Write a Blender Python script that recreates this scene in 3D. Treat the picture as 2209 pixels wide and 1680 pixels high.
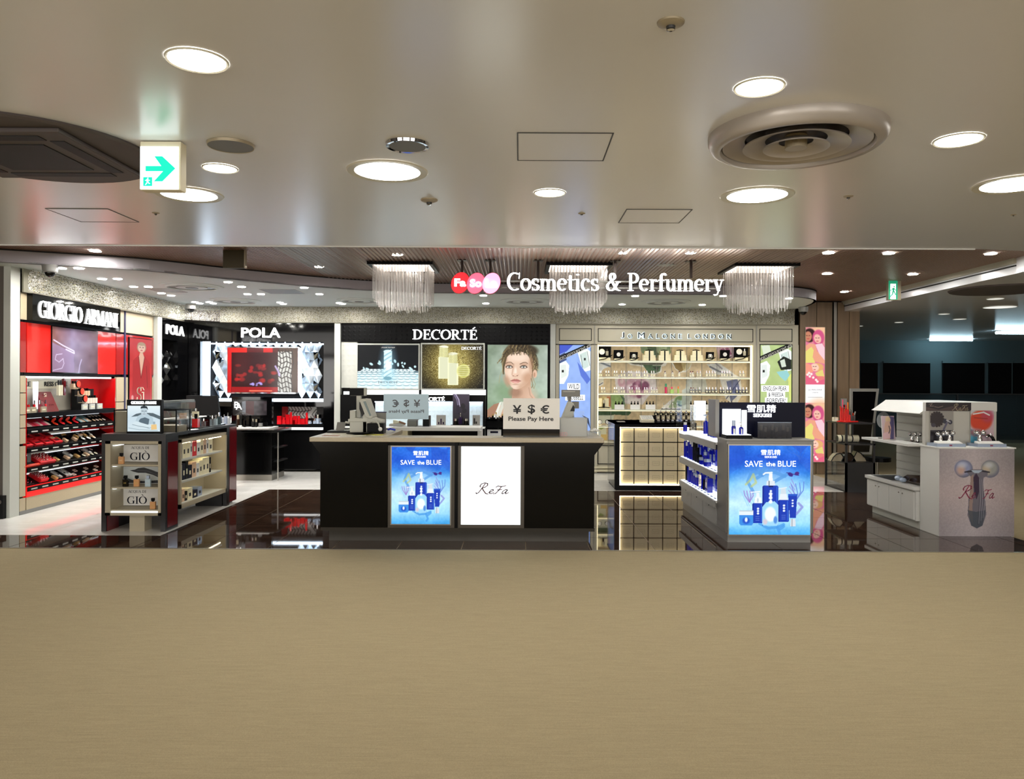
import bpy, math, random
import numpy as np
from mathutils import Vector, Matrix
random.seed(7); rng = np.random.default_rng(7)
sc = bpy.context.scene
for o in list(bpy.data.objects): bpy.data.objects.remove(o)
COL = sc.collection
# ---------------------------------------------------------------- camera
F, CX, CY, EYE, RO = 1650.0, 1120.0, 826.0, 1.6, 0.0045
cam = bpy.data.objects.new('camera', bpy.data.cameras.new('camera')); COL.objects.link(cam)
cam.location = (0, 0, EYE)
cam.rotation_mode = 'XYZ'
cam.matrix_world = Matrix.Translation((0, 0, EYE)) @ Matrix.Rotation(math.pi/2, 4, 'X') @ Matrix.Rotation(RO, 4, 'Z')
cam.data.sensor_width = 36; cam.data.sensor_fit = 'HORIZONTAL'; cam.data.lens = 36*F/2209
cam.data.shift_x = (1104.5-CX)/2209; cam.data.shift_y = (CY-840)/2209
cam.data.clip_end = 100; cam.data.clip_start = .05
sc.camera = cam
# ---------------------------------------------------------------- world, exposure
wd = bpy.data.worlds.new('hall'); sc.world = wd; wd.use_nodes = True
wd.node_tree.nodes['Background'].inputs[0].default_value = (.75, .72, .66, 1)
wd.node_tree.nodes['Background'].inputs[1].default_value = .05
sc.view_settings.view_transform = 'Standard'; sc.view_settings.look = 'None'
sc.view_settings.exposure = 0.0; sc.view_settings.gamma = 1.0; sc.view_settings.use_curve_mapping = False
sc.cycles.use_denoising = True; sc.cycles.use_light_tree = True
sc.cycles.max_bounces = 7; sc.cycles.use_adaptive_sampling = True; sc.cycles.adaptive_threshold = .02; sc.cycles.glossy_bounces = 4; sc.cycles.transmission_bounces = 8; sc.cycles.transparent_max_bounces = 16
sc.cycles.sample_clamp_indirect = 4
sc.cycles.caustics_reflective = False; sc.cycles.caustics_refractive = False
def area(name, loc, sx, sy, power, col=(1, .93, .8), rot=(0, 0, 0), disk=False):
    l = bpy.data.lights.new(name, 'AREA'); l.shape = 'DISK' if disk else 'RECTANGLE'; l.size = sx
    if not disk: l.size_y = sy
    l.energy = power; l.color = col
    o = bpy.data.objects.new(name, l); o.location = loc; o.rotation_euler = rot; COL.objects.link(o); return o
# unseen fill lamps far behind the camera, added to brighten the ceiling
for x_ in (-9, 0, 9): area('ceiling_fill_light', (x_, -8.7, 1.5), 7, 2.4, 330, (1, .97, .93), (math.pi/2, 0, 0))
# ---------------------------------------------------------------- helpers
def W(px, py, d):
    dx, dy = px-CX, py-CY
    return ((dx+dy*RO)/F*d, d, EYE-(dy-dx*RO)/F*d)
def H(px, py, h):            # point on a horizontal plane h above (+) the eye
    dx, dy = px-CX, py-CY
    d = h*F/-(dy-dx*RO)
    return ((dx+dy*RO)/F*d, d)
def lin(c):
    c = np.asarray(c, float)
    if c.max() > 1.0: c = c/255.0
    return np.where(c <= .04045, c/12.92, ((c+.055)/1.055)**2.4)
MATS = {}
def M(name, col=(200, 200, 200), rough=.5, metal=0, emit=0, ecol=None, trans=0, noise=None, bump=None, alpha=1, spec=None, stretch=(1, 1, 1), coat=0, attr=False, ior=1.45):
    if name in MATS: return MATS[name]
    m = bpy.data.materials.new(name); m.use_nodes = True; N = m.node_tree.nodes; L = m.node_tree.links
    p = N['Principled BSDF']; c = [float(v) for v in lin(np.array(col)/255.0)]+[1]
    p.inputs['Base Color'].default_value = c; p.inputs['Roughness'].default_value = rough; p.inputs['Metallic'].default_value = metal
    p.inputs['Transmission Weight'].default_value = trans; p.inputs['Alpha'].default_value = alpha; p.inputs['IOR'].default_value = ior
    if spec is not None: p.inputs['Specular IOR Level'].default_value = spec
    if coat: p.inputs['Coat Weight'].default_value = coat; p.inputs['Coat Roughness'].default_value = .03
    if emit:
        e = [float(v) for v in lin(np.array(ecol or col)/255.0)]+[1]
        p.inputs['Emission Color'].default_value = e; p.inputs['Emission Strength'].default_value = emit
    if attr:
        a = N.new('ShaderNodeVertexColor'); a.layer_name = 'print'
        L.new(a.outputs[0], p.inputs['Base Color'])
        if emit:
            L.new(a.outputs[0], p.inputs['Emission Color'])
            if emit > .7:
                for l in list(p.inputs['Base Color'].links): L.remove(l)
                p.inputs['Base Color'].default_value = (.01, .01, .01, 1); p.inputs['Specular IOR Level'].default_value = .08
    if noise or bump:
        tc = N.new('ShaderNodeTexCoord'); mp = N.new('ShaderNodeMapping'); L.new(tc.outputs['Object'], mp.inputs[0]); mp.inputs['Scale'].default_value = stretch
        nz = N.new('ShaderNodeTexNoise'); L.new(mp.outputs[0], nz.inputs[0]); nz.inputs['Scale'].default_value = (noise or bump)[0]; nz.inputs['Detail'].default_value = 4
        if noise:
            mx = N.new('ShaderNodeMixRGB'); mx.inputs[1].default_value = [v*(1-noise[1]) for v in c[:3]]+[1]; mx.inputs[2].default_value = [min(1, v*(1+noise[1])) for v in c[:3]]+[1]
            L.new(nz.outputs[0], mx.inputs[0]); L.new(mx.outputs[0], p.inputs['Base Color'])
        if bump:
            b = N.new('ShaderNodeBump'); b.inputs['Strength'].default_value = bump[1]; b.inputs['Distance'].default_value = .01
            L.new(nz.outputs[0], b.inputs['Height']); L.new(b.outputs[0], p.inputs['Normal'])
    MATS[name] = m; return m
class B:
    def __init__(s, mat=None): s.v = []; s.f = []; s.mi = []; s.ms = []; s.c = 0; s.smooth = False; s.xf = None; (s.m(mat) if mat else None)
    def m(s, mat):
        if isinstance(mat, str): mat = MATS[mat]
        if mat not in s.ms: s.ms.append(mat)
        s.c = s.ms.index(mat); return s
    def add(s, vs, fs):
        n = len(s.v)
        if s.xf: vs = [s.xf(*p) for p in vs]
        s.v.extend(vs); s.f.extend(tuple(i+n for i in f) for f in fs); s.mi.extend([s.c]*len(fs)); return s
    def box(s, x0, x1, y0, y1, z0, z1):
        return s.add([(x0, y0, z0), (x1, y0, z0), (x1, y1, z0), (x0, y1, z0), (x0, y0, z1), (x1, y0, z1), (x1, y1, z1), (x0, y1, z1)],
                     [(0, 3, 2, 1), (4, 5, 6, 7), (0, 1, 5, 4), (1, 2, 6, 5), (2, 3, 7, 6), (3, 0, 4, 7)])
    def cbox(s, x, y, z, w, d, h): return s.box(x-w/2, x+w/2, y-d/2, y+d/2, z, z+h)
    def prism(s, pts, a, b, ax='y'):     # polygon extruded along an axis from a to b
        n = len(pts)
        f = {'y': lambda p, t: (p[0], t, p[1]), 'x': lambda p, t: (t, p[0], p[1]), 'z': lambda p, t: (p[0], p[1], t)}[ax]
        return s.add([f(p, a) for p in pts]+[f(p, b) for p in pts],
                     [tuple(range(n)), tuple(range(2*n-1, n-1, -1))]+[(i, i+n, (i+1) % n+n, (i+1) % n) for i in range(n)])
    def lathe(s, prof, c=(0, 0, 0), seg=16, ax='z', sx=1, sy=1):
        vs = []; fs = []
        for r, z in prof:
            for k in range(seg):
                a = 2*math.pi*k/seg; u, w = r*math.cos(a)*sx, r*math.sin(a)*sy
                vs.append((c[0]+u, c[1]+w, c[2]+z) if ax == 'z' else (c[0]+u, c[1]+z, c[2]+w) if ax == 'y' else (c[0]+z, c[1]+u, c[2]+w))
        for i in range(len(prof)-1):
            for k in range(seg):
                a, b = i*seg+k, i*seg+(k+1) % seg
                fs.append((a, b, b+seg, a+seg))
        fs.append(tuple(range(seg-1, -1, -1))); fs.append(tuple(range((len(prof)-1)*seg, len(prof)*seg)))
        return s.add(vs, fs)
    def cyl(s, c, r, h, seg=16, ax='z', r2=None): return s.lathe([(r, 0), (r if r2 is None else r2, h)], c, seg, ax)
    def ball(s, c, r, seg=12, sz=1):
        return s.lathe([(max(.001, r*math.sin(t)), -r*sz*math.cos(t)) for t in [math.pi*i/8 for i in range(9)]], c, seg)
    def tube(s, pts, r, seg=8):
        P = [Vector(p) for p in pts]; vs = []; fs = []
        for i, p in enumerate(P):
            t = (P[min(i+1, len(P)-1)]-P[max(i-1, 0)]).normalized()
            u = t.cross(Vector((0, 0, 1)) if abs(t.z) < .9 else Vector((1, 0, 0))).normalized(); w = t.cross(u)
            for k in range(seg):
                a = 2*math.pi*k/seg; q = p+u*(r*math.cos(a))+w*(r*math.sin(a)); vs.append(tuple(q))
        for i in range(len(P)-1):
            for k in range(seg):
                a, b = i*seg+k, i*seg+(k+1) % seg; fs.append((a, b, b+seg, a+seg))
        fs.append(tuple(range(seg-1, -1, -1))); fs.append(tuple(range((len(P)-1)*seg, len(P)*seg)))
        return s.add(vs, fs)
    def build(s, name, parent=None, bevel=0, smooth=False, kind=None, label=None):
        me = bpy.data.meshes.new(name)
        V = np.array(s.v, float)
        if parent is not None: o0 = np.array(WL[parent.name])
        else: o0 = np.array([(V[:, 0].min()+V[:, 0].max())/2, (V[:, 1].min()+V[:, 1].max())/2, V[:, 2].min()])
        me.from_pydata((V-o0).tolist(), [], s.f)
        for m in s.ms: me.materials.append(m)
        if len(s.ms) > 1: me.polygons.foreach_set('material_index', s.mi)
        if smooth: me.polygons.foreach_set('use_smooth', [True]*len(s.f))
        me.update()
        o = bpy.data.objects.new(name, me); COL.objects.link(o)
        if parent is not None: o.parent = parent; WL[o.name] = tuple(o0)
        else: o.location = o0; WL[o.name] = tuple(o0)
        if smooth: 
            try: me.set_sharp_from_angle(angle=math.radians(40))
            except Exception: pass
        if bevel:
            md = o.modifiers.new('b', 'BEVEL'); md.width = bevel; md.segments = 2; md.limit_method = 'ANGLE'
        if kind: o['kind'] = kind
        if label: o['label'] = label
        return o
WL = {}
def tag(o, label, cat, group=None, kind=None):
    o['label'] = label; o['category'] = cat
    if group: o['group'] = group
    if kind: o['kind'] = kind
    return o
def thing(name, label, cat, loc=(0, 0, 0), group=None):
    o = bpy.data.objects.new(name, None); COL.objects.link(o); o.location = loc; o.empty_display_size = .1
    WL[o.name] = tuple(loc); return tag(o, label, cat, group)
def struct(o): o['kind'] = 'structure'; return o
def dup(src, loc, label=None, group=None, rz=None, sc_=None):
    r = src.copy(); COL.objects.link(r); r.location = loc
    if rz is not None: r.rotation_euler = (0, 0, rz)
    if sc_ is not None: r.scale = sc_ if hasattr(sc_, '__len__') else (sc_,)*3
    if label: r['label'] = label
    if group: r['group'] = group
    for ch in list(src.children):
        c = ch.copy(); COL.objects.link(c); c.parent = r
        for g in ch.children:
            d = g.copy(); COL.objects.link(d); d.parent = c
    return r
ORD = 'first second third fourth fifth sixth seventh eighth ninth tenth eleventh twelfth thirteenth fourteenth fifteenth sixteenth seventeenth eighteenth nineteenth twentieth'.split()
def ordn(i):
    if i < 20: return ORD[i]
    return ('twenty-' if i < 29 else 'thirty-' if i >= 30 else 'thirtieth')+(ORD[i % 10] if i != 29 else '')
UX, UY, UZ = (1, 0, 0), (0, 1, 0), (0, 0, 1)
def frame3(o, u, v=UZ):
    o, u, v = Vector(o), Vector(u).normalized(), Vector(v).normalized(); n = u.cross(v)
    return lambda x, y, z=0: tuple(o+u*x+v*y+n*z)
FCACHE = {}
def font2d(body, bold=0, space=1.0):
    k = (body, bold, space)
    if k in FCACHE: return FCACHE[k]
    c = bpy.data.curves.new('f', 'FONT'); c.body = body; c.offset = bold; c.resolution_u = 3; c.space_character = space; c.align_x = 'CENTER'; c.space_line = .95
    o = bpy.data.objects.new('f', c); COL.objects.link(o); bpy.context.view_layer.update()
    me = bpy.data.meshes.new_from_object(o.evaluated_get(bpy.context.evaluated_depsgraph_get()))
    V = [tuple(v.co) for v in me.vertices]; Fc = [tuple(p.vertices) for p in me.polygons]
    bpy.data.objects.remove(o); bpy.data.curves.remove(c); bpy.data.meshes.remove(me)
    FCACHE[k] = (V, Fc); return V, Fc
def put2d(V, Fc, fr, w, h, depth, mat, flip=False, solid=True):
    """2-D outline mesh fitted to a w x h rectangle centred on fr's origin, given a small thickness"""
    A = np.array(V, float); x0, x1, y0, y1 = A[:, 0].min(), A[:, 0].max(), A[:, 1].min(), A[:, 1].max()
    sx = (w/(x1-x0)) if w else h/(y1-y0); sy = (h/(y1-y0)) if h else sx
    if flip: sx = -sx
    b = B(mat); P = [((p[0]-(x0+x1)/2)*sx, (p[1]-(y0+y1)/2)*sy) for p in V]; n = len(P)
    vs = [fr(p[0], p[1], depth) for p in P]
    fs = list(Fc)
    if solid:
        vs += [fr(p[0], p[1], 0) for p in P]
        cnt = {}
        for f in Fc:
            for i in range(len(f)):
                e = (f[i], f[(i+1) % len(f)]); cnt[e] = 1
        for (a, c) in cnt:
            if (c, a) not in cnt: fs.append((a, a+n, c+n, c))
    b.add(vs, fs); return b
def text(body, o, u, w, h, mat, parent=None, name='lettering', depth=.004, bold=0, space=1.0, flip=False, v=UZ, solid=True):
    V, Fc = font2d(body, bold, space)
    return put2d(V, Fc, frame3(o, u, v), w, h, depth, mat, flip, solid).build(name, parent)
# ---- serif / script letters drawn with a broad elliptical nib
def A_(cx, cy, rx, ry, a0, a1, n=14): return [(cx+rx*math.cos(math.radians(a0+(a1-a0)*i/n)), cy+ry*math.sin(math.radians(a0+(a1-a0)*i/n))) for i in range(n+1)]
def sf(x, y, w=.13): return (.25, [(x-w, y), (x+w, y)])
G = {
 'A': (.78, [(.35, [(.08, 0), (.4, 1)]), (1, [(.4, .97), (.7, 0)]), (.3, [(.19, .34), (.58, .34)]), sf(.08, 0), sf(.7, 0, .15)]),
 'B': (.68, [(1, [(.17, 0), (.17, 1)]), (.9, [(.17, 1), (.34, 1)]+A_(.34, .76, .2, .24, 90, -90)+[(.17, .52)]), (1, [(.17, .52), (.36, .52)]+A_(.36, .26, .24, .26, 90, -90)+[(.17, 0)]), sf(.14, 0), sf(.14, 1)]),
 'C': (.78, [(1, A_(.44, .5, .36, .5, 62, 300, 22)), (.3, [(.72, 1.0), (.7, .68)])]),
 'D': (.84, [(1, [(.17, 0), (.17, 1)]), (1, [(.17, 1), (.34, 1)]+A_(.34, .5, .38, .5, 90, -90, 20)+[(.17, 0)]), sf(.14, 0), sf(.14, 1)]),
 'E': (.68, [(1, [(.17, 0), (.17, 1)]), (.4, [(.06, 1), (.57, 1), (.57, .82)]), (.4, [(.17, .52), (.46, .52)]), (.3, [(.46, .42), (.46, .63)]), (.4, [(.06, 0), (.6, 0), (.62, .2)])]),
 'F': (.64, [(1, [(.17, 0), (.17, 1)]), (.4, [(.06, 1), (.57, 1), (.57, .82)]), (.4, [(.17, .52), (.46, .52)]), sf(.17, 0)]),
 'G': (.86, [(1, A_(.44, .5, .36, .5, 62, 300, 22)), (.3, [(.72, 1.0), (.7, .68)]), (1, [(.7, .42), (.7, .05)]), (.3, [(.55, .42), (.82, .42)])]),
 'I': (.4, [(1, [(.2, 0), (.2, 1)]), sf(.2, 0, .16), sf(.2, 1, .16)]),
 'L': (.62, [(1, [(.17, 0), (.17, 1)]), sf(.17, 1, .15), (.4, [(.04, 0), (.55, 0), (.57, .22)])]),
 'M': (.98, [(.35, [(.13, 0), (.13, 1)]), (1, [(.13, 1), (.47, .03)]), (.35, [(.47, .03), (.8, 1)]), (1, [(.82, 1), (.82, 0)]), sf(.13, 0, .11), sf(.82, 0, .15), sf(.09, 1, .09), sf(.86, 1, .1)]),
 'N': (.86, [(.35, [(.14, 0), (.14, 1)]), (1, [(.13, 1), (.7, 0)]), (.35, [(.7, 0), (.7, 1)]), sf(.14, 0, .12), sf(.7, 1, .12), sf(.1, 1, .1)]),
 'O': (.88, [(1, A_(.44, .5, .36, .5, 0, 360, 28))]),
 'P': (.66, [(1, [(.17, 0), (.17, 1)]), (1, [(.17, 1), (.34, 1)]+A_(.34, .73, .23, .27, 90, -90)+[(.17, .46)]), sf(.17, 0, .16), sf(.14, 1)]),
 'Q': (.88, [(1, A_(.44, .5, .36, .5, 0, 360, 28)), (.7, [(.45, .05), (.62, -.12), (.82, -.2)])]),
 'R': (.78, [(1, [(.17, 0), (.17, 1)]), (1, [(.17, 1), (.34, 1)]+A_(.34, .75, .21, .25, 90, -90)+[(.17, .5)]), (1, [(.36, .5), (.62, .02), (.76, 0)]), sf(.17, 0, .15), sf(.14, 1)]),
 'S': (.6, [(1, A_(.3, .75, .2, .25, 30, 270, 12)+A_(.3, .25, .22, .25, 90, -150, 12)), (.3, [(.5, 1), (.49, .75)]), (.3, [(.08, 0), (.09, .26)])]),
 'T': (.72, [(1, [(.36, 0), (.36, 1)]), (.4, [(.05, .8), (.05, 1), (.67, 1), (.67, .8)]), sf(.36, 0, .16)]),
 'U': (.82, [(1, [(.17, 1), (.17, .28)]+A_(.4, .28, .23, .28, 180, 270, 8)), (.4, A_(.4, .28, .24, .28, 270, 360, 8)+[(.64, 1)]), sf(.17, 1), sf(.64, 1, .11)]),
 'V': (.76, [(1, [(.1, 1), (.38, 0)]), (.35, [(.38, 0), (.66, 1)]), sf(.12, 1, .14), sf(.64, 1, .1)]),
 'a': (.58, [(1, [(.42, 0), (.42, .48)]), (.5, A_(.26, .46, .16, .2, 0, 150, 8)), (.8, A_(.24, .17, .16, .17, 60, 330, 12)), (.5, [(.42, .04), (.56, .03)])]),
 'c': (.56, [(1, A_(.3, .33, .22, .33, 55, 305, 14)), (1.1, [(.44, .52), (.45, .54)])]),
 'e': (.6, [(1, A_(.3, .33, .22, .33, 20, 310, 16)), (.4, [(.1, .37), (.5, .37), (.5, .44)])]),
 'f': (.42, [(1, [(.18, 0), (.18, .8)]+A_(.34, .8, .16, .2, 180, 70, 6)), (.35, [(.03, .62), (.36, .62)]), sf(.18, 0, .14), (1.1, [(.42, .92), (.43, .92)])]),
 'h': (.66, [(1, [(.15, 0), (.15, 1)]), (1, [(.17, .45)]+A_(.33, .42, .17, .22, 150, 0, 8)+[(.5, 0)]), sf(.15, 0, .13), sf(.5, 0, .13), sf(.1, 1, .08)]),
 'i': (.36, [(1, [(.18, 0), (.18, .64)]), sf(.18, 0, .14), sf(.12, .64, .1), (1.2, [(.18, .9), (.18, .93)])]),
 'm': (1.0, [(1, [(.15, 0), (.15, .64)]), (1, [(.17, .45)]+A_(.32, .42, .17, .22, 150, 0, 8)+[(.49, 0)]), (1, [(.51, .45)]+A_(.66, .42, .17, .22, 150, 0, 8)+[(.83, 0)]), sf(.15, 0, .12), sf(.49, 0, .12), sf(.83, 0, .12), sf(.1, .64, .08)]),
 'o': (.62, [(1, A_(.31, .33, .24, .33, 0, 360, 20))]),
 'r': (.5, [(1, [(.16, 0), (.16, .64)]), (.6, [(.18, .42)]+A_(.34, .42, .16, .22, 160, 70, 5)), (1.1, [(.42, .55), (.43, .55)]), sf(.16, 0, .14), sf(.1, .64, .09)]),
 's': (.5, [(1, A_(.25, .49, .15, .165, 40, 270, 9)+A_(.25, .165, .17, .165, 90, -140, 9)), (.3, [(.4, .64), (.4, .48)]), (.3, [(.08, 0), (.08, .17)])]),
 't': (.42, [(1, [(.17, .85), (.17, .14)]+A_(.3, .14, .13, .14, 180, 290, 6)), (.35, [(.03, .62), (.38, .62)])]),
 'u': (.68, [(1, [(.15, .64), (.15, .22)]+A_(.32, .22, .17, .22, 180, 340, 8)), (1, [(.5, .64), (.5, 0)]), sf(.1, .64, .09), sf(.45, .64, .09), sf(.56, 0, .08)]),
 'y': (.62, [(1, [(.12, .64), (.32, .02)]), (.4, [(.52, .64), (.32, .02), (.24, -.2), (.1, -.26)]), (1, [(.09, -.22), (.12, -.24)]), sf(.14, .64, .14), sf(.5, .64, .11)]),
 '&': (.86, [(1, [(.78, 0), (.62, .06), (.28, .66)]+A_(.38, .8, .13, .2, 200, -30, 10)+[(.2, .46)]+A_(.3, .24, .22, .24, 150, 330, 10)+[(.66, .44), (.7, .5)]), (.3, [(.58, .5), (.84, .5)])]),
 ' ': (.4, []),
 # script R, e, F, a
 '1': (1.0, [(.8, [(.12, .62), (.06, .72), (.12, .9), (.36, 1), (.62, .94), (.68, .76), (.5, .58), (.3, .52), (.5, .3), (.78, .02), (1.0, -.04)]), (.8, [(.42, .92), (.3, .5), (.16, .1), (.02, 0), (-.06, .08)])]),
 '2': (.42, [(.6, [(.02, .1), (.2, .18), (.36, .3), (.3, .4), (.16, .36), (.08, .18), (.14, .02), (.3, .02), (.46, .14)])]),
 '3': (.72, [(.6, [(.08, .6), (.2, .72), (.5, .66), (.86, .74)]), (.8, [(.52, .68), (.4, .3), (.24, .02), (.06, 0)]), (.5, [(.26, .36), (.62, .4)])]),
 '4': (.5, [(.6, [(.44, .34), (.28, .4), (.1, .24), (.06, .06), (.16, .0), (.32, .12), (.44, .36)]), (.7, [(.44, .36), (.36, .1), (.42, 0), (.6, .1)])]),
}
def hull(P):
    P = sorted(set(P))
    def half(Q):
        h = []
        for p in Q:
            while len(h) > 1 and (h[-1][0]-h[-2][0])*(p[1]-h[-2][1])-(h[-1][1]-h[-2][1])*(p[0]-h[-2][0]) <= 0: h.pop()
            h.append(p)
        return h
    a, b = half(P), half(P[::-1]); return a[:-1]+b[:-1]
def nib(body, a=.085, b=.022, track=0.0, slant=0):
    V = []; Fc = []; x = 0; small = False
    for ch in body:
        acc = None
        if ch == 'É': ch = 'E'; acc = [(.3, 1.14), (.46, 1.3)]
        if ch == 'Ò': ch = 'O'; acc = [(.34, 1.3), (.48, 1.14)]
        if ch == 'ì': ch = 'i'; acc = [(.08, 1.0), (.22, .82)]
        w, st = G[ch]
        if acc: st = [s for s in st if not (ch == 'i' and s[0] == 1.2)]+[(.6, acc)]
        for k, pts in st:
            aa = max(a*k, b)
            for p, q in zip(pts[:-1], pts[1:]):
                E = [(c[0]+aa*math.cos(t*math.pi/5), c[1]+b*math.sin(t*math.pi/5)) for c in (p, q) for t in range(10)]
                h = hull([(round(e[0]+x+slant*e[1], 5), round(e[1], 5)) for e in E]); n = len(V)
                V += [(p_[0], p_[1], 0) for p_ in h]; Fc.append(tuple(range(n, n+len(h))))
        x += w+track
    return V, Fc
def serif(body, o, u, w, h, mat, parent=None, name='lettering', depth=.004, a=.085, b=.022, track=0, slant=0, v=UZ):
    V, Fc = nib(body, a, b, track, slant)
    return put2d(V, Fc, frame3(o, u, v), w, h, depth, mat).build(name, parent)
# ---- painted flat prints: colours on the points of a fine flat grid
class Canvas:
    def __init__(s, x0, y0, x1, y1, res=1.0, col=(255, 255, 255)):
        s.x0, s.y0, s.x1, s.y1 = x0, y0, x1, y1; s.w = max(2, int((x1-x0)*res)); s.h = max(2, int((y1-y0)*res))
        s.X, s.Y = np.meshgrid(np.linspace(x0, x1, s.w), np.linspace(y0, y1, s.h)); s.a = np.zeros((s.h, s.w, 3))+np.array(col)/255.0
    def mix(s, k, col): k = np.clip(k, 0, 1)[..., None]; s.a = s.a*(1-k)+np.array(col)/255.0*k; return s
    def grad(s, stops, ax='y'):
        t = s.Y if ax == 'y' else s.X; xs = [q[0] for q in stops]
        s.a = np.stack([np.interp(t, xs, [q[1][i]/255.0 for q in stops]) for i in range(3)], -1); return s
    def ell(s, cx, cy, rx, ry, col, soft=.15, al=1, rot=0):
        c, n = math.cos(math.radians(rot)), math.sin(math.radians(rot)); dx, dy = s.X-cx, s.Y-cy
        r = np.sqrt(((dx*c+dy*n)/rx)**2+((-dx*n+dy*c)/ry)**2); return s.mix(np.clip((1-r)/soft+.5, 0, 1)*al, col)
    def poly(s, pts, col, al=1):
        ins = np.zeros(s.X.shape, bool); n = len(pts)
        for i in range(n):
            (xa, ya), (xb, yb) = pts[i], pts[(i+1) % n]
            if ya == yb: continue
            ins ^= ((ya > s.Y) != (yb > s.Y)) & (s.X < (xb-xa)*(s.Y-ya)/(yb-ya)+xa)
        return s.mix(ins*float(al), col)
    def rect(s, x0, y0, x1, y1, col, al=1): return s.mix(((s.X >= x0) & (s.X <= x1) & (s.Y >= y0) & (s.Y <= y1))*float(al), col)
    def line(s, pts, w, col, al=1):
        k = np.zeros(s.X.shape)
        for (xa, ya), (xb, yb) in zip(pts[:-1], pts[1:]):
            L2 = (xb-xa)**2+(yb-ya)**2+1e-9; t = np.clip(((s.X-xa)*(xb-xa)+(s.Y-ya)*(yb-ya))/L2, 0, 1)
            d = np.hypot(s.X-xa-t*(xb-xa), s.Y-ya-t*(yb-ya)); k = np.maximum(k, np.clip(w/2-d+.5, 0, 1))
        return s.mix(k*al, col)
    def noise(s, cell, amp, col=None, thr=None, mask=None):
        gx, gy = (s.X-s.x0)/cell, (s.Y-s.y0)/cell; g = rng.random((int(gy.max())+3, int(gx.max())+3))
        i, j = gy.astype(int), gx.astype(int); fy, fx = gy-i, gx-j
        n = (g[i, j]*(1-fx)+g[i, j+1]*fx)*(1-fy)+(g[i+1, j]*(1-fx)+g[i+1, j+1]*fx)*fy
        if mask is not None: amp = amp*mask
        if col is None: s.a = np.clip(s.a+((n-.5)*2*amp)[..., None], 0, 1); return s
        return s.mix((n > thr)*amp if thr else n*amp, col)
    def put(s, name, o, u, Wd, Hd, mat, parent, v=UZ, label=None):      # o: lower-left corner
        fr = frame3(o, u, v); o_, u_, v_ = Vector(o), Vector(u).normalized(), Vector(v).normalized()
        jx, iy = np.meshgrid(np.arange(s.w)/(s.w-1)*Wd, (1-np.arange(s.h)/(s.h-1))*Hd)
        P = np.array(o_)+jx[..., None]*np.array(u_)+iy[..., None]*np.array(v_); P = P.reshape(-1, 3)
        if parent is not None: P = P-np.array(WL[parent.name])
        n = s.w*s.h; me = bpy.data.meshes.new(name); idx = np.arange(n).reshape(s.h, s.w)
        q = np.stack([idx[1:, :-1], idx[1:, 1:], idx[:-1, 1:], idx[:-1, :-1]], -1).reshape(-1, 4)
        me.vertices.add(n); me.vertices.foreach_set('co', P.ravel().astype(np.float32))
        me.loops.add(q.size); me.loops.foreach_set('vertex_index', q.ravel().astype(np.int32))
        me.polygons.add(len(q)); me.polygons.foreach_set('loop_start', (np.arange(len(q))*4).astype(np.int32))
        me.update(calc_edges=True)
        ca = me.color_attributes.new('print', 'FLOAT_COLOR', 'POINT'); L = lin(np.clip(s.a, 0, 1)).reshape(-1, 3)
        ca.data.foreach_set('color', np.concatenate([L, np.ones((n, 1))], 1).ravel().astype(np.float32))
        me.materials.append(mat); ob = bpy.data.objects.new(name, me); COL.objects.link(ob)
        if parent is not None: ob.parent = parent; WL[ob.name] = WL[parent.name]
        if label: ob['label'] = label
        return ob
# ================================================================ materials
M('ceiling_paint', (238, 238, 240), .24, spec=1.0, bump=(2.5, .03), ior=1.6)
M('inner_ceiling', (216, 222, 217), .6)
M('fascia', (176, 170, 176), .6)
M('conc_ceiling', (150, 145, 136), .45)
M('black', (5, 5, 6), .35, spec=.12); M('black_gloss', (5, 5, 6), .05, spec=.5); M('soft_black', (14, 14, 15), .5, spec=.25); M('led', (245, 250, 255), .5, emit=6); M('led_warm', (255, 240, 205), .5, emit=9); M('print_white', (250, 252, 255), .5, emit=1.0)
M('white', (232, 232, 228), .4); M('white_gloss', (236, 236, 234), .12); M('grey', (120, 120, 118), .5); M('dark_grey', (58, 57, 56), .5)
M('mid_grey', (150, 149, 145), .45); M('champagne', (168, 156, 132), .42, metal=.25); M('steel', (150, 146, 138), .28, metal=.9); M('steel_dark', (62, 59, 54), .3, metal=.8); M('chrome', (225, 225, 228), .06, metal=1)
M('beige', (182, 168, 140), .55, noise=(60, .08)); M('cream', (232, 224, 196), .5); M('red', (205, 18, 20), .12, coat=.6); M('red_dark', (96, 14, 20), .15, coat=.4)
M('red_glow', (225, 20, 18), .3, emit=.55); M('wall_grey', (96, 90, 84), .7); M('pilaster', (196, 198, 190), .5)
M('jm_frame', (186, 180, 160), .5); M('olive', (70, 62, 44), .7); M('cassette', (84, 76, 74), .6); M('cassette_dark', (14, 13, 14), .6)
M('lamp', (255, 251, 243), .5, emit=46); M('lamp_small', (255, 251, 244), .5, emit=34); M("lamp_tiny", (255, 252, 246), .5, emit=420)
M('lamp_ring', (205, 200, 180), .35); M('sign_white', (255, 255, 255), .5, emit=4); M('sign_bright', (255, 253, 250), .5, emit=10); M('chandelier_light', (255, 240, 228), .5, emit=2.2); M('glow_white', (240, 248, 255), .5, emit=1.6); M('glow_soft', (245, 248, 250), .5, emit=1.0)
M('glow_warm', (255, 240, 196), .5, emit=2.2); M('print', attr=True, rough=.35); M('print_lit', attr=True, rough=.25, emit=1.12); M('print_dim', attr=True, rough=.15, emit=.35)
M('ink', (14, 14, 16), .5); M('ink_grey', (92, 92, 96), .5); M('ink_mid', (120, 100, 104), .5); M('ink_wine', (120, 40, 70), .5)
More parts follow.
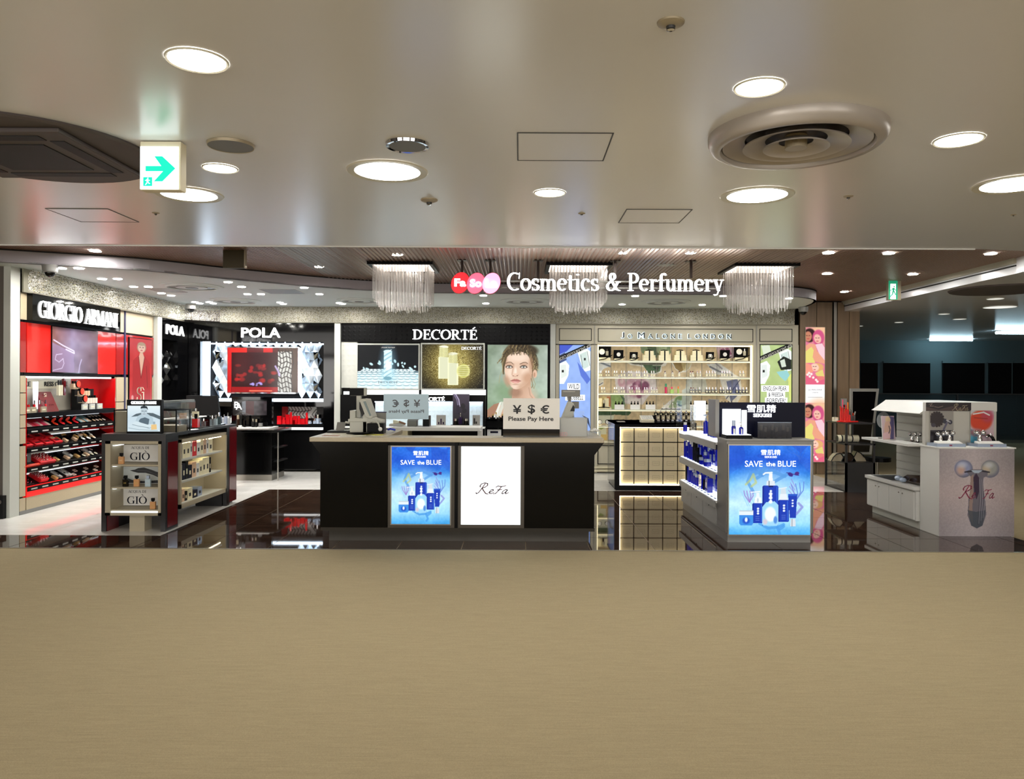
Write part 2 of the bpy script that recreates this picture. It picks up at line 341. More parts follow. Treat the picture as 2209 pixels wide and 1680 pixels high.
M('gold', (205, 178, 96), .3, metal=.6); M('amber_liquid', (206, 150, 92), .1, trans=.25); M('clear', (236, 242, 244), .04, trans=.9, alpha=.55); M('blue_bottle', (14, 24, 150), .12, coat=.5, emit=.12)
M('navy', (9, 11, 34), .4, spec=.15); M('glass_dark', (70, 78, 86), .03, trans=.6, alpha=.4); M('glass', (200, 214, 210), .02, trans=.95, alpha=.14)
M('frost', (206, 208, 204), .5, alpha=.62); M('teal_wall', (70, 88, 92), .7); M('skin', (214, 170, 148), .5)
M('tube_lamp', (200, 236, 250), .5, emit=45); M('navy_line', (30, 28, 70), .4)
m = M('carpet', (164, 150, 120), .95, noise=(1.0, .2), bump=(140, .5), stretch=(1, 1, 1), spec=.1)
N, L = m.node_tree.nodes, m.node_tree.links
nz = [n for n in N if n.type == 'TEX_NOISE'][0]; mx = [n for n in N if n.type == 'MIX_RGB'][0]
tc = [n for n in N if n.type == 'TEX_COORD'][0]
mp = N.new('ShaderNodeMapping'); mp.inputs['Scale'].default_value = (5, 90, 5); n2 = N.new('ShaderNodeTexNoise'); n2.inputs['Scale'].default_value = 1.6; n2.inputs['Detail'].default_value = 8
L.new(tc.outputs['Object'], mp.inputs[0]); L.new(mp.outputs[0], n2.inputs[0])
ad = N.new('ShaderNodeMath'); ad.operation = 'ADD'; ad.inputs[1].default_value = 0
n3 = N.new('ShaderNodeTexNoise'); n3.inputs['Scale'].default_value = 260; n3.inputs['Detail'].default_value = 1; L.new(tc.outputs['Object'], n3.inputs[0])
mu = N.new('ShaderNodeMath'); mu.operation = 'MULTIPLY_ADD'; L.new(n3.outputs[0], mu.inputs[0]); mu.inputs[1].default_value = 1.3; mu.inputs[2].default_value = -.65
L.new(n2.outputs[0], ad.inputs[0]); L.new(mu.outputs[0], ad.inputs[1]); L.new(ad.outputs[0], mx.inputs[0])
# dark marble with the pattern shifted tile by tile
def marble(name, c0, c1, vein, rough, scale=2.2):
    m = bpy.data.materials.new(name); m.use_nodes = True; N, L = m.node_tree.nodes, m.node_tree.links; p = N['Principled BSDF']; MATS[name] = m
    tc = N.new('ShaderNodeTexCoord'); oi = N.new('ShaderNodeObjectInfo'); v = N.new('ShaderNodeVectorMath'); v.operation = 'MULTIPLY_ADD'
    sc3 = N.new('ShaderNodeCombineXYZ'); [L.new(oi.outputs['Random'], sc3.inputs[i]) for i in range(3)]
    L.new(sc3.outputs[0], v.inputs[0]); v.inputs[1].default_value = (37, 53, 71); mp = N.new('ShaderNodeMapping'); mp.inputs['Scale'].default_value = (1, 4, 1)
    L.new(tc.outputs['Object'], mp.inputs[0]); L.new(mp.outputs[0], v.inputs[2])
    nz = N.new('ShaderNodeTexNoise'); nz.inputs['Scale'].default_value = scale; nz.inputs['Detail'].default_value = 9; nz.inputs['Roughness'].default_value = .7; L.new(v.outputs[0], nz.inputs[0])
    r = N.new('ShaderNodeValToRGB'); e = r.color_ramp.elements; e[0].position = .35; e[0].color = [*lin(np.array(c0)/255), 1]; e[1].position = .66; e[1].color = [*lin(np.array(c1)/255), 1]
    q = e.new(.74); q.color = [*lin(np.array(vein)/255), 1]; L.new(nz.outputs[0], r.inputs[0]); L.new(r.outputs[0], p.inputs['Base Color'])
    p.inputs['Roughness'].default_value = rough; p.inputs['Specular IOR Level'].default_value = .55; return m
marble('marble_dark', (40, 28, 22), (66, 47, 36), (132, 102, 78), .03)
marble('marble_white', (226, 223, 216), (240, 238, 233), (206, 200, 190), .06, 1.2)
M('grout', (176, 156, 128), .5); M('grout_light', (150, 144, 134), .4)
# brown ribbed ceiling
m = M('brown_ceiling', (150, 112, 88), .34, metal=.45, spec=.7)
N, L = m.node_tree.nodes, m.node_tree.links; tc = N.new('ShaderNodeTexCoord'); wv = N.new('ShaderNodeTexWave'); wv.bands_direction = 'X'; wv.inputs['Scale'].default_value = 9; wv.inputs['Distortion'].default_value = .6
wv.inputs['Detail Scale'].default_value = 6
nz = N.new('ShaderNodeTexNoise'); nz.inputs['Scale'].default_value = 60; L.new(tc.outputs['Object'], nz.inputs[0]); L.new(tc.outputs['Object'], wv.inputs[0])
ad = N.new('ShaderNodeMath'); ad.operation = 'ADD'; L.new(wv.outputs[1], ad.inputs[0]); L.new(nz.outputs[0], ad.inputs[1])
b = N.new('ShaderNodeBump'); b.inputs['Strength'].default_value = 1; b.inputs['Distance'].default_value = .04; L.new(ad.outputs[0], b.inputs['Height']); L.new(b.outputs[0], N['Principled BSDF'].inputs['Normal'])
M('wood', (124, 102, 78), .45, noise=(3, .28), stretch=(6, 6, .5))
# crystal beads: every bead its own tone
m = M('beads', (200, 196, 180), .18, metal=.35, spec=1.0)
N, L = m.node_tree.nodes, m.node_tree.links; gi = N.new('ShaderNodeNewGeometry'); r = N.new('ShaderNodeValToRGB'); r.color_ramp.interpolation = 'CONSTANT'
e = r.color_ramp.elements; e[0].color = (.22, .21, .16, 1); e[1].position = .22; e[1].color = (.6, .58, .5, 1)
for ps, cc in ((.42, (.85, .83, .74, 1)), (.66, (.95, .95, .92, 1)), (.94, (1, .9, .55, 1))): q = e.new(ps); q.color = cc
L.new(gi.outputs['Random Per Island'], r.inputs[0]); L.new(r.outputs[0], N['Principled BSDF'].inputs['Base Color'])
# glass rods of the chandeliers: glass mixed with clear so that they stay light
m = bpy.data.materials.new('rod_glass'); m.use_nodes = True; N, L = m.node_tree.nodes, m.node_tree.links; MATS['rod_glass'] = m
tr = N.new('ShaderNodeBsdfTransparent'); tr.inputs[0].default_value = (.93, .93, .93, 1); gl = N.new('ShaderNodeBsdfGlossy'); gl.inputs['Roughness'].default_value = .15; gl.inputs[0].default_value = (1, .98, .95, 1)
df = N.new('ShaderNodeBsdfDiffuse'); df.inputs[0].default_value = (.95, .93, .9, 1)
mA = N.new('ShaderNodeMixShader'); mA.inputs[0].default_value = .5; L.new(gl.outputs[0], mA.inputs[1]); L.new(df.outputs[0], mA.inputs[2])
mB = N.new('ShaderNodeMixShader'); mB.inputs[0].default_value = .36; L.new(tr.outputs[0], mB.inputs[1]); L.new(mA.outputs[0], mB.inputs[2]); L.new(mB.outputs[0], N['Material Output'].inputs[0])

# ================================================================ room
ZC, ZB, ZI = 2.9, 3.08, 2.93
YE = 7.32; XR = 5.78; XL = -5.91; YB = 13.6
struct(B('carpet').box(-16, 16, -9, YE, -.06, 0).build('floor'))
struct(B('carpet').box(5.2, 16, YE, 26, -.06, 0).build('floor'))
main_ceiling = struct(B('ceiling_paint').prism([(-16, -9), (16, -9), (16, 7.32), (15, 26), (XR, 26), (XR, 8.9), (5.72, 8.45), (5.55, 8.0), (5.25, 7.62), (4.85, 7.4), (4.4, YE), (-16, YE)], ZC, 3.3, 'z').build('ceiling'))
struct(B('brown_ceiling').box(-16, XR+.02, YE-.3, 26, ZB, 3.3).build('ceiling'))
M('rib', (128, 102, 82), .28, metal=.5)
b = B('rib')
for k in range(122):
    x_ = -2.7+k*.05; b.add([(x_, YE, ZB), (x_+.034, YE, ZB), (x_+.017, YE, ZB-.012), (x_, 11.6, ZB), (x_+.034, 11.6, ZB), (x_+.017, 11.6, ZB-.012)], [(0, 2, 5, 3), (2, 1, 4, 5), (0, 1, 2)])
o = b.build('ceiling_ribs'); o['kind'] = 'structure'
fas = [(-7.6, 8.1), (-6.6, 8.3), (-5.82, 8.57), (-5.38, 8.78), (-4.66, 9.06), (-4.15, 9.51), (-3.83, 9.87), (-3.36, 10.26), (-2.89, 10.66), (-2.29, 11.03), (-1.7, 11.26), (-1.3, 11.34), (-.6, 11.37), (0, 11.38), (1.3, 11.4), (2.9, 11.4), (3.6, 11.44), (4.1, 11.55), (4.45, 11.78), (4.68, 12.05), (4.82, 12.45), (4.9, 13.0), (4.92, 13.7)]
# smooth the outline once
def chaikin(P):
    Q = [P[0]]
    for a, b in zip(P[:-1], P[1:]): Q += [(a[0]*.75+b[0]*.25, a[1]*.75+b[1]*.25), (a[0]*.25+b[0]*.75, a[1]*.25+b[1]*.75)]
    return Q+[P[-1]]
fas = chaikin(chaikin(fas))
inner = struct(B('inner_ceiling').prism([(-7.6, 14.6), (4.92, 14.6)]+fas[::-1], ZI, ZI+.02, 'z').build('ceiling'))
b = B('fascia')
for (a, c) in zip(fas[:-1], fas[1:]):
    dx, dy = c[0]-a[0], c[1]-a[1]; l = math.hypot(dx, dy); nx, ny = -dy/l*.04, dx/l*.04
    b.prism([a, c, (c[0]+nx, c[1]+ny), (a[0]+nx, a[1]+ny)], ZI, ZB, 'z')
struct(b.build('trim_1'))
M('trim_black', (18, 16, 15), .5)
b = B('trim_black')
for (a, c) in zip(fas[:-1], fas[1:]):
    dx, dy = c[0]-a[0], c[1]-a[1]; l = math.hypot(dx, dy); nx, ny = dy/l*.012, -dx/l*.012
    b.prism([a, c, (c[0]+nx, c[1]+ny), (a[0]+nx, a[1]+ny)], ZB-.015, ZB, 'z')
struct(b.build('trim_2'))
# black reveal and pale lip along the opening on the concourse side
b = B('trim_black').box(XR-.012, XR, 8.9, 26, 2.985, 3.0); struct(b.build('trim_3'))
b = B('lamp_ring').box(XR-.03, XR, 8.9, 26, 3.02, ZB); struct(b.build('trim_4'))
struct(B('white').box(-16, 4.35, YE-.015, YE+.004, ZC-.008, ZC+.03).build('trim_5'))
# walls
struct(B('wall_grey').box(-16, -5.99, 8.9, 9.05, 0, 3.3).build('wall_left_return'))
struct(B('pilaster').box(-5.99, XL, 8.88, 9.05, 0, ZI).build('trim_6'))
struct(B('wall_grey').box(XL-.35, XL-.25, 9.05, 14.6, 0, 3.3).build('wall_left'))
struct(B('wall_grey').box(-7.6, XR+.2, 14.3, 14.5, 0, 3.3).build('wall_back'))
struct(B('teal_wall').box(5.9, 16, 22.4, 22.6, 0, 3.3).build('wall_far'))
struct(B('wall_grey').box(15.8, 16, -9, 24, 0, 3.3).build('wall_right'))
struct(B('wall_grey').box(-16, -15.8, -9, 9, 0, 3.3).build('wall_concourse_left'))
struct(B('wall_grey').box(-16, 16, -9.2, -9, 0, 3.3).build('wall_behind'))
# wood-clad wall beside the scent shop, in upright boards
wood = struct(B('soft_black').box(4.99, 6.05, YB+.06, 13.9, 0, ZB).build('wall_wood'))
for i, (x0, x1) in enumerate(((4.99, 5.28), (5.29, 5.56), (5.66, 5.86), (5.87, 6.05))):
    B('wood').box(x0, x1, YB, YB+.06, 0, ZB-.02).build('wood_panel', wood)
struct(B('steel').box(5.58, 5.63, YB-.03, YB+.05, 0, ZB-.02).build('trim_7'))
# floors: grout slabs with tiles laid on them
T = .62
def tiles(slab, mats, x0, x1, y0, y1, ox, oy, skip=None, gap=.007):
    protos = {}
    xs = [x0]+[x for x in np.arange(ox+math.ceil((x0-ox)/T)*T, x1, T) if x0+.02 < x < x1-.02]+[x1]
    ys = [y0]+[y for y in np.arange(oy+math.ceil((y0-oy)/T)*T, y1, T) if y0+.02 < y < y1-.02]+[y1]
    s0 = WL[slab.name]
    for xa, xb in zip(xs[:-1], xs[1:]):
        for ya, yb in zip(ys[:-1], ys[1:]):
            k = (round(xb-xa, 3), round(yb-ya, 3))
            if k not in protos:
                w, d = (xb-xa)/2-gap/2, (yb-ya)/2-gap/2
                me = bpy.data.meshes.new('tile'); bb = B(mats).box(-w, w, -d, d, -.008, .004)
                me.from_pydata(bb.v, [], bb.f); me.materials.append(MATS[mats]); protos[k] = me
            o = bpy.data.objects.new('tile', protos[k]); COL.objects.link(o); o.parent = slab
            o.location = ((xa+xb)/2-s0[0], (ya+yb)/2-s0[1], -s0[2])
fd = struct(B('grout').box(-3.71, 5.2, YE, 11.36, -.06, 0).build('floor_dark_marble'))
tiles(fd, 'marble_dark', -3.71, 5.2, YE, 11.36, -.55, 7.92)
fd = struct(B('grout').box(-6.0, -3.71, YE, 7.92, -.06, 0).build('floor_dark_strip'))
tiles(fd, 'marble_dark', -6.0, -3.71, YE, 7.92, -.55, 7.92)
fw = struct(B('grout_light').box(-6.2, -3.71, 7.92, 13.9, -.06, 0).build('floor_white_marble'))
tiles(fw, 'marble_white', -6.2, -3.71, 7.92, 13.9, -3.71, 7.92, gap=.002)
fw = struct(B('grout_light').box(-3.71, 5.2, 11.36, 14.3, -.06, 0).build('floor_white_marble'))
tiles(fw, 'marble_white', -3.71, 5.2, 11.36, 14.3, -3.71, 11.36, gap=.002)
struct(B('wall_grey').box(-16, -6.0, YE, 9, -.06, 0).build('floor_left'))
struct(B('steel').box(-16, 5.2, YE-.012, YE, -.01, .006).build('trim_8'))

# ================================================================ ceiling fittings
def disc_light(name, label, px, py, dia, h=1.3, glow='lamp', group='ceiling downlights', recess=.0, ringw=.18):
    x, y = H(px, py, h); z = EYE+h; r = dia/2
    t = thing(name, label, 'ceiling light', (x, y, z), group)
    b = B('lamp_ring'); n = 36; ri = r*(1-ringw)
    b.lathe([(ri, -.001), (ri, -.006), (r*.97, -.009), (r, -.001)], (x, y, z), n)
    b.f = b.f[:-2]; b.mi = b.mi[:-2]; b.build('ring', t, smooth=True)
    B(glow).lathe([(ri*1.005, -.005), (ri*1.005, -.0015)], (x, y, z), n).build('diffuser', t)
    return t
for lab, px, py, dia, g in (('small round downlight at the near end over the carpet', 425, 129, .245, 'lamp_small'), ('small round downlight in front of the big ring diffuser', 1638, 187, .22, 'lamp_small'),
    ('small round downlight between the exit sign and the shallow speaker', 475, 362, .21, 'lamp_small'), ('large round downlight above the middle smoke detector', 836, 369, .5, 'lamp'),
    ('large round downlight partly hidden by the green arrow sign', 408, 419, .46, 'lamp'), ('small round downlight nearest the two ceiling hatches', 1186, 415, .22, 'lamp_small'),
    ('large round downlight just behind the big ring diffuser', 1633, 421, .5, 'lamp'), ('small round downlight between the ring diffuser and the concourse', 2068, 301, .25, 'lamp_small'),
    ('large round downlight cut off by the picture edge, concourse side', 2190, 397, .5, 'lamp')):
    disc_light('downlight', lab, px, py, dia, 1.3, g, 'downlights in the main ceiling', ringw=.2 if dia > .4 else .1)
# further downlights of the same ceiling, behind the camera and to the sides
for i, (x, y) in enumerate(((-4.5, .6), (-1.2, -.6), (2.2, .5), (5.5, -.5), (-7.5, 4.5), (8.5, 4.8), (8, .8), (-8, .5), (0, -4.5), (-5, -4.5), (5, -4.5))):
    t = thing('downlight', 'round downlight of the carpeted hall behind, %s in its rows' % ordn(i), 'ceiling light', (x, y, ZC), 'downlights of the hall behind')
    B('lamp').lathe([(.2, -.006), (.2, -.001)], (x, y, ZC), 24).build('diffuser', t)
for lab, px, py, dia, ring in (('flat grey ceiling speaker behind the exit sign, thin pale rim', 498, 311, .25, .05), ('grey ceiling speaker with a wide chrome rim and screws', 879, 311, .24, .17)):
    x, y = H(px, py, 1.3); t = thing('ceiling_speaker', lab, 'speaker', (x, y, ZC)); r = dia/2
    B('champagne' if ring < .1 else 'chrome').lathe([(r*(1-ring), -.004), (r*(1-ring), -.014), (r*.97, -.016), (r, -.001)], (x, y, ZC), 32).build('rim', t, smooth=True)
    B('grey').lathe([(r*(1-ring)+.001, -.013), (r*(1-ring)+.001, -.004)], (x, y, ZC), 32).build('mesh_cover', t)
    for k in range(3 if ring > .1 else 0):
        a = k*2.1; B('dark_grey').cyl((x+r*.9*math.cos(a), y+r*.9*math.sin(a), ZC-.019), .006, .004, 8).build('screw', t)
def hatch(lab, pts, h=1.3, frame='dark_grey', panel='ceiling_paint', name='ceiling_hatch', cat='hatch', dz=.004, w=.006):
    P = [H(*p, h) for p in pts]; x0, x1 = min(p[0] for p in P), max(p[0] for p in P); y0, y1 = min(p[1] for p in P), max(p[1] for p in P)
    x0 = (P[0][0]+P[3][0])/2; x1 = (P[1][0]+P[2][0])/2; y0 = (P[0][1]+P[1][1])/2; y1 = (P[2][1]+P[3][1])/2; z = EYE+h
    t = thing(name, lab, cat, ((x0+x1)/2, (y0+y1)/2, z)); b = B(frame)
    for q in ((x0-w, x1+w, y0-w, y0), (x0-w, x1+w, y1, y1+w), (x0-w, x0, y0, y1), (x1, x1+w, y0, y1)): b.box(*q, z-dz, z+.001)
    b.build('frame', t); B(panel).box(x0+.002, x1-.002, y0+.002, y1-.002, z-dz*.6, z+.001).build('panel', t); return t
hatch('square ceiling hatch nearest the camera, dark outline', [(1118, 286), (1322, 287), (1300, 345), (1118, 345)])
hatch('small ceiling hatch just before the shop, right of the middle', [(1355, 451), (1490, 452), (1466, 480), (1333, 480)])
hatch('faint ceiling hatch under the round air unit', [(102, 450), (232, 450), (297, 478), (175, 478)])
# big round ring diffuser
x, y = H(1717, 322, 1.22); t = thing('round_air_diffuser', 'large round ring air diffuser bulging below the ceiling', 'air diffuser', (x, y, ZC))
M('diffuser', (176, 168, 160), .35, metal=.2)
r = .445; z = ZC
b = B('diffuser'); b.lathe([(r, 0), (r*1.0, -.03), (r*.97, -.06), (r*.92, -.075), (r*.86, -.075), (r*.84, -.055), (r*.84, -.004)], (x, y, z), 56); b.f = b.f[:-2]; b.mi = b.mi[:-2]; b.build('outer_ring', t, smooth=True)
B('cassette').lathe([(r*.84, -.006), (r*.84, -.001)], (x, y, z), 40).build('throat', t)
for k, (ra, rb, za, zb) in enumerate(((.83, .6, -.052, -.022), (.6, .36, -.064, -.03), (.37, .2, -.072, -.04))):
    b = B('diffuser'); b.lathe([(r*rb*.96, zb), (r*rb, zb-.002), (r*ra*.985, za), (r*ra, za-.004), (r*ra*.99, za+.004), (r*rb, zb+.006)], (x, y, z), 48); b.f = b.f[:-2]; b.mi = b.mi[:-2]; b.build('vane_ring', t, smooth=True)
B('champagne').lathe([(.055, -.076), (.055, -.01)], (x, y, z), 28).build('centre_cap', t)
# round recess with cassette air unit, at the picture's edge
x, y = -2.77, 4.3; t = thing('cassette_air_unit', 'dark round air unit with slotted square cassette, beside the exit sign', 'air conditioner', (x, y, ZC))
b = B('cassette'); b.lathe([(.66, 0), (.665, -.012), (.65, -.02), (.0, -.02)], (x, y, ZC), 56); b.build('round_plate', t)
B('cassette').box(x-.44, x+.44, y-.44, y+.44, ZC-.045, ZC-.02).build('square_body', t, bevel=.008)
B('cassette_dark').box(x-.24, x+.24, y-.24, y+.24, ZC-.05, ZC-.044).build('intake_grille', t)
for (q) in ((x-.3, x+.3, y+.31, y+.385), (x-.3, x+.3, y-.385, y-.31), (x+.31, x+.385, y-.3, y+.3), (x-.385, x-.31, y-.3, y+.3)): B('cassette_dark').box(*q, ZC-.049, ZC-.044).build('air_slot', t)
# detectors and sprinklers
def detector(lab, px, py, s, kind='smoke_detector', h=1.3):
    x, y = H(px, py, h); z = EYE+h; t = thing(kind, lab, 'smoke detector' if kind == 'smoke_detector' else 'sprinkler', (x, y, z))
    B('champagne').lathe([(s, 0), (s*.95, -s*.12), (s*.5, -s*.3)], (x, y, z), 20).build('base', t, smooth=True)
    B('dark_grey').lathe([(s*.34, -s*.28), (s*.3, -s*.5)], (x, y, z), 14).build('sensor', t)
    B('chrome').lathe([(s*.26, -s*.5), (s*.3, -s*.58), (s*.12, -s*.66)], (x, y, z), 14).build('cap', t)
detector('white smoke detector behind the large middle downlight', 926, 431, .062); detector('white smoke detector alone near the front of the ceiling', 1447, 48, .05)
detector('tiny pale sprinkler rose right of the ring diffuser', 1830, 423, .034, 'sprinkler'); detector('tiny sprinkler head before the Cosmetics sign', 1255, 460, .028, 'sprinkler')
detector('tiny sprinkler head under the large light by the arrow sign', 336, 459, .028, 'sprinkler'); detector('tiny dark sprinkler head beneath the edge-cut large light', 2186, 463, .02, 'sprinkler')
# exit signs
M('exit_white', (235, 255, 255), .4, emit=1.7); M('exit_green', (0, 214, 172), .4, emit=1.0); M('exit_green2', (30, 150, 110), .4, emit=.7)
x0, y, z1 = W(302, 312, 4.13); x1, _, z0 = W(390, 410, 4.13)
z1 = ZC-.004
t = thing('exit_sign', 'lit box sign with a green arrow pointing along the hall', 'exit sign', ((x0+x1)/2, y, z1))
B('cream').box(x0, x1, y, y+.07, z0, z1).build('housing', t, bevel=.004)
B('exit_white').box(x0+.004, x1-.012, y-.006, y, z0+.004, z1-.03).build('face', t)
def P2(px, py): q = W(px, py, y-.008); return (q[0], q[2])
B('exit_green').prism([P2(314, 358), P2(348, 358), P2(333, 337), P2(350, 337), P2(378, 363), P2(350, 391), P2(332, 391), P2(352, 369), P2(314, 369)], y-.0085, y-.006).build('arrow', t)
B('exit_green').prism([P2(309, 382), P2(328, 382), P2(328, 401), P2(309, 401)], y-.0082, y-.006).build('pictogram', t)
def running_man(px, py, s, yy, mat, par):
    q = lambda a, b_: (W(px+a*s, py+b_*s, yy)[0], W(px+a*s, py+b_*s, yy)[2])
    b = B(mat)
    b.prism([q(.12+.1*math.cos(a), -.78+.12*math.sin(a)) for a in [k*.785 for k in range(8)]], yy-.0015, yy)
    for P in ([(-.1, -.6), (.16, -.62), (.12, -.1), (-.12, -.1)], [(.02, -.12), (.18, -.16), (.38, .3), (.6, .36), (.56, .46), (.28, .42)], [(-.12, -.16), (.08, -.1), (-.04, .34), (-.4, .7), (-.5, .62), (-.18, .26)],
              [(-.1, -.6), (-.02, -.48), (-.3, -.2), (-.5, -.26), (-.48, -.34), (-.3, -.32)], [(.12, -.6), (.34, -.34), (.54, -.4), (.56, -.3), (.32, -.22), (.08, -.44)]):
        b.prism([q(*p) for p in P], yy-.0015, yy)
    return b.build('running_figure', par)
running_man(318, 392, 10, y-.0085, 'exit_white', t)
y = 10.9; x0, _, z1 = W(1917, 605, y); x1, _, z0 = W(1936, 646, y)
t = thing('exit_sign', 'green running-man exit sign hanging from the brown ceiling', 'exit sign', ((x0+x1)/2, y, ZB))
B('champagne').box(x0-.006, x1+.05, y, y+.06, z0-.008, ZB).build('housing', t)
B('exit_green2').box(x0, x1, y-.004, y, z0, z1).build('face', t)
q0 = W(1921, 612, y-.006); q1 = W(1932.5, 645, y-.006); B('exit_white').box(q0[0], q1[0], y-.006, y-.004, q1[2], q0[2]).build('panel', t); running_man(1927, 630, 15, y-.006, 'exit_green2', t)
# hanging sign box seen end-on
x0, _, _ = W(481, 540, 8.6); x1, _, z0 = W(527, 578, 8.6)
t = thing('hanging_sign_box', 'plain dark olive box hanging from the brown ceiling', 'sign', ((x0+x1)/2, 8.6, ZB)); B('olive').box(x0, x1, 8.6, 8.66, z0, ZB).build('panel', t); B('champagne').box(x1, x1+.008, 8.59, 8.66, z0, ZB).build('edge_trim', t)
# brown-ceiling lights
for i, (px, py) in enumerate(((206, 541), (688, 575), (857, 549), (1343, 545), (1489, 545), (1787, 545), (1784, 590), (1917, 546), (1969, 591), (2137, 547), (1821, 629))):
    where = ('nearest the grey wall return', 'left of the first chandelier', 'just before the first chandelier', 'before the middle rod of the sign', 'before the last rod of the sign', 'just past the third chandelier, nearer row',
             'just past the third chandelier, farther row', 'above the green running-man sign', 'beside the green running-man sign', 'in the rounded end of the brown ceiling', 'over the wood-clad wall')[i]
    disc_light('spotlight', 'small bright spotlight in the brown ceiling '+where, px, py, .13, 1.48, 'lamp_tiny', 'spotlights in the brown ceiling', ringw=.12)
x, y = H(1438, 571, 1.48); t = thing('ceiling_speaker', 'flat pale disc speaker in the brown ceiling behind the lettering', 'speaker', (x, y, ZB)); B('pilaster').lathe([(.11, -.008), (.11, 0)], (x, y, ZB), 24).build('mesh_cover', t)
# inner ceiling lights
inl = [(132, 578), (170, 578), (220, 601), (254, 601), (288, 618), (320, 618), (348, 632), (369, 637), (492, 608), (521, 618), (534, 634), (563, 634), (656, 620), (689, 634), (604, 652), (611, 655), (732, 653), (739, 655), (420, 651), (431, 654), (451, 651), (460, 654), (1043, 637), (1048, 654), (1342, 656), (1370, 638), (1560, 638), (1515, 657), (1702, 643)]
for i, (px, py) in enumerate(inl):
    disc_light('spotlight', 'small white spotlight, %s along the pale inner ceiling from the left wall' % ordn(sorted(inl).index((px, py))), px, py, .11, ZI-EYE, 'lamp_tiny', 'spotlights in the inner ceiling', ringw=.06)
for i, (px, py, w) in enumerate(((414, 617, 130), (508, 648, 106), (775, 647, 95), (1132, 648, 105), (1437, 650, 105))):
    x, y = H(px, py, ZI-EYE); r = w/F*y/2; t = thing('ceiling_air_vent', ('round recessed air vent nearest the left shop wall', 'round recessed air vent over the black cosmetics wall', 'round recessed air vent behind the first chandelier', 'round recessed air vent behind the oval signs', 'round recessed air vent behind the word Perfumery')[i], 'air vent', (x, y, ZI), 'round vents in the inner ceiling')
    b = B('inner_ceiling'); b.lathe([(r, -.001), (r*.99, -.012), (r*.82, -.014), (r*.8, -.03), (r*.76, -.034), (r*.74, -.02)], (x, y, ZI), 40); b.f = b.f[:-2]; b.mi = b.mi[:-2]; b.build('rim', t, smooth=True)
    B('mid_grey').lathe([(r*.75, -.012), (r*.75, -.002)], (x, y, ZI), 32).build('plate', t)
    B('inner_ceiling').lathe([(r*.5, -.026), (r*.46, -.012)], (x, y, ZI), 32).build('vane_disc', t); B('grey').lathe([(r*.2, -.032), (r*.2, -.02)], (x, y, ZI), 20).build('centre_cap', t)
hatch('square grey air grille in the pale inner ceiling', [(560, 624), (637, 624), (655, 633), (585, 633)], ZI-EYE, 'mid_grey', 'grey', 'ceiling_air_vent', 'air vent')
hatch('square grey grille beside the left crystal curtain', [(318, 622), (385, 622), (393, 630), (342, 630)], ZI-EYE, 'mid_grey', 'mid_grey', 'ceiling_air_vent', 'air vent')
for i, (px, py) in enumerate(((108, 582), (412, 664), (1733, 672))):
    x, y = H(px, (572, 656, 662)[i], ZI-EYE); s = .085; t = thing('dome_camera', ('dome camera hanging near the grey wall return', 'dome camera at the inner corner of the crystal curtains', 'dome camera at the wood-clad wall end')[i], 'security camera', (x, y, ZI))
    B('mid_grey').lathe([(s, 0), (s*.92, -.075), (s*.8, -.085)], (x, y, ZI), 20).build('base', t, smooth=True); B('black_gloss').ball((x, y, ZI-.085), s*.66, 16).build('dome', t, smooth=True)
# concourse ceiling
x, y = H(2160, 624, 1.3); t = thing('ceiling_recess', 'dark shallow disc in the dim concourse ceiling', 'ceiling recess', (x, y, ZC)); B('cassette').lathe([(.62, -.02), (.64, 0)], (x, y, ZC), 40).build('plate', t)
M('lamp_dim', (230, 232, 226), .5, emit=1.1)
for i, (px, py, w) in enumerate(((2147, 644, 34), (2157, 662, 66), (2036, 677, 22), (1939, 695, 18), (1855, 703, 13), (2070, 688, 26))):
    y = 1.3*F/(CY-py+(px-CX)*RO); disc_light('downlight', 'dim downlight in the dark concourse ceiling, %s back from the shop' % ordn(i), px, py, w/F*y, 1.3, 'lamp_dim', 'dim concourse downlights', ringw=.05)
for i, (xa, xb, py, d) in enumerate(((2005, 2096, 733, 21.6), (2147, 2214, 718, 18.2))):
    x0, y, z = W(xa, py, d); x1 = W(xb, py, d)[0]; t = thing('tube_light', ('short bright tube light before the teal far wall', 'longer bright tube light at the picture edge')[i], 'tube light', ((x0+x1)/2, y, z))
    B('mid_grey').box(x0, x1, y-.05, y+.05, z+.03, ZC).build('housing', t); B('tube_lamp').lathe([(.03, 0), (.03, x1-x0)], (x0, y-.03, z), 10, 'x').build('tube', t)
    B('glow_soft').box(x0+.1, x1-.1, y-.06, y-.045, z+.05, z+.09).build('reflector', t)
# far wall windows and mullions
for i, (xa, xb) in enumerate(((1857, 1892), (1906, 2005), (2033, 2122), (2133, 2180), (2186, 2260))):
    x0, _, z1 = W(xa, 783, 22.37); x1, _, z0 = W(xb, 850, 22.37); t = struct(B('black_gloss').box(x0, x1, 22.33, 22.41, z0, z1).build('window_%d' % (i+1)))
    B('teal_wall').box(x0-.03, x1+.03, 22.3, 22.35, z1, z1+.06).build('window_frame', t)
x0, _, z1 = W(1886, 850, 20.5); t = thing('glass_screen', 'low dark glass screen across the dim concourse', 'glass screen', (9, 20.5, 0))
B('glass_dark').box(x0, 15.5, 20.48, 20.5, .05, z1).build('pane', t); B('dark_grey').box(x0, 15.5, 20.47, 20.51, z1, z1+.03).build('top_rail', t)
for k in range(3): B('dark_grey').box(x0+k*2.2, x0+k*2.2+.03, 20.46, 20.52, 0, z1).build('post', t)

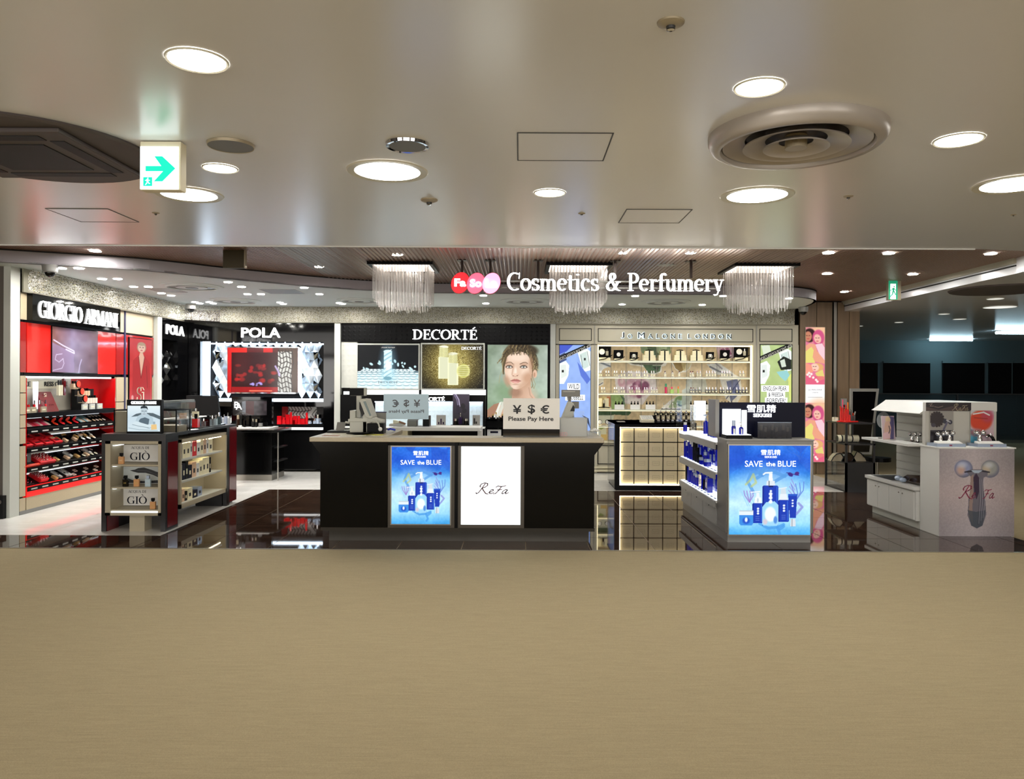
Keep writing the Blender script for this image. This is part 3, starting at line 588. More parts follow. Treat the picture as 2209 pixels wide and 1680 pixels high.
# ================================================================ crystal curtains
def curtain(name, label, o, u, n, length, z0, z1, rows, pitch):
    nx = int(length/pitch); oc = np.array([(1, 0, 0), (0, 1, 0), (0, 0, 1), (-1, 0, 0), (0, -1, 0), (0, 0, -1)])*.0068
    fc = np.array([(0, 1, 2), (1, 3, 2), (3, 4, 2), (4, 0, 2), (1, 0, 5), (3, 1, 5), (4, 3, 5), (0, 4, 5)])
    cnt = nx*rows; U = np.tile(np.arange(nx)*pitch, rows)+rng.normal(0, .001, cnt); Z = np.repeat(np.linspace(z0+.01, z1-.01, rows), nx)
    curve = np.where((Z-z0)/(z1-z0) > .72, ((Z-z0)/(z1-z0)-.72)*.18, 0)
    C = np.array(o)+U[:, None]*np.array(u)+curve[:, None]*np.array(n)*1.0; C[:, 2] = Z
    ang = rng.random((cnt, 3))*3.1; ca, sa = np.cos(ang), np.sin(ang)
    V = np.tile(oc, (cnt, 1, 1)); x = V[..., 0]*ca[:, 0:1]-V[..., 1]*sa[:, 0:1]; y = V[..., 0]*sa[:, 0:1]+V[..., 1]*ca[:, 0:1]; zz = V[..., 2]
    y2 = y*ca[:, 1:2]-zz*sa[:, 1:2]; z2 = y*sa[:, 1:2]+zz*ca[:, 1:2]; V = np.stack([x, y2, z2], -1)+C[:, None, :]
    o0 = np.array([C[:, 0].mean(), C[:, 1].mean(), z0]); Fc = (fc[None]+np.arange(cnt)[:, None, None]*6).reshape(-1, 3)
    root = thing(name, label, 'crystal curtain', tuple(o0))
    me = bpy.data.meshes.new('bead_strings'); me.from_pydata((V.reshape(-1, 3)-o0).tolist(), [], Fc.tolist()); me.materials.append(MATS['beads'])
    ob = bpy.data.objects.new('bead_strings', me); COL.objects.link(ob); ob.parent = root; ob['kind'] = 'stuff'
    return root
M('curtain_back', (150, 146, 128), .4, metal=.2)
t = curtain('crystal_curtain', 'long crystal bead curtain over the back shop fronts', (-5.25, YB-.1, 0), UX, (0, -1, 0), 10.12, 2.655, 2.925, 19, .0165)
B('curtain_back').box(-5.3, 4.87, YB-.06, YB-.04, 2.65, ZI).build('backing', t)
t = curtain('crystal_curtain', 'crystal bead curtain along the left wall over the red counter', (XL+.1, 9.05, 0), UY, (1, 0, 0), 4.0, 2.655, 2.925, 19, .0165)
B('curtain_back').box(XL+.02, XL+.04, 9.05, 13.4, 2.65, ZI).build('backing', t)

t = curtain('crystal_curtain', 'short slanted crystal bead curtain filling the inner corner', (XL+.1, 13.05, 0), (.78, .62, 0), (.62, -.78, 0), .84, 2.655, 2.925, 19, .0165)
# ================================================================ chandeliers
for ci, (pxa, pxb) in enumerate(((801, 926), (1187, 1313), (1590, 1716))):
    y0 = 9.36; x0 = W(pxa, 562, y0)[0]; x1 = W(pxb, 562, y0)[0]; y1 = y0+.7; cx, cy = (x0+x1)/2, (y0+y1)/2
    t = thing('chandelier', ('square glass-rod chandelier left of the oval signs', 'square glass-rod chandelier behind the word Cosmetics', 'square glass-rod chandelier past the word Perfumery')[ci], 'chandelier', (cx, cy, ZB), 'glass-rod chandeliers')
    b = B('black')
    for q in ((x0-.045, x1+.045, y0-.045, y0), (x0-.045, x1+.045, y1, y1+.045), (x0-.045, x0, y0, y1), (x1, x1+.045, y0, y1)): b.box(*q, ZB-.04, ZB)
    b.build('frame', t); B('chandelier_light').box(x0, x1, y0, y1, ZB-.02, ZB-.002).build('light_panel', t)
    b = B('rod_glass'); n = 19; m_ = 9
    for i in range(n):
        for j in range(m_):
            if not (i in (0, 1, n-2, n-1) or j in (0, 1, m_-1) or (i+j) % 4 == 0): continue
            ii = min(i, n-1-i); L_ = (.42, .45, .52)[min(ii, 2)]+(.03 if 0 < j < m_-1 else 0)+random.uniform(-.012, .012)
            b.cyl((x0+.02+(x1-x0-.04)*i/(n-1)+random.uniform(-.004, .004), y0+.02+(y1-y0-.04)*j/(m_-1), ZB-.03-L_), .0075, L_, 6)
    o = b.build('glass_rods', t); o['kind'] = 'stuff'


# ================================================================ left wall: red make-up bay
def LW(px, py, X=XL):
    dx, dy = px-CX, py-CY; d = X*F/(dx+dy*RO); return (X, d, EYE-(dy-dx*RO)/F*d)
def ly(px, X=XL): return LW(px, 826, X)[1]
Y0, Y1, Y2, Y3, Y4, Y5 = ly(27), ly(57), ly(249), ly(269), ly(331), ly(341)
Y0 = 9.06
t = thing('makeup_wall_unit', 'tall beige and red make-up wall unit with lit white lettering', 'display unit', (XL, 10.7, 0))
X = XL
def wpan(name, ya, yb, za, zb, mat, th=.03, xo=0, par=t): return B(mat).box(X-th+xo, X+xo, ya, yb, za, zb).build(name, par)
B('black').box(X-.25, X-.242, Y0, Y4, 0, 2.65).box(X-.24, X-.03, Y0, Y1-.012, 0, 2.65).box(X-.24, X-.03, Y2+.1, Y4, 0, 2.65).box(X-.24, X-.03, Y1, Y2+.1, 1.67, 2.65).build('carcass', t)
for ya, yb, za, zb in ((Y0, Y1, 2.33, 2.65), (Y2+.02, Y3-.03, 2.33, 2.65), (Y3+.03, Y4, 2.33, 2.65), (Y0, Y1-.01, 1.46, 1.66), (Y0, Y1-.01, 1.2, 1.45), (Y0, Y1-.01, 1.04, 1.19), (Y0, Y1-.01, .85, 1.03),
                       (Y0, Y1-.01, .22, .82), (Y0, Y1-.01, .05, .2), (Y1+.01, Y2+.1, .05, .2), (Y2+.03, Y3-.02, 1.3, 1.66), (Y2+.03, Y3-.02, .05, 1.29), (Y3+.03, Y4, .05, 1.66)):
    wpan('wall_panel', ya, yb, za, zb, 'beige')
B('dark_grey').box(X, X+.004, Y0+.13, Y0+.2, .62, .78).build('handle_slot', t)
wpan('plinth', Y0, Y4, 0, .05, 'grey', .02)
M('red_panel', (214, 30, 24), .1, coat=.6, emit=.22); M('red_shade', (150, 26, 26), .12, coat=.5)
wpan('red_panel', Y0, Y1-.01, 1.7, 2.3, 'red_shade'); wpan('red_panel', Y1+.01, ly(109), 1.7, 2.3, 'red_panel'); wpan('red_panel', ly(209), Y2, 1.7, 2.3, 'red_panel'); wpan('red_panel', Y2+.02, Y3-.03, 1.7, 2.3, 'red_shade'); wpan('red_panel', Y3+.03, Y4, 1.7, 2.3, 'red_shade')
wpan('post', Y3-.02, Y3+.02, 0, 2.65, 'navy_line', .03, .006)
sg = B('black_gloss').box(X-.03, X+.07, Y1, Y2, 2.325, 2.65).build('sign_panel', t)
serif('GIORGIO ARMANI', (X+.075, (ly(70)+ly(242))/2, 2.475), UY, ly(242)-ly(70), .205, MATS['sign_white'], sg, 'lettering', .012, a=.062, b=.018, track=-.02)
c = Canvas(0, 0, 100, 75, 1, (92, 70, 74)).grad([(0, (104, 66, 62)), (40, (110, 96, 120)), (100, (78, 56, 62))], 'x').noise(9, .04)
c.poly([(0, 26), (45, 42), (46, 75), (0, 75)], (122, 104, 136), .7).line([(3, 22), (22, 30), (45, 38), (46, 42), (28, 36)], 1.6, (190, 180, 214)).line([(62, 52), (58, 62), (56, 75)], 2, (150, 140, 175), .8)
c.line([(20, 44), (8, 46), (6, 54), (14, 58), (22, 52), (24, 60), (20, 68), (2, 72)], .9, (196, 190, 220), .8)
scn = B('black_gloss').box(X-.02, X+.012, ly(109), ly(209), 1.7, 2.3).build('screen', t)
c.put('screen_picture', (X+.014, ly(110), 1.71), UY, ly(208.5)-ly(110), .58, MATS['print_dim'], scn)
# tall poster with a figure in a red suit
def lady(c, cx, cy, s, skin, hair, face_only=False):
    """a plain painted face: head, hair, brows, eyes, nose, lips"""
    c.ell(cx, cy-.9*s, 6.6*s, 8.2*s, hair, .2).ell(cx, cy, 5*s, 7*s, skin, .15).ell(cx, cy-6*s, 5.4*s, 2.6*s, hair, .3)
    for k in (-1, 1):
        c.ell(cx+k*2.1*s, cy-.6*s, 1.1*s, .45*s, (60, 40, 36), .5).line([(cx+k*1*s, cy-1.8*s), (cx+k*3.2*s, cy-1.9*s)], .45*s, (90, 62, 50), .8)
    c.line([(cx, cy-.4*s), (cx+.3*s, cy+1.8*s), (cx-.5*s, cy+2*s)], .4*s, [v*.8 for v in skin]).ell(cx, cy+3.6*s, 1.7*s, .7*s, (176, 70, 70), .5)
c = Canvas(277, 728, 325, 872, 1.6, (196, 46, 46)).noise(12, .03)
c.poly([(284, 778), (297, 764), (307, 764), (320, 782), (322, 872), (282, 872)], (178, 34, 36)).poly([(299, 758), (304, 758), (308, 770), (301, 818), (296, 770)], (222, 176, 150))
c.line([(296, 770), (301, 818), (309, 768)], 1.2, (120, 14, 18)).line([(313, 790), (315, 840)], 1, (120, 14, 18)); lady(c, 302, 749, 1.5, (224, 184, 162), (168, 140, 110))
c.ell(283, 862, 2.5, 6, (236, 200, 190), .4, .7)
p = B('black').box(X-.02, X+.015, ly(276), ly(326), 1.27, 2.27).build('poster_board', t); c.put('poster_print', (X+.018, ly(277), 1.28), UY, ly(325)-ly(277), .98, MATS['print_lit'], p)
serif('Sì', (X+.022, ly(301), 1.40), UY, .26, .22, MATS['cream'], p, 'lettering', .003, a=.04, b=.03)
# the lit niche with a flat shelf and four sloping trays
M('mirror_back', (206, 198, 180), .25, metal=.2)
nb = B('mirror_back').box(X-.24, X-.235, Y1, ly(190), .2, 1.64).build('back_panel', t); B('red').box(X-.24, X-.235, ly(190), Y2+.08, .2, 1.64).build('back_panel', t)
B('red').box(X-.24, X, Y2-.01, Y2, .2, 1.64).build('side_panel', t); B('red').box(X-.24, X, Y1, Y1+.01, .2, 1.64).build('side_panel', t)
B('red_glow').box(X-.2, X+.005, Y1, Y2+.08, .2, .325).build('glowing_base', t)
B('led').box(X-.06, X-.01, Y1+.02, Y2-.1, 1.635, 1.655).build('light_strip', t)
B('cream').box(X-.232, X-.23, Y1+.04, ly(165), 1.5, 1.61).build('message_board', t)
text('MAKE', (X-.226, Y1+.28, 1.56), UY, .3, .06, MATS['ink'], t, bold=.02); text('RESS CODE', (X-.226, Y1+.96, 1.56), UY, .5, .06, MATS['ink'], t, bold=.02)
B('glow_white').lathe([(.025, 0), (.03, .34)], (X-.1, ly(94), 1.25), 10).build('upright_lamp', t)
B('black').box(X-.23, X+.01, Y1+.01, Y2-.02, 1.15, 1.21).build('shelf', t)
TR = [1.012, .782, .55, .318]
for zt in TR:
    b = B('black'); b.prism([(X, zt-.055), (X+.012, zt-.05), (X+.012, zt), (X-.005, zt), (X-.2, zt+.115), (X-.23, zt+.115), (X-.23, zt-.0)], Y1+.015, Y2-.02, 'y')
    b.f = b.f; o = b.build('sloping_tray', t)
    B('glow_white').box(X-.22, X-.205, Y1+.05, Y2-.06, zt+.118, zt+.124).build('light_strip', t)
    b = B('pilaster')
    for k in range(9): b.box(X+.012, X+.0135, Y1+.08+k*.215, Y1+.2+k*.215, zt-.035, zt-.02)
    b.build('label_strip', t)
# items on the trays
sv = Vector((-.2, 0, .12)).normalized(); nv = Vector((.12, 0, .2)).normalized()
def on_tray(zt, y, s):     # point on a tray's slope: s metres up from the lip
    return Vector((X-.008, y, zt+.001))+sv*s
for nm, cc in (('orange', (240, 130, 50)), ('pink', (236, 90, 120)), ('rose', (220, 40, 80)), ('sky', (170, 220, 230)), ('nude', (226, 190, 156)), ('tan', (200, 160, 100)), ('scarlet', (214, 30, 40)), ('red_orange', (226, 60, 30)), ('shell', (240, 214, 200)), ('plum', (122, 30, 50))): M(nm, cc, .35)
def slab(name, y, s, w, l, h, mats, lab, cat, grp, zt, kind='palette'):
    o0 = on_tray(zt, y, s); f3 = lambda a, b_, c_: tuple(o0+Vector((0, 1, 0))*a+sv*b_+nv*c_)
    b = B('black'); b.xf = f3
    if kind == 'palette':
        b.box(-w/2, w/2, 0, l, 0, h); n = len(mats)
        for i, m_ in enumerate(mats): b.m(m_).box(-w/2+.004+i*(w-.008)/n, -w/2+.002+(i+1)*(w-.008)/n, .006, l*.55, h, h+.003)
        b.m(mats[0]).box(-w/2+.004, w/2-.004, l*.6, l-.004, h, h+.003)
    elif kind == 'compact':
        b.cyl((0, l/2, 0), w/2, h, 16).m(mats[0]).cyl((0, l/2, h), w*.42, .003, 16)
    elif kind == 'open_compact':
        b.cyl((0, w/2, 0), w/2, h, 16).m(mats[0]).cyl((0, w/2, h), w*.42, .003, 16); b.m('black').lathe([(w/2, 0), (w/2, .008)], (0, w*1.0, w*.5), 16, 'y').m(mats[0]).lathe([(w*.43, -.003), (w*.43, 0)], (0, w*1.0, w*.5), 16, 'y')
    elif kind == 'lipsticks':
        b.m(mats[0]).box(-w/2, w/2, 0, l, 0, h)
        for i in range(4):
            for j in range(3): b.m('chrome').cyl((-w/2+w*(j+.5)/3, l*(i+.5)/4, h), .006, .012, 8).m(mats[1]).cyl((-w/2+w*(j+.5)/3, l*(i+.5)/4, h+.012), .005, .012, 8, r2=.002)
    elif kind == 'brushes':
        for i in range(4):
            a = (-w/2+w*(i+.5)/4, .0); b.m('black').tube([(a[0], a[1], .01), (a[0]+.01, l*.7, .02)], .006, 6).m(mats[0]).tube([(a[0]+.01, l*.7, .02), (a[0]+.012, l, .028)], .011, 6)
    elif kind == 'bottle':
        b.m(mats[0]).box(-w/2, w/2, 0, l*.6, 0, h).m('black').box(-w*.3, w*.3, l*.6, l, h*.2, h*.8)
    elif kind == 'box':
        b.m(mats[0]).box(-w/2, w/2, 0, l, 0, h).m('ink').box(-w*.3, w*.3, l*.3, l*.5, h, h+.001)
    o = b.build(name); return tag(o, lab, cat, grp)
L1 = [('palette', ['orange', 'red_orange', 'shell']), ('palette', ['red_orange', 'shell', 'pink']), ('palette', ['scarlet', 'pink', 'shell']), ('palette', ['rose', 'pink', 'shell']), ('open_compact', ['red_orange']), ('open_compact', ['scarlet']), ('open_compact', ['red_orange']), ('open_compact', ['scarlet']), ('palette', ['sky', 'white', 'nude']), ('palette', ['sky', 'shell', 'nude'])]
ys = [ly(v) for v in (62, 74, 91, 108, 127, 142, 157, 171, 185, 198)]
for i, ((k, ms), y) in enumerate(zip(L1, ys)):
    cat = 'palette' if k == 'palette' else 'compact'
    if k == 'palette': slab('makeup_palette', y, .03, .17 if i < 8 else .13, .17, .012, ms, '%s-toned open make-up palette, %s along the top sloping tray' % (ms[0].replace('_', '-'), ordn(i)), cat, 'palettes on the top tray', TR[0])
    else:
        slab('powder_compact', y, .01, .085, .085, .015, ms, 'open %s compact, front row, %s along the top sloping tray' % (ms[0].replace('_', '-'), ordn(i)), cat, 'compacts on the top tray', TR[0], k)
        slab('powder_compact', y-.03, .12, .085, .085, .015, ms, 'open %s compact, back row, %s along the top sloping tray' % (ms[0].replace('_', '-'), ordn(i)), cat, 'compacts on the top tray', TR[0], k)
k = 0
for r_ in range(2):
    for j in range(4):
        slab('eyeshadow_pot', ly(211)+j*.085+(.03 if r_ else 0), .03+.1*r_, .06, .06, .01, ['shell' if (j+r_) % 2 else 'nude'], 'pale round eyeshadow pot, %s row, %s from the red end wall' % (('front', 'back')[r_], ordn(3-j)), 'eyeshadow', 'pots at the end of the top tray', TR[0], 'compact')
for r_ in range(2):
    for j in range(4):
        slab('red_carton', ly(67)+j*.2-(.07*r_), .02+.11*r_, .15, .1, .03+.02*r_, ['scarlet'], 'small red carton in the %s row, %s along the second sloping tray' % (('front', 'back')[r_], ordn(j)), 'box', 'red cartons on the second tray', TR[1], 'box')
for j in range(9):
    k = 'bottle' if j % 3 else 'brushes'
    slab('foundation_bottle' if k == 'bottle' else 'makeup_brush_set', ly(128)+j*.105, .02+.05*(j % 2), .045 if k == 'bottle' else .08, .11, .03, ['tan' if j % 2 else 'nude'], ('tan lying foundation bottle, %s along the second tray past the red cartons' if k == 'bottle' else 'bundle of black brushes, %s along the second tray past the red cartons') % ordn(j), 'bottle' if k == 'bottle' else 'brush set', 'loose items on the second tray', TR[1], k)
for r_ in range(3):
    for j in range(3): slab('powder_pot', ly(184)+j*.13+.03*r_, .005+.068*r_, .07, .06, .02, ['white'], 'white round powder pot, %s row up, %s along the second tray end' % (ordn(r_), ordn(j)), 'powder pot', 'white pots at the end of the second tray', TR[1], 'compact')
slab('pencil_tray', ly(66), .03, .26, .17, .02, ['ink'], 'black tray of pencils at the near end of the third sloping tray', 'pencil tray', None, TR[2], 'box'); slab('red_box', ly(71), .0, .3, .03, .025, ['red_orange'], 'low red-orange box at the front of the third sloping tray', 'box', None, TR[2], 'box')
slab('lipstick_stand', ly(98), .01, .17, .19, .04, ['scarlet', 'shell'], 'red lipstick stand, nearer one on the third sloping tray', 'lipstick stand', 'red lipstick stands', TR[2], 'lipsticks'); slab('lipstick_stand', ly(112), .01, .19, .19, .04, ['scarlet', 'shell'], 'red lipstick stand, farther one on the third sloping tray', 'lipstick stand', 'red lipstick stands', TR[2], 'lipsticks')
for j in range(8):
    k = ('bottle', 'brushes', 'bottle', 'box')[j % 4]
    slab(('foundation_bottle', 'makeup_brush_set', 'foundation_bottle', 'cream_carton')[j % 4], ly(130)+j*.115, .02+.04*(j % 2), .05, .12, .028, [('tan', 'black', 'nude', 'white')[j % 4]], ('tan lying bottle', 'bundle of dark brushes', 'nude lying bottle', 'white flat carton')[j % 4]+', %s along the third tray past the lipsticks' % ordn(j), ('bottle', 'brush set', 'bottle', 'box')[j % 4], 'loose items on the third tray', TR[2], k)
for r_ in range(2):
    for j in range(4): slab('powder_pot', ly(188)+j*.1+.03*r_, .02+.1*r_, .062, .06, .012, ['shell' if r_ else 'cream'], 'cream oval powder pot, %s row, %s along the third tray end' % (('front', 'back')[r_], ordn(j)), 'powder pot', 'cream pots at the end of the third tray', TR[2], 'compact')
slab('lipstick_stand', ly(66), .02, .2, .19, .02, ['black', 'pink'], 'black lipstick stand at the near end of the lowest tray', 'lipstick stand', None, TR[3], 'lipsticks'); slab('lipstick_stand', ly(101), .03, .16, .17, .045, ['scarlet', 'shell'], 'red lipstick stand on the lowest tray', 'lipstick stand', None, TR[3], 'lipsticks')
for j in range(4): slab('mascara_box', ly(140)+j*.07, .04, .05, .15, .02, ['white' if j != 1 else 'black'], '%s upright mascara carton, %s of four on the lowest tray' % ('white' if j != 1 else 'black', ordn(j)), 'box', 'cartons on the lowest tray', TR[3], 'box')
for j in range(6): slab('blusher_box', ly(168)+j*.13, .03+.07*(j % 2), .06, .045, .012, ['shell'], 'pale square blusher, %s along the lowest tray end' % ordn(j), 'blusher', 'blushers on the lowest tray', TR[3], 'box')
slab('foundation_bottle', ly(127), .02, .05, .12, .03, ['tan'], 'single tan bottle lying on the lowest tray', 'bottle', None, TR[3], 'bottle')
# flat shelf items
def upright(name, x, y, z, w, h, mats, lab, cat, grp=None, kind='bottle', d=None):
    b = B(mats[0]); d = d or w
    if kind == 'bottle': b.box(x-d/2, x+d/2, y-w/2, y+w/2, z, z+h*.68).m(mats[1]).cyl((x, y, z+h*.68), w*.3, h*.32, 10)
    elif kind == 'round': b.cyl((x, y, z), w/2, h*.66, 12).m(mats[1]).cyl((x, y, z+h*.66), w*.36, h*.34, 12)
    elif kind == 'box': b.box(x-d/2, x+d/2, y-w/2, y+w/2, z, z+h).m(mats[-1]).box(x+d/2, x+d/2+.001, y-w*.3, y+w*.3, z+h*.35, z+h*.6)
    return tag(b.build(name), lab, cat, grp)
Z = 1.21
for j, px in enumerate((62, 75, 97)): upright('price_card', X-.02, ly(px), Z, .11, .07, ['champagne', 'cream'], 'cream card stand, %s from the near end of the flat make-up shelf' % ordn(j), 'card', 'card stands on the flat shelf', 'box', .02)
for j, px in enumerate((186, 202, 218)): upright('price_card', X-.02, ly(px), Z, .12, .075, ['pilaster', 'cream'], 'pale card stand, %s of three under the foundation bottles' % ordn(j), 'card', 'card stands on the flat shelf', 'box', .02)
for j in range(10): upright('lip_gloss', X-.07-.04*(j % 2), ly(62)+j*.055, Z, .026, .15, ['scarlet' if j % 3 else 'plum', 'chrome'], 'red upright lip gloss tube, %s along the flat make-up shelf' % ordn(j), 'lip gloss', 'lip glosses on the flat shelf', 'round')
b = B('plum'); b.xf = lambda x, y, z: (X-.02-.12*z/.26, y, Z+z); b.box(0, 0, 0, 0, 0, 0); b = B('red_dark'); b.prism([(X-.03, Z), (X-.14, Z+.25), (X-.17, Z+.25), (X-.1, Z)], ly(103), ly(133), 'y')
o = tag(b.build('easel_panel'), 'leaning dark red display panel on the flat make-up shelf', 'display panel'); 
for k in range(3):
    for z_ in range(2): B('ink').cyl((X-.075-.035*z_, ly(119)+k*.035, Z+.07+z_*.055), .012, .02, 8).build('tester_pot', o)
text('Si', (X-.115, ly(117), Z+.21), UY, .05, .05, MATS['cream'], o)
for r_, (n_, z_, px) in enumerate(((5, 0, 196), (4, .1, 190), (2, .2, 181))):
    for j in range(n_): upright('foundation_bottle', X-.09-.03*r_, ly(px)+j*.065, Z+.08+z_, .05, .11, ['nude' if r_ else 'shell', 'black'], 'nude foundation bottle with black cap, %s of tier %s on the stepped stand' % (ordn(j), ('one', 'two', 'three')[r_]), 'bottle', 'foundation bottles on the stepped stand', 'bottle')
b = B('soft_black'); b.prism([(X-.05, Z), (X-.05, Z+.08), (X-.1, Z+.08), (X-.1, Z+.18), (X-.13, Z+.18), (X-.13, Z+.28), (X-.18, Z+.28), (X-.18, Z)], ly(182), ly(222), 'y'); tag(b.build('stepped_stand'), 'black stepped stand carrying the foundation bottles', 'display stand')
for j, (px, z_) in enumerate(((172, .3), (180, .2), (187, .1))):
    b = B('black'); y_ = ly(px); b.lathe([(.05, 0), (.05, .015)], (X-.03, y_, Z+z_+.05), 18, 'x').m('red_orange').lathe([(.044, .015), (.044, .019)], (X-.03, y_, Z+z_+.05), 18, 'x').m('champagne').box(X-.1, X-.02, y_-.03, y_+.03, Z+z_-.01, Z+z_); tag(b.build('powder_compact'), 'round red powder compact standing open, %s of three beside the bottles' % ('topmost', 'middle', 'lowest')[j], 'compact', 'standing red compacts')
for j, px in enumerate((146, 151, 157)): upright('tall_tube_box', X-.12, ly(px), Z+.2, .035, (.2, .2, .32)[j], [('cream', 'cream', 'red_dark')[j], 'ink'], ('cream upright tube, nearer of two before the dark tall one', 'cream upright tube, farther of two before the dark tall one', 'tall dark red and black upright tube on the flat shelf')[j], 'tube', 'upright tubes on the flat shelf', 'bottle')

# ================================================================ left wall: side of the black bay
t = thing('black_side_bay', 'black glossy side bay with white lettering in the inner corner', 'display unit', (X, 13.0, 0))
B('pilaster').box(X-.2, X+.06, Y4+.01, Y5, 0, 2.65).build('post', t)
B('black_gloss').box(X-.2, X+.02, Y5, 13.58, 2.3, 2.65).build('header', t); B('black_gloss').box(X-.2, X-.15, Y5, 13.58, 0, 2.3).build('back_panel', t); B('black').box(X-.15, X+.03, Y5, 13.58, 0, .95).build('base_cabinet', t)
B('black_gloss').box(X-.15, X+.02, ly(381), 13.58, .95, 2.3).build('side_panel', t)
text('POLA', (X+.024, (12.75+13.42)/2, 2.475), UY, .68, .165, MATS['sign_white'], t, 'lettering', .01, bold=.02, space=.96)
for i in range(3):
    for j in range(3):
        y_, z_ = Y5+.12+i*.25, 1.62+j*.2
        b = B('chrome' if (i+j) % 2 else 'black_gloss'); b.add([(X-.15, y_-.12, z_), (X-.15, y_, z_+.12), (X-.15, y_+.12, z_), (X-.15, y_, z_-.12), (X-.08, y_, z_)], [(0, 1, 4), (1, 2, 4), (2, 3, 4), (3, 0, 4)]); b.build('mirror_pyramid', t)
for k in range(3): B('glow_white').box(X-.1, X-.09, Y5+.16+k*.28, Y5+.24+k*.28, 1.84, 1.88).build('small_lamp', t)
for k in range(2):
    b = B('steel'); b.xf = lambda x, y, z, k=k: (X-.02+x, Y5+.25+k*.3+y*.8+z*.2, 1.1+z-y*.7); b.box(-.05, .05, 0, .3, 0, .02); tag(b.build('leaning_frame'), 'steel frame leaning in the dark side bay, %s one' % ('nearer', 'farther')[k], 'frame', 'frames in the dark side bay')
B('black_gloss').box(X-.15, X+.03, Y5, ly(381), .95, 1.0).build('counter_top', t)

# ================================================================ back wall bays
def bw(px, py=826, d=YB): q = W(px, py, d); return q[0], q[2]
def bx(px, d=YB): return W(px, 780, d)[0]
def bz(py, px=1120, d=YB): return W(px, py, d)[2]
# --- black bay with mirror pyramids
xa, xb = bx(420)-.55, bx(721); 
t = thing('pyramid_wall_unit', 'black cosmetics bay with glowing mirror pyramids and dark screen', 'display unit', ((xa+xb)/2, YB, 0))
zt_, nz0, nz1 = 2.65, bz(866, 560), bz(737, 560); nx0, nx1 = bx(432), bx(698)
B('black_gloss').box(xa, xb, YB, YB+.3, nz1, zt_).build('header', t); B('black_gloss').box(xa, nx0, YB, YB+.3, .0, nz1).build('side_panel', t); B('black_gloss').box(nx1, xb, YB, YB+.3, 0, nz1).build('side_panel', t)
hdr = t
text('POLA', ((bx(521)+bx(605))/2, YB-.012, bz(717.5, 563)), UX, bx(605)-bx(521), bz(707)-bz(728.5), MATS['sign_white'], t, 'lettering', .012, bold=.018)
B('black').box(nx0, nx1, YB+.22, YB+.3, nz0, nz1).build('niche_back', t)
M('strip_cool', (215, 235, 255), .5, emit=6); M('pyr_reflection_white', (226, 234, 240), .12, spec=.8); M('mirror', (228, 234, 240), .05, metal=1); M('pyr_silver', (200, 212, 224), .3, metal=.8)
B('strip_cool').box(nx0, nx0+.1, YB+.1, YB+.2, nz0, nz1).build('light_column', t)
B('strip_cool').box(bx(640), bx(647), YB+.06, YB+.12, bz(848), bz(752)).build('light_column', t)
B('strip_cool').box(nx0, nx1, YB+.02, YB+.2, nz0, nz0+.05).build('light_shelf', t); B('strip_cool').box(nx0+.1, nx1, YB+.1, YB+.2, nz1-.04, nz1-.02).build('light_strip', t)
b = B('strip_cool')
for k in range(14): b.lathe([(.012, 0), (.012, .01)], (nx0+.12+k*(nx1-nx0-.2)/13, YB+.03, nz1-.015), 8)
b.build('bulb_row', t)
pw, ph = .1475, .285; px0, px1 = nx0+.13, nx1-.01
tvx0, tvx1, tvz0, tvz1 = bx(488), bx(641), bz(849), bz(752)
k = 0
for j in range(-1, 9):
    for i in range(0, 15):
        cx = px0+(i+(.5 if j % 2 else 0))*pw; cz = nz1-.03-j*ph/2
        if cx-pw/2 < px0-.02 or cx+pw/2 > px1+.01 or cz+ph/2 > nz1+.02+ph/2 or cz-ph/2 < nz0-.06: continue
        if tvx0-.02 < cx < tvx1+.02 and tvz0-.02 < cz < tvz1+.0: continue
        up, dn = min(ph/2, nz1-.03-cz), min(ph/2, cz-nz0-.05)
        if up <= .01:
            pts = [(cx-pw/2, cz), (cx+pw/2, cz), (cx, cz-ph/2)]; 
        elif dn <= .01: pts = [(cx-pw/2, cz), (cx, cz+ph/2), (cx+pw/2, cz)]
        else: pts = [(cx-pw/2, cz), (cx, cz+up), (cx+pw/2, cz), (cx, cz-dn)]
        n = len(pts); b = B(('pyr_reflection_white', 'mirror', 'pyr_silver', 'pyr_reflection_white')[(i*3+j) % 4])  # white pyramids put the bright reflections of lit things into the colour
        ap = (cx, YB+.13, sum(p[1] for p in pts)/n); b.add([(p[0], YB+.2, p[1]) for p in pts]+[ap], [(q, (q+1) % n, n) for q in range(n)]); b.build('mirror_pyramid', t)
B('mirror').box(tvx0-.02, tvx1+.01, YB+.1, YB+.12, tvz0-.02, tvz1+.02).build('mirror_frame', t)
c = Canvas(488, 752, 641, 849, 1.2, (60, 8, 10)).rect(488, 752, 530, 762, (190, 24, 20)).rect(566, 752, 586, 762, (150, 18, 18)).rect(488, 752, 496, 849, (150, 20, 22)).rect(497, 762, 600, 838, (34, 6, 9)).rect(497, 838, 600, 849, (120, 14, 18)).rect(600, 752, 640, 849, (56, 40, 32)).rect(598, 760, 627, 849, (150, 152, 150))
rs = random.Random(3)
for i in range(9):
    y_ = 758+i*11; c.line([(598, y_), (606, y_+6), (616, y_+1), (628, y_+7)], 1.8, (24, 18, 18))
for i in range(5): x_ = 600+i*7; c.line([(x_, 756), (x_+4, 785), (x_-3, 812), (x_+3, 849)], 1.6, (24, 18, 18))
for i in range(26):
    x_, y_ = 505+rs.random()*85, 790+rs.random()*36; c.ell(x_, y_, 3+rs.random()*4, 2+rs.random()*3, (90+int(60*rs.random()), 22, 20), .6, .7)
for i in range(16): c.ell(532+rs.random()*34, 828+rs.random()*8, 2.4, 1.8, (130, 124, 190), .6, .8)
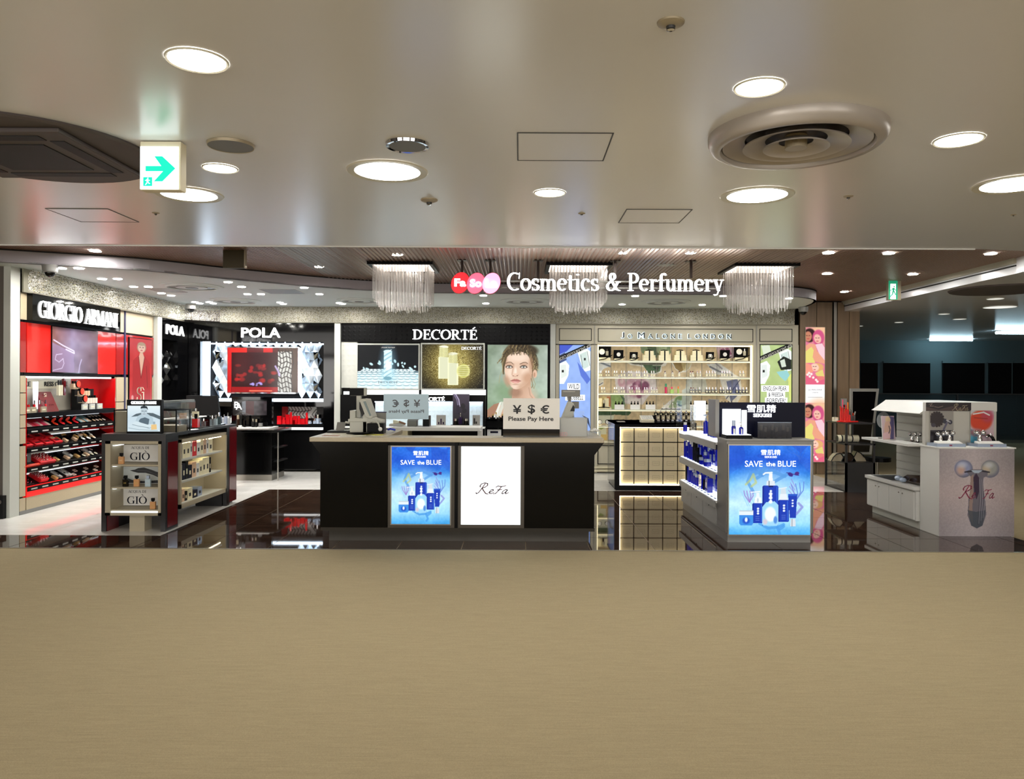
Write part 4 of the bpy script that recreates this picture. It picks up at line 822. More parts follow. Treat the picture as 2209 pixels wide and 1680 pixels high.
c.line([(592, 792), (598, 802), (601, 812)], 4, (140, 130, 170), .9); c.line([(536, 846), (584, 846)], 2.5, (220, 120, 90), .8)
tv = B('black_gloss').box(tvx0, tvx1, YB+.06, YB+.1, tvz0, tvz1).build('screen', t); c.put('screen_picture', (tvx0+.005, YB+.058, tvz0+.005), UX, tvx1-tvx0-.01, tvz1-tvz0-.01, MATS['print_dim'], tv)
# lower open niche and black base
lz0, lz1 = bz(923, 600), bz(877, 600); lx0, lx1 = bx(472), bx(697)
B('black_gloss').box(nx0, nx1, YB, YB+.3, lz1, nz0).build('middle_rail', t); B('black').box(nx0, lx0, YB, YB+.3, lz0, lz1).build('side_panel', t); B('black').box(nx0, nx1, YB, YB+.3, .05, lz0-.05).build('base_cabinet', t)
B('black').box(lx0, lx1, YB+.24, YB+.3, lz0, lz1).build('niche_back', t); B('glow_soft').box(lx0, lx1, YB-.02, YB+.24, lz0-.03, lz0).build('light_shelf', t); B('black_gloss').box(lx0, lx1, YB-.03, YB+.3, lz0-.05, lz0-.03).build('shelf', t)
c = Canvas(600, 877, 697, 905, 1.0, (30, 26, 26)).rect(600, 877, 622, 905, (150, 16, 20)).rect(614, 877, 676, 905, (196, 200, 196))
for i in range(10): x_ = 612+i*7; c.line([(x_, 877), (x_+5, 886), (x_-2, 896), (x_+4, 905)], 1.6, (24, 22, 22))
c.line([(612, 886), (640, 890), (676, 884)], 1.6, (24, 22, 22)).line([(655, 905), (672, 880)], 7, (214, 220, 216))
c.put('niche_picture', (bx(600), YB+.238, bz(905)), UX, lx1-bx(600), lz1-bz(905), MATS['print'], t)
def item(name, px, py, wpx, hpx, d, mats, lab, cat, grp=None, kind='box', dep=None):
    """an item standing at the photo's spot on a surface d metres away, own size and depth"""
    x, y, z = W(px, py, d); w, h = wpx/F*d, hpx/F*d; dep = dep or w; b = B(mats[0])
    c1 = mats[1] if len(mats) > 1 else mats[0]; c2 = mats[2] if len(mats) > 2 else None
    if kind == 'box':
        b.cbox(x, y+dep/2, z, w, dep, h)
        if c1 != mats[0]: b.m(c1).box(x-w*.28, x+w*.28, y-.0012, y, z+h*.35, z+h*.6)
    elif kind == 'bottle':
        b.cbox(x, y+dep/2, z, w, dep, h*.64).m(c1).cyl((x, y+dep/2, z+h*.64), w*.2, h*.08, 10).cyl((x, y+dep/2, z+h*.72), w*.28, h*.28, 12)
        if c2: b.m(c2).box(x-w*.3, x+w*.3, y-.0012, y, z+h*.14, z+h*.44)
    elif kind == 'round':
        b.lathe([(w*.47, 0), (w*.5, h*.02), (w*.5, h*.6), (w*.4, h*.66)], (x, y+w/2, z), 14).m(c1).lathe([(w*.36, h*.66), (w*.36, h)], (x, y+w/2, z), 14)
        if c2: b.m(c2).box(x-w*.2, x+w*.2, y-.002, y+.01, z+h*.16, z+h*.5)
    elif kind == 'pump':
        b.lathe([(w*.47, 0), (w*.5, h*.02), (w*.5, h*.6), (w*.2, h*.68)], (x, y+w/2, z), 14).m(c1).lathe([(w*.22, h*.68), (w*.22, h*.8), (w*.07, h*.82), (w*.07, h*.92), (w*.2, h*.94), (w*.2, h)], (x, y+w/2, z), 12).box(x-w*.5, x, y+w/2-.004, y+w/2+.004, z+h*.93, z+h*.985)
        if c2: b.m(c2).box(x-w*.12, x+w*.12, y-.002, y+.01, z+h*.2, z+h*.55)
    elif kind == 'jar': b.lathe([(w*.5, 0), (w*.5, h*.6)], (x, y+w/2, z), 16).m(c1).lathe([(w*.52, h*.6), (w*.52, h)], (x, y+w/2, z), 16)
    elif kind == 'dropper': b.lathe([(w*.5, 0), (w*.5, h*.55), (w*.3, h*.6)], (x, y+w/2, z), 12).m(c1).lathe([(w*.34, h*.6), (w*.34, h*.78), (w*.2, h*.8), (w*.16, h)], (x, y+w/2, z), 10)
    return tag(b.build(name), lab, cat, grp)
M('red_glass', (196, 16, 26), .12, coat=.6, emit=.12); M('silver_blue', (168, 182, 204), .25, metal=.3)
for j, (px, w_, h_) in enumerate(((602, 9, 18), (611, 7, 15), (620, 8, 21), (627, 6, 26), (636, 9, 18), (644, 7, 18), (653, 9, 12), (661, 6, 25), (634, 5, 9))):
    item('red_cosmetic_bottle', px, 915, w_, h_, YB+(.02 if j % 2 else .08), ['red_glass', 'red_glass'], 'glossy red cosmetic bottle, %s from the mirror side of the lower black niche' % ordn(j), 'bottle', 'red bottles in the black niche', 'box' if j % 2 == 0 else 'round')
for j, (px, w_, h_) in enumerate(((666, 10, 7), (678, 7, 11), (684, 14, 20), (691, 7, 5))):
    item('silver_jar', px, 914, w_, h_, YB+.03, ['silver_blue', 'chrome'], 'silver-blue cosmetic container, %s past the red bottles' % ordn(j), 'jar', 'silver containers in the black niche', 'jar')
for j, (px, w_, h_) in enumerate(((482, 8, 18), (490, 8, 22), (498, 6, 16), (503, 8, 20))): item('white_bottle', px, 912, w_, h_, YB+.05, ['white_gloss', 'chrome'], 'white cosmetic bottle in the lower black niche, %s beside the dark backdrop' % ordn(j), 'bottle', 'white bottles in the black niche', 'bottle')
struct(B('pilaster').box(bx(722.5), bx(735), YB-.04, YB+.3, 0, 2.655).build('trim_9'))
# --- bay with three light boxes
xa, xb = bx(736), bx(1186); hz = bz(738, 900)
t = thing('lightbox_wall_unit', 'cosmetics bay with a black lettered header and three lit pictures', 'display unit', ((xa+xb)/2, YB, 0))
B('black').box(xa, xb, YB, YB+.3, hz, 2.65).build('header', t)
serif('DECORTÉ', ((bx(890)+bx(1029))/2, YB-.015, (bz(706)+bz(733))/2), UX, bx(1029)-bx(890), bz(706)-bz(732.5), MATS['sign_white'], t, 'lettering', .015, a=.075, b=.03, track=.02)
b = B('black')
for i in range(40):
    for j in range(4):
        cx, cz = xa+.05+i*(xb-xa-.1)/39, hz+.05+j*.07; b.add([(cx-.03, YB, cz), (cx, YB, cz+.03), (cx+.03, YB, cz), (cx, YB, cz-.03), (cx, YB-.003, cz)], [(0, 1, 4), (1, 2, 4), (2, 3, 4), (3, 0, 4)])
o = b.build('header_relief', t); o['kind'] = 'stuff'
def relief(x0, x1, z0, z1, y, n, m_, par, mat, name='relief_tiles'):
    b = B(mat); w, h = (x1-x0)/n, (z1-z0)/m_
    for i in range(n):
        for j in range(m_):
            a, c_, cx, cz = x0+i*w, z0+j*h, x0+(i+.5)*w, z0+(j+.5)*h
            b.add([(a, y, c_), (a+w, y, c_), (a+w, y, c_+h), (a, y, c_+h), (cx, y-.005, cz), (cx, y, c_), (a+w, y, cz), (cx, y, c_+h), (a, y, cz)],
                  [(0, 5, 8), (5, 1, 6), (6, 2, 7), (7, 3, 8), (5, 4, 8), (5, 6, 4), (6, 7, 4), (7, 8, 4)])
    o = b.build(name, par); o['kind'] = 'stuff'; return o
B('pilaster').box(xa, bx(770), YB+.02, YB+.1, bz(838), hz).build('relief_back', t); relief(xa, bx(770), bz(838), hz, YB+.013, 3, 9, t, 'pilaster')
B('black').box(xa, xb, YB+.1, YB+.3, 0, hz).build('backing', t)
def lightbox(px0, py0, px1, py1, c, fr, lab, d=YB, mat='print_lit', par=None, inset=3, name='light_box'):
    x0, x1, z0, z1 = bx(px0-inset, d), bx(px1+inset, d), bz(py1+inset, (px0+px1)/2, d), bz(py0-inset, (px0+px1)/2, d)
    f = B(fr).box(x0, x1, d-.03, d+.08, z0, z1).build(name, par, bevel=.004, label=lab)
    i = inset/F*d; c.put('picture', (x0+i, d-.032, z0+i), UX, x1-x0-2*i, z1-z0-2*i, MATS[mat], f); return f
c = Canvas(772, 744, 903, 838, 1.5, (3, 8, 14)); rs = random.Random(5)
c.mix(np.clip((c.Y-793)/16, 0, 1), (190, 226, 236)); c.ell(838, 838, 80, 34, (232, 250, 252), .5, .8)
c.poly([(772, 744), (903, 744), (903, 800), (868, 788), (838, 784), (806, 790), (772, 802)], (4, 9, 16), .9)
for j in range(9):
    y_ = 797+j*j*.42+j*1.6; n_ = 13-j//2
    for i in range(n_):
        x_ = 838+(i-n_/2+.5*(j % 2))*(8+j*1.1); c.ell(x_, y_+1.2, 4+j*.4, .9+j*.18, (84, 128, 142), .5, .8).ell(x_, y_, 4+j*.4, .9+j*.17, (240, 253, 255), .4)
for i in range(18):
    a = rs.random(); x_ = 838+(a-.5)*120; y_ = 800-18*(1-abs(a-.5)*2)-rs.random()*10; c.ell(x_, y_, 2+rs.random()*2.5, 1.6+rs.random(), (206, 238, 246), .4, 1, rs.random()*90)
c.ell(838, 790, 17, 44, (160, 220, 240), .9, .5).rect(828.5, 758, 846, 816, (202, 236, 244)).ell(837, 758, 9, 3.5, (220, 246, 250), .3).ell(837, 816, 9, 4, (120, 170, 186), .4)
for i in range(12): c.line([(829, 764+i*4.6), (838, 758+i*4.6), (845, 750+i*4.6+4)], 1.1, (110, 160, 180) if i % 2 else (255, 255, 255), .9)
c.ell(838, 788, 6, 10, (255, 255, 255), .8)
f = lightbox(772, 744, 903, 838, c, 'pilaster', 'light box picturing a silvery tube on pale discs', par=t)
serif('DECORTÉ', (bx(838), YB-.036, bz(825)), UX, .36, .055, MATS['ink_grey'], f, a=.05, b=.025); text('LIPOSOME TREATMENT', (bx(838), YB-.036, bz(751)), UX, .24, .022, MATS['white'], f)
c = Canvas(911, 743, 1043, 838, 1.5, (18, 16, 12)); c.ell(974, 786, 50, 46, (176, 148, 52), 1.3, .9); c.ell(976, 788, 30, 40, (232, 214, 120), 1.1, .7)
r2 = rng.random(c.X.shape); k = np.exp(-(((c.X-972)/56)**2+((c.Y-786)/44)**2)); c.mix((r2 > .5)*k*.75, (44, 36, 8)); c.mix((r2 < .2)*k, (250, 240, 170)); c.mix((rng.random(c.X.shape) > .985)*.8, (210, 200, 140))
for (x0_, y0_, x1_, y1_, cap) in ((947, 770, 968, 817, 22), (967, 783, 988, 830, 20)):
    c.rect(x0_-1, y0_, x1_+1, y1_, (250, 252, 205)); c.rect(x0_+2, y0_, x1_-2, y1_-1, (222, 224, 190)); c.rect(x0_+1, y0_-cap, x1_-1, y0_, (226, 224, 150)); c.ell((x0_+x1_)/2, y0_-cap, 10, 3, (250, 250, 220), .4)
    for i in range(7): c.line([(x0_+1, y0_-i*3-3), (x1_-1, y0_-i*3)], .8, (110, 100, 40), .8).line([(x0_+1, y0_-i*3), (x1_-1, y0_-i*3-3)], .8, (255, 255, 230), .9)
c.ell(1000, 800, 14, 15, (224, 222, 130), .2).ell(1000, 800, 11, 12, (180, 176, 90), .4)
for i in range(6): c.line([(987, 790+i*4), (1013, 788+i*4)], 1, (252, 250, 210), .9)
f = lightbox(911, 743, 1043, 838, c, 'pilaster', 'light box picturing gold bottles in gold dust', par=t); serif('DECORTÉ', (bx(1017), YB-.036, bz(751)), UX, .36, .062, MATS['print_white'], f, a=.06, b=.025)
# portrait
c = Canvas(1052, 744, 1181, 935, 1.5, (150, 168, 148)); c.grad([(744, (142, 156, 138)), (810, (168, 184, 168)), (860, (150, 172, 146)), (935, (130, 156, 124))]).mix(np.clip((1082-c.X)/34, 0, 1)*.4, (108, 130, 100)).mix(np.clip((c.X-1150)/30, 0, 1)*.6, (180, 194, 182)).noise(16, .05).noise(5, .025)
c.ell(1096, 840, 26, 20, (118, 150, 104), .9, .5)
hair, skin = (88, 72, 48), (228, 196, 172)
c.poly([(1108, 834), (1144, 820), (1147, 846), (1156, 860), (1176, 878), (1180, 935), (1060, 935), (1062, 886), (1080, 874), (1104, 862)], (206, 168, 142)).ell(1112, 846, 13, 11, (158, 120, 98), .8, .8).ell(1146, 866, 14, 26, (226, 192, 168), .9, .6).line([(1108, 858), (1118, 880)], 2, (170, 132, 110), .5).line([(1141, 836), (1144, 852), (1154, 864)], 2, (176, 138, 116), .6)
c.poly([(1052, 884), (1066, 872), (1080, 868), (1064, 908), (1052, 932)], (166, 124, 100)); c.poly([(1062, 908), (1078, 868), (1083, 866), (1068, 912)], (232, 232, 220)).poly([(1068, 912), (1084, 866), (1091, 866), (1074, 914)], (214, 214, 200)); c.poly([(1052, 932), (1066, 910), (1180, 902), (1180, 935)], (222, 220, 208), .7)
# hair mass with swept strands
c.ell(1119, 777, 36, 40, hair, .12).ell(1126, 757, 34, 15, (58, 48, 34), .25, .95).ell(1146, 786, 15, 26, (96, 80, 54), .3, .95)
rs = random.Random(9)
pal = [(196, 180, 132), (150, 130, 90), (54, 44, 30), (112, 94, 62), (44, 36, 26), (84, 68, 44)]
for i in range(150):
    a = rs.uniform(-3.0, .25); rr = rs.uniform(.6, 1.04); x_, y_ = 1120+37*rr*math.cos(a), 780+40*rr*math.sin(a)
    if y_ > 790 and x_ < 1136: continue
    t_ = (x_-1100)/50; c.line([(x_, y_), (x_+rs.uniform(2, 8)*t_-4, y_+rs.uniform(3, 6)), (x_+rs.uniform(3, 11)*t_-7, y_+rs.uniform(7, 13))], rs.uniform(.7, 1.6), rs.choice(pal), .8)
# face
c.poly([(1089, 786), (1090, 776), (1094, 767), (1102, 761), (1112, 758.5), (1124, 758.5), (1136, 763), (1143, 774), (1147, 790), (1148, 804), (1146, 814), (1141, 823), (1133, 831), (1124, 837), (1116, 839.5), (1109, 839), (1103, 834), (1096, 824), (1091, 812), (1088.5, 800)], skin)
c.ell(1118, 771, 20, 9, (244, 220, 200), .9, .8).ell(1103, 803, 9, 10, (242, 218, 198), .9, .8).ell(1133, 800, 9, 8, (240, 214, 192), .9, .8).ell(1112, 833, 8, 5, (240, 214, 194), .9, .7)
c.ell(1139, 815, 11, 13, (196, 152, 122), .95, .8, 25).ell(1094, 822, 6, 13, (190, 148, 122), .95, .8, -22).ell(1146, 785, 5, 16, (176, 134, 104), .9, .6).ell(1128, 832, 12, 6, (200, 160, 132), .9, .6, -25).ell(1091, 778, 4, 12, (190, 150, 122), .9, .6)
c.ell(1154, 806, 4.6, 9, (224, 186, 160), .25).ell(1153, 808, 2, 5, (190, 146, 118), .5)
for x_, e in ((1098.5, -1), (1129.5, 1)):
    c.ell(x_+e, 786, 8.5, 3.6, (196, 156, 130), .9, .75).line([(x_-7.5, 783.8 if e < 0 else 785.2), (x_-1, 781.2 if e < 0 else 782), (x_+4, 781.4), (x_+8.5, 785.4 if e < 0 else 783.8)], 1.5, (104, 80, 62), .85)
    c.ell(x_, 791.4, 7.2, 3.4, (92, 70, 58), .6, .9).ell(x_, 791.8, 5.4, 2.0, (236, 232, 224), .25).ell(x_, 791.5, 2.3, 2.2, (110, 116, 104), .2).ell(x_, 791.4, 1.0, 1.0, (16, 16, 16), .3).ell(x_-.8, 790.8, .5, .5, (255, 255, 255), .3)
    c.line([(x_-7, 791.8), (x_-3, 789.2), (x_+2, 788.8), (x_+6, 790.4), (x_+7.6, 792.4)], 1.3, (38, 28, 24), .95).line([(x_-5, 793.8), (x_, 794.6), (x_+6, 793.4)], .8, (140, 100, 84), .8)
c.line([(1108.5, 786), (1106.5, 797), (1105, 807)], 3.2, (190, 148, 122), .55).ell(1112.4, 801, 2.4, 8, (250, 230, 212), .8, .9).ell(1112, 808.5, 6.5, 3.2, (232, 196, 172), .5, .9).ell(1107.6, 810.6, 1.6, .8, (130, 86, 72), .4).ell(1116, 810.4, 1.6, .8, (130, 86, 72), .4).line([(1104.6, 808), (1106, 811), (1112, 812), (1118.5, 808.4)], 1, (176, 130, 106), .7)
c.poly([(1101.5, 821.2), (1107, 818.2), (1110.5, 817.2), (1112.6, 818), (1115, 817.2), (1119, 818.6), (1124, 821.6), (1113, 821.4)], (184, 116, 106)).poly([(1101.5, 821.2), (1113, 821.4), (1124, 821.6), (1119, 825.6), (1112, 827), (1106, 825.2)], (220, 156, 144)).line([(1101.5, 821.2), (1108, 820.8), (1113, 821.6), (1124, 821.6)], .9, (120, 66, 60), .9).ell(1112, 824.4, 4, 1, (240, 190, 180), .6, .8).ell(1112.5, 829.2, 7, 1.3, (188, 146, 122), .8, .7)
# fringe and loose strands over the face
c.poly([(1086, 764), (1096, 752), (1110, 750), (1120, 758), (1104, 761), (1094, 770), (1089, 790), (1086, 804), (1083, 784)], hair, .95)
for i in range(34):
    x_ = 1088+rs.random()*54; c.line([(x_, 752+rs.random()*4), (x_-2+rs.uniform(-3, 5), 758+rs.random()*3), (x_-5+rs.uniform(-2, 8), 762+rs.random()*5)], rs.uniform(.7, 1.3), rs.choice(pal), .85)
for i in range(14): c.line([(1086+rs.random()*4, 764+rs.random()*8), (1083+rs.random()*4, 786), (1084+rs.random()*4, 800+rs.random()*8)], .9, rs.choice(pal), .8)
c.line([(1086, 776), (1084, 798), (1079, 810), (1077, 826)], 1.1, (176, 160, 110), .7).line([(1149, 814), (1155, 828), (1152, 838), (1147, 828)], 1.1, (150, 132, 92), .7).line([(1146, 816), (1150, 830), (1147, 836)], 1.6, (120, 100, 66), .7)
f = lightbox(1052, 744, 1181, 935, c, 'black', 'tall lit portrait of a short-haired woman', par=t, inset=2)
B('glow_soft').box(xa+.3, bx(1048), YB+.02, YB+.09, bz(853), bz(841)).build('light_strip', t); B('black').box(bx(904), bx(909), YB, YB+.1, bz(853), bz(841)).build('strip_divider', t)
B('mirror').box(bx(740), bx(765), YB+.05, YB+.1, bz(890), bz(846)).build('mirror_panel', t)
B('pilaster').box(bx(738), bx(1048), YB-.02, YB+.1, bz(922), bz(918)).build('shelf', t)
struct(B('pilaster').box(bx(1187), bx(1198), YB-.04, YB+.3, 0, 2.655).build('trim_10'))
b1 = thing('tester_shelf', 'small glossy black tester shelf under the lit portrait', 'shelf', (bx(1068), YB-.2, 0))
for (a, c_, z) in ((1050, 1100, 903), (1050, 1100, 921)): B('black_gloss').box(bx(a), bx(c_), YB-.25, YB-.05, bz(z)-.03, bz(z)).build('shelf_board', b1)
B('black').box(bx(1050), bx(1100), YB-.06, YB-.035, .02, bz(900)).build('back_panel', b1)
for j in range(6): item('tester_item', 1056+j*7, 903, 4, 6+4*(j % 3), YB-.2, [('chrome', 'black', 'white')[j % 3], 'gold'], '%s tester, %s along the shelf under the lit portrait' % (('chrome', 'black', 'white')[j % 3], ordn(j)), 'tester', 'testers under the portrait', 'round')
item('glass_case', 1066, 940, 30, 17, YB-.24, ['white_gloss', 'navy'], 'small white glossy case under the tester shelf', 'case', None, 'box', .2)
# --- free gondola before it: black header, white relief, purple card
d = 13.15; x0, x1 = bx(735, d), bx(1048, d)
t = thing('relief_gondola', 'low gondola with white patterned back and black lettered header', 'display unit', ((x0+x1)/2, d, 0))
B('black').box(x0, x1, d, d+.1, bz(866, 980, d), bz(852, 980, d)).build('header', t); serif('DECORTÉ', ((bx(899, d)+bx(960, d))/2, d-.01, bz(859.5, 930, d)), UX, bx(960, d)-bx(899, d), bz(854.5, 930, d)-bz(864.5, 930, d), MATS['sign_white'], t, a=.08, b=.035)
M('relief_lit', (216, 232, 240), .4, emit=.25)
B('relief_lit').box(bx(808, d), bx(1042, d), d+.09, d+.1, bz(920, 980, d), bz(866, 980, d)).build('relief_back', t); relief(bx(808, d), bx(1042, d), bz(920, 980, d), bz(872, 980, d), d+.085, 23, 5, t, 'relief_lit')
B('strip_cool').box(bx(808, d), bx(1042, d), d+.03, d+.06, bz(868.5, 980, d), bz(866.5, 980, d)).build('light_strip', t)
B('black').box(bx(1042, d), x1, d, d+.1, .05, bz(866, 980, d)).build('end_post', t); B('black').box(x0, bx(768, d), d, d+.1, .05, bz(866, 980, d)).build('end_post', t); B('black').box(x0, x1, d-.3, d+.1, .05, bz(922, 980, d)).build('base_cabinet', t); B('white').box(x0, x1, d-.32, d+.1, bz(922, 980, d), bz(920, 980, d)).build('counter_top', t)
c = Canvas(977, 850, 1013, 914, 2, (52, 42, 62)).grad([(850, (66, 54, 78)), (914, (28, 22, 34))]).line([(979, 850), (986, 862), (988, 876)], 1.6, (150, 140, 190)).line([(983, 850), (990, 862), (992, 876)], 2.4, (206, 200, 240))
c.rect(985, 874, 992, 894, (34, 22, 50)).ell(999, 876, 5, 6, (18, 12, 26), .3).ell(1002, 886, 5, 5, (22, 14, 30), .3)
t = thing('purple_display_card', 'tall dark purple picture card with small bottles before it', 'display card', (bx(995, 12.8), 12.8, 0)); dd = 12.8
B('black').box(bx(977, dd), bx(1013, dd), dd+.01, dd+.03, bz(919, 995, dd), bz(850, 995, dd)).build('board', t); B('black').box(bx(974, dd), bx(1011, dd), dd-.1, dd+.03, bz(922, 995, dd), bz(916, 995, dd)).build('foot', t)
c.put('picture', (bx(977, dd), dd+.008, bz(914, 995, dd)), UX, bx(1013, dd)-bx(977, dd), bz(850, 995, dd)-bz(914, 995, dd), MATS['print'], t)
M('purple_glass', (44, 30, 62), .1, coat=.5)
item('purple_bottle', 993, 915, 8, 24, dd-.08, ['purple_glass', 'chrome'], 'small purple bottle with silver shoulders before the purple card', 'bottle', None, 'pump'); item('glass_jar', 983, 915, 8, 12, dd-.08, ['black_gloss', 'chrome'], 'black jar with clear lid, first beside the purple bottle', 'jar', 'jars by the purple card', 'jar'); item('glass_jar', 1005, 915, 8, 12, dd-.08, ['black_gloss', 'chrome'], 'black jar with clear lid, second beside the purple bottle', 'jar', 'jars by the purple card', 'jar')
for (a, e, p0, p1, lab, n_) in ((942, 962, 895, 919, 'framed card with three purple bottles on patterned counter', 3), (1020, 1036, 895, 918, 'framed card with tiny black bottles at the counter end', 2)):
    dd = 12.85; t = thing('framed_card', lab, 'picture card', (bx((a+e)/2, dd), dd, bz(p1, a, dd))); B('mid_grey').box(bx(a, dd), bx(e, dd), dd, dd+.02, bz(p1, a, dd), bz(p0, a, dd)).build('frame', t)
    m0 = (a+e)/2
    for k in range(n_): s_ = (0, -5, 5)[k] if n_ == 3 else (-4, 0)[k]; B('purple_glass' if n_ == 3 else 'ink').box(bx(m0+s_-1.6, dd), bx(m0+s_+1.6, dd), dd-.002, dd, bz(p1-4, a, dd), bz(p1-(16 if k == 0 else 9), a, dd)).build('printed_bottle', t)
# ================================================================ scent shop bay (cream frame)
xa, xb = bx(1199), bx(1722)
t = thing('scent_wall_unit', 'cream framed scent shop front with glass shelves and flower print', 'display unit', ((xa+xb)/2, YB, 0))
def fr(px0, px1, py0, py1, mat='jm_frame', y0=YB-.02, y1=YB+.3, name='frame_panel', par=t): return B(mat).box(bx(px0), bx(px1), y0, y1, bz(py1, (px0+px1)/2), bz(py0, (px0+px1)/2)).build(name, par)
B('jm_frame').box(xa, xb, YB+.0, YB+.3, bz(743, 1450), 2.652).build('frame_panel', t)
for a, e in ((1199, 1206), (1275, 1289), (1624, 1638), (1709, 1722)): fr(a, e, 744, 1019)
for a, e in ((1206, 1275), (1638, 1709)): fr(a, e, 948, 1019, y0=YB)
fr(1289, 1624, 952, 1019, y0=YB)
b = B('mid_grey')
for v in (1204.5, 1281.5, 1283, 1630.5, 1632): b.box(bx(v)-.003, bx(v)+.003, YB-.024, YB-.018, .05, 2.64)
b.build('frame_groove', t)
def outline(px0, py0, px1, py1, w=.012, y=YB-.004, mat='black', par=t):
    x0, x1, z0, z1 = bx(px0), bx(px1), bz(py1, px0), bz(py0, px0); b = B(mat)
    for q in ((x0, x1, z1-w, z1), (x0, x1, z0, z0+w), (x0, x0+w, z0, z1), (x1-w, x1, z0, z1)): b.box(q[0], q[1], y, y+.02, q[2], q[3])
    return b.build('panel_outline', par)
outline(1206, 708, 1276, 735); outline(1289.5, 708, 1624.5, 737); outline(1638, 709, 1709, 737); outline(1290, 960, 1624, 1001, y=YB-.01); outline(1207, 960, 1275, 1001, y=YB-.01)
b = B('cream')
for q in (953, 1007, 1014): b.box(xa, xb, YB-.03, YB, bz(q+2.5, 1450), bz(q, 1450))
b.build('moulding', t)
M('halo', (215, 232, 240), .4, emit=1.3)
for s_, px, hp, wp in (('J', 1343, 12.7, 6.5), ('O', 1359, 9.2, 9.5), ('M', 1383, 12.7, 14), ('A', 1403, 9.6, 10), ('L', 1419, 9.6, 6.5), ('O', 1434, 9.6, 11), ('N', 1451, 9.6, 9), ('E', 1467, 9.6, 7), ('L', 1487, 9.6, 6.5), ('O', 1504.5, 9.6, 11), ('N', 1521, 9.6, 9), ('D', 1538, 9.6, 9.5), ('O', 1555, 9.6, 11), ('N', 1572, 9.6, 9)):
    for mt, yy, bo, k_ in (('halo', YB-.012, .045, 1.6), ('ink', YB-.034, .0, 0)): text(s_, (bx(px)-.003, yy, bz(728.6)+hp/2/F*YB), UX, (wp+k_)/F*YB, (hp+k_)/F*YB, MATS[mt], t, 'lettering', .004 if mt == 'halo' else .018, bold=bo)
# bay interior
zt1, zb1 = bz(744, 1450), bz(952, 1450)
c = Canvas(1289, 744, 1624, 952, 1.1, (216, 196, 160)); W1 = (236, 234, 226)
c.poly([(1289, 780), (1322, 780), (1320, 790), (1305, 796), (1296, 812), (1289, 812)], (226, 232, 238)).line([(1300, 782), (1320, 790)], 4, (96, 108, 130), .8)
c.poly([(1386, 744), (1418, 744), (1452, 744), (1454, 760), (1440, 772), (1400, 768), (1388, 758)], (122, 146, 116)).poly([(1400, 744), (1420, 744), (1428, 762), (1410, 768)], (70, 96, 72)).poly([(1420, 744), (1446, 744), (1440, 766), (1424, 760)], (168, 186, 156))
c.poly([(1356, 781), (1446, 781), (1442, 788), (1434, 790), (1433, 802), (1418, 808), (1404, 806), (1396, 792), (1378, 788), (1366, 787)], W1).poly([(1358, 781), (1440, 781), (1432, 787), (1376, 786)], (112, 112, 98)).poly([(1392, 786), (1432, 788), (1430, 800), (1414, 807), (1404, 804)], (74, 104, 70)).poly([(1412, 790), (1430, 790), (1424, 800)], (36, 56, 38))
c.poly([(1455, 781), (1500, 781), (1496, 794), (1486, 802), (1474, 803), (1462, 794)], W1).poly([(1458, 781), (1488, 781), (1484, 796), (1475, 802), (1464, 794)], (150, 124, 70)).poly([(1476, 781), (1500, 781), (1492, 796), (1482, 800)], (214, 200, 150), .7)
c.poly([(1330, 812), (1360, 800), (1396, 802), (1420, 815), (1424, 842), (1404, 856), (1392, 874), (1352, 872), (1334, 850)], (236, 228, 228)).ell(1378, 836, 28, 22, (214, 170, 190), .3)
rs = random.Random(2)
for i in range(26): a = rs.random()*6.3; q = rs.random(); c.ell(1378+28*q*math.cos(a), 836+22*q*math.sin(a), 3+rs.random()*6, 2+rs.random()*4, rs.choice([(138, 66, 104), (226, 190, 208), (190, 128, 160), (246, 228, 236), (110, 48, 84)]), .5, .8, rs.random()*180)
c.ell(1345, 824, 8, 11, (220, 176, 190), .3).ell(1346, 822, 4, 6, (240, 214, 220), .4)
c.poly([(1292, 814), (1306, 816), (1306, 830), (1298, 834), (1290, 826)], W1).line([(1296, 831), (1304, 826)], 1.6, (70, 80, 120))
c.poly([(1322, 852), (1350, 852), (1354, 876), (1350, 884), (1324, 884)], (160, 190, 120)).poly([(1342, 852), (1352, 860), (1352, 882), (1346, 882), (1348, 864)], (90, 118, 92)).poly([(1289, 862), (1306, 855), (1320, 862), (1320, 884), (1289, 884)], (240, 222, 160)).poly([(1313, 856), (1321, 856), (1321, 878), (1314, 878)], (206, 120, 70), .8)
c.poly([(1430, 884), (1450, 866), (1472, 852), (1486, 856), (1490, 884)], W1).ell(1476, 866, 14, 12, (134, 168, 110), .25).line([(1462, 870), (1476, 876), (1488, 871)], 2.5, (40, 60, 36)).poly([(1446, 884), (1456, 868), (1470, 862), (1468, 884)], (150, 170, 130), .9)
c.poly([(1489, 812), (1500, 812), (1500, 884), (1478, 884), (1478, 842), (1486, 838)], (214, 226, 226), .85).poly([(1500, 812), (1530, 816), (1536, 846), (1500, 846)], (208, 222, 222), .6)
c.poly([(1560, 812), (1580, 800), (1606, 812), (1612, 850), (1596, 876), (1574, 860)], W1).poly([(1576, 822), (1600, 816), (1608, 846), (1586, 868)], (120, 128, 168)).line([(1576, 860), (1606, 818)], 1.6, (60, 66, 110)).poly([(1532, 784), (1560, 782), (1592, 804), (1580, 812), (1552, 806)], (220, 222, 220)).line([(1540, 790), (1560, 800), (1588, 808)], 4, (104, 108, 118)).line([(1552, 782), (1566, 794)], 3, (150, 150, 160))
c.poly([(1552, 744), (1590, 744), (1596, 770), (1560, 772)], (226, 196, 214)).poly([(1562, 750), (1580, 748), (1588, 762), (1570, 768)], (170, 100, 140)).line([(1570, 748), (1586, 768)], 1.5, (236, 224, 230))
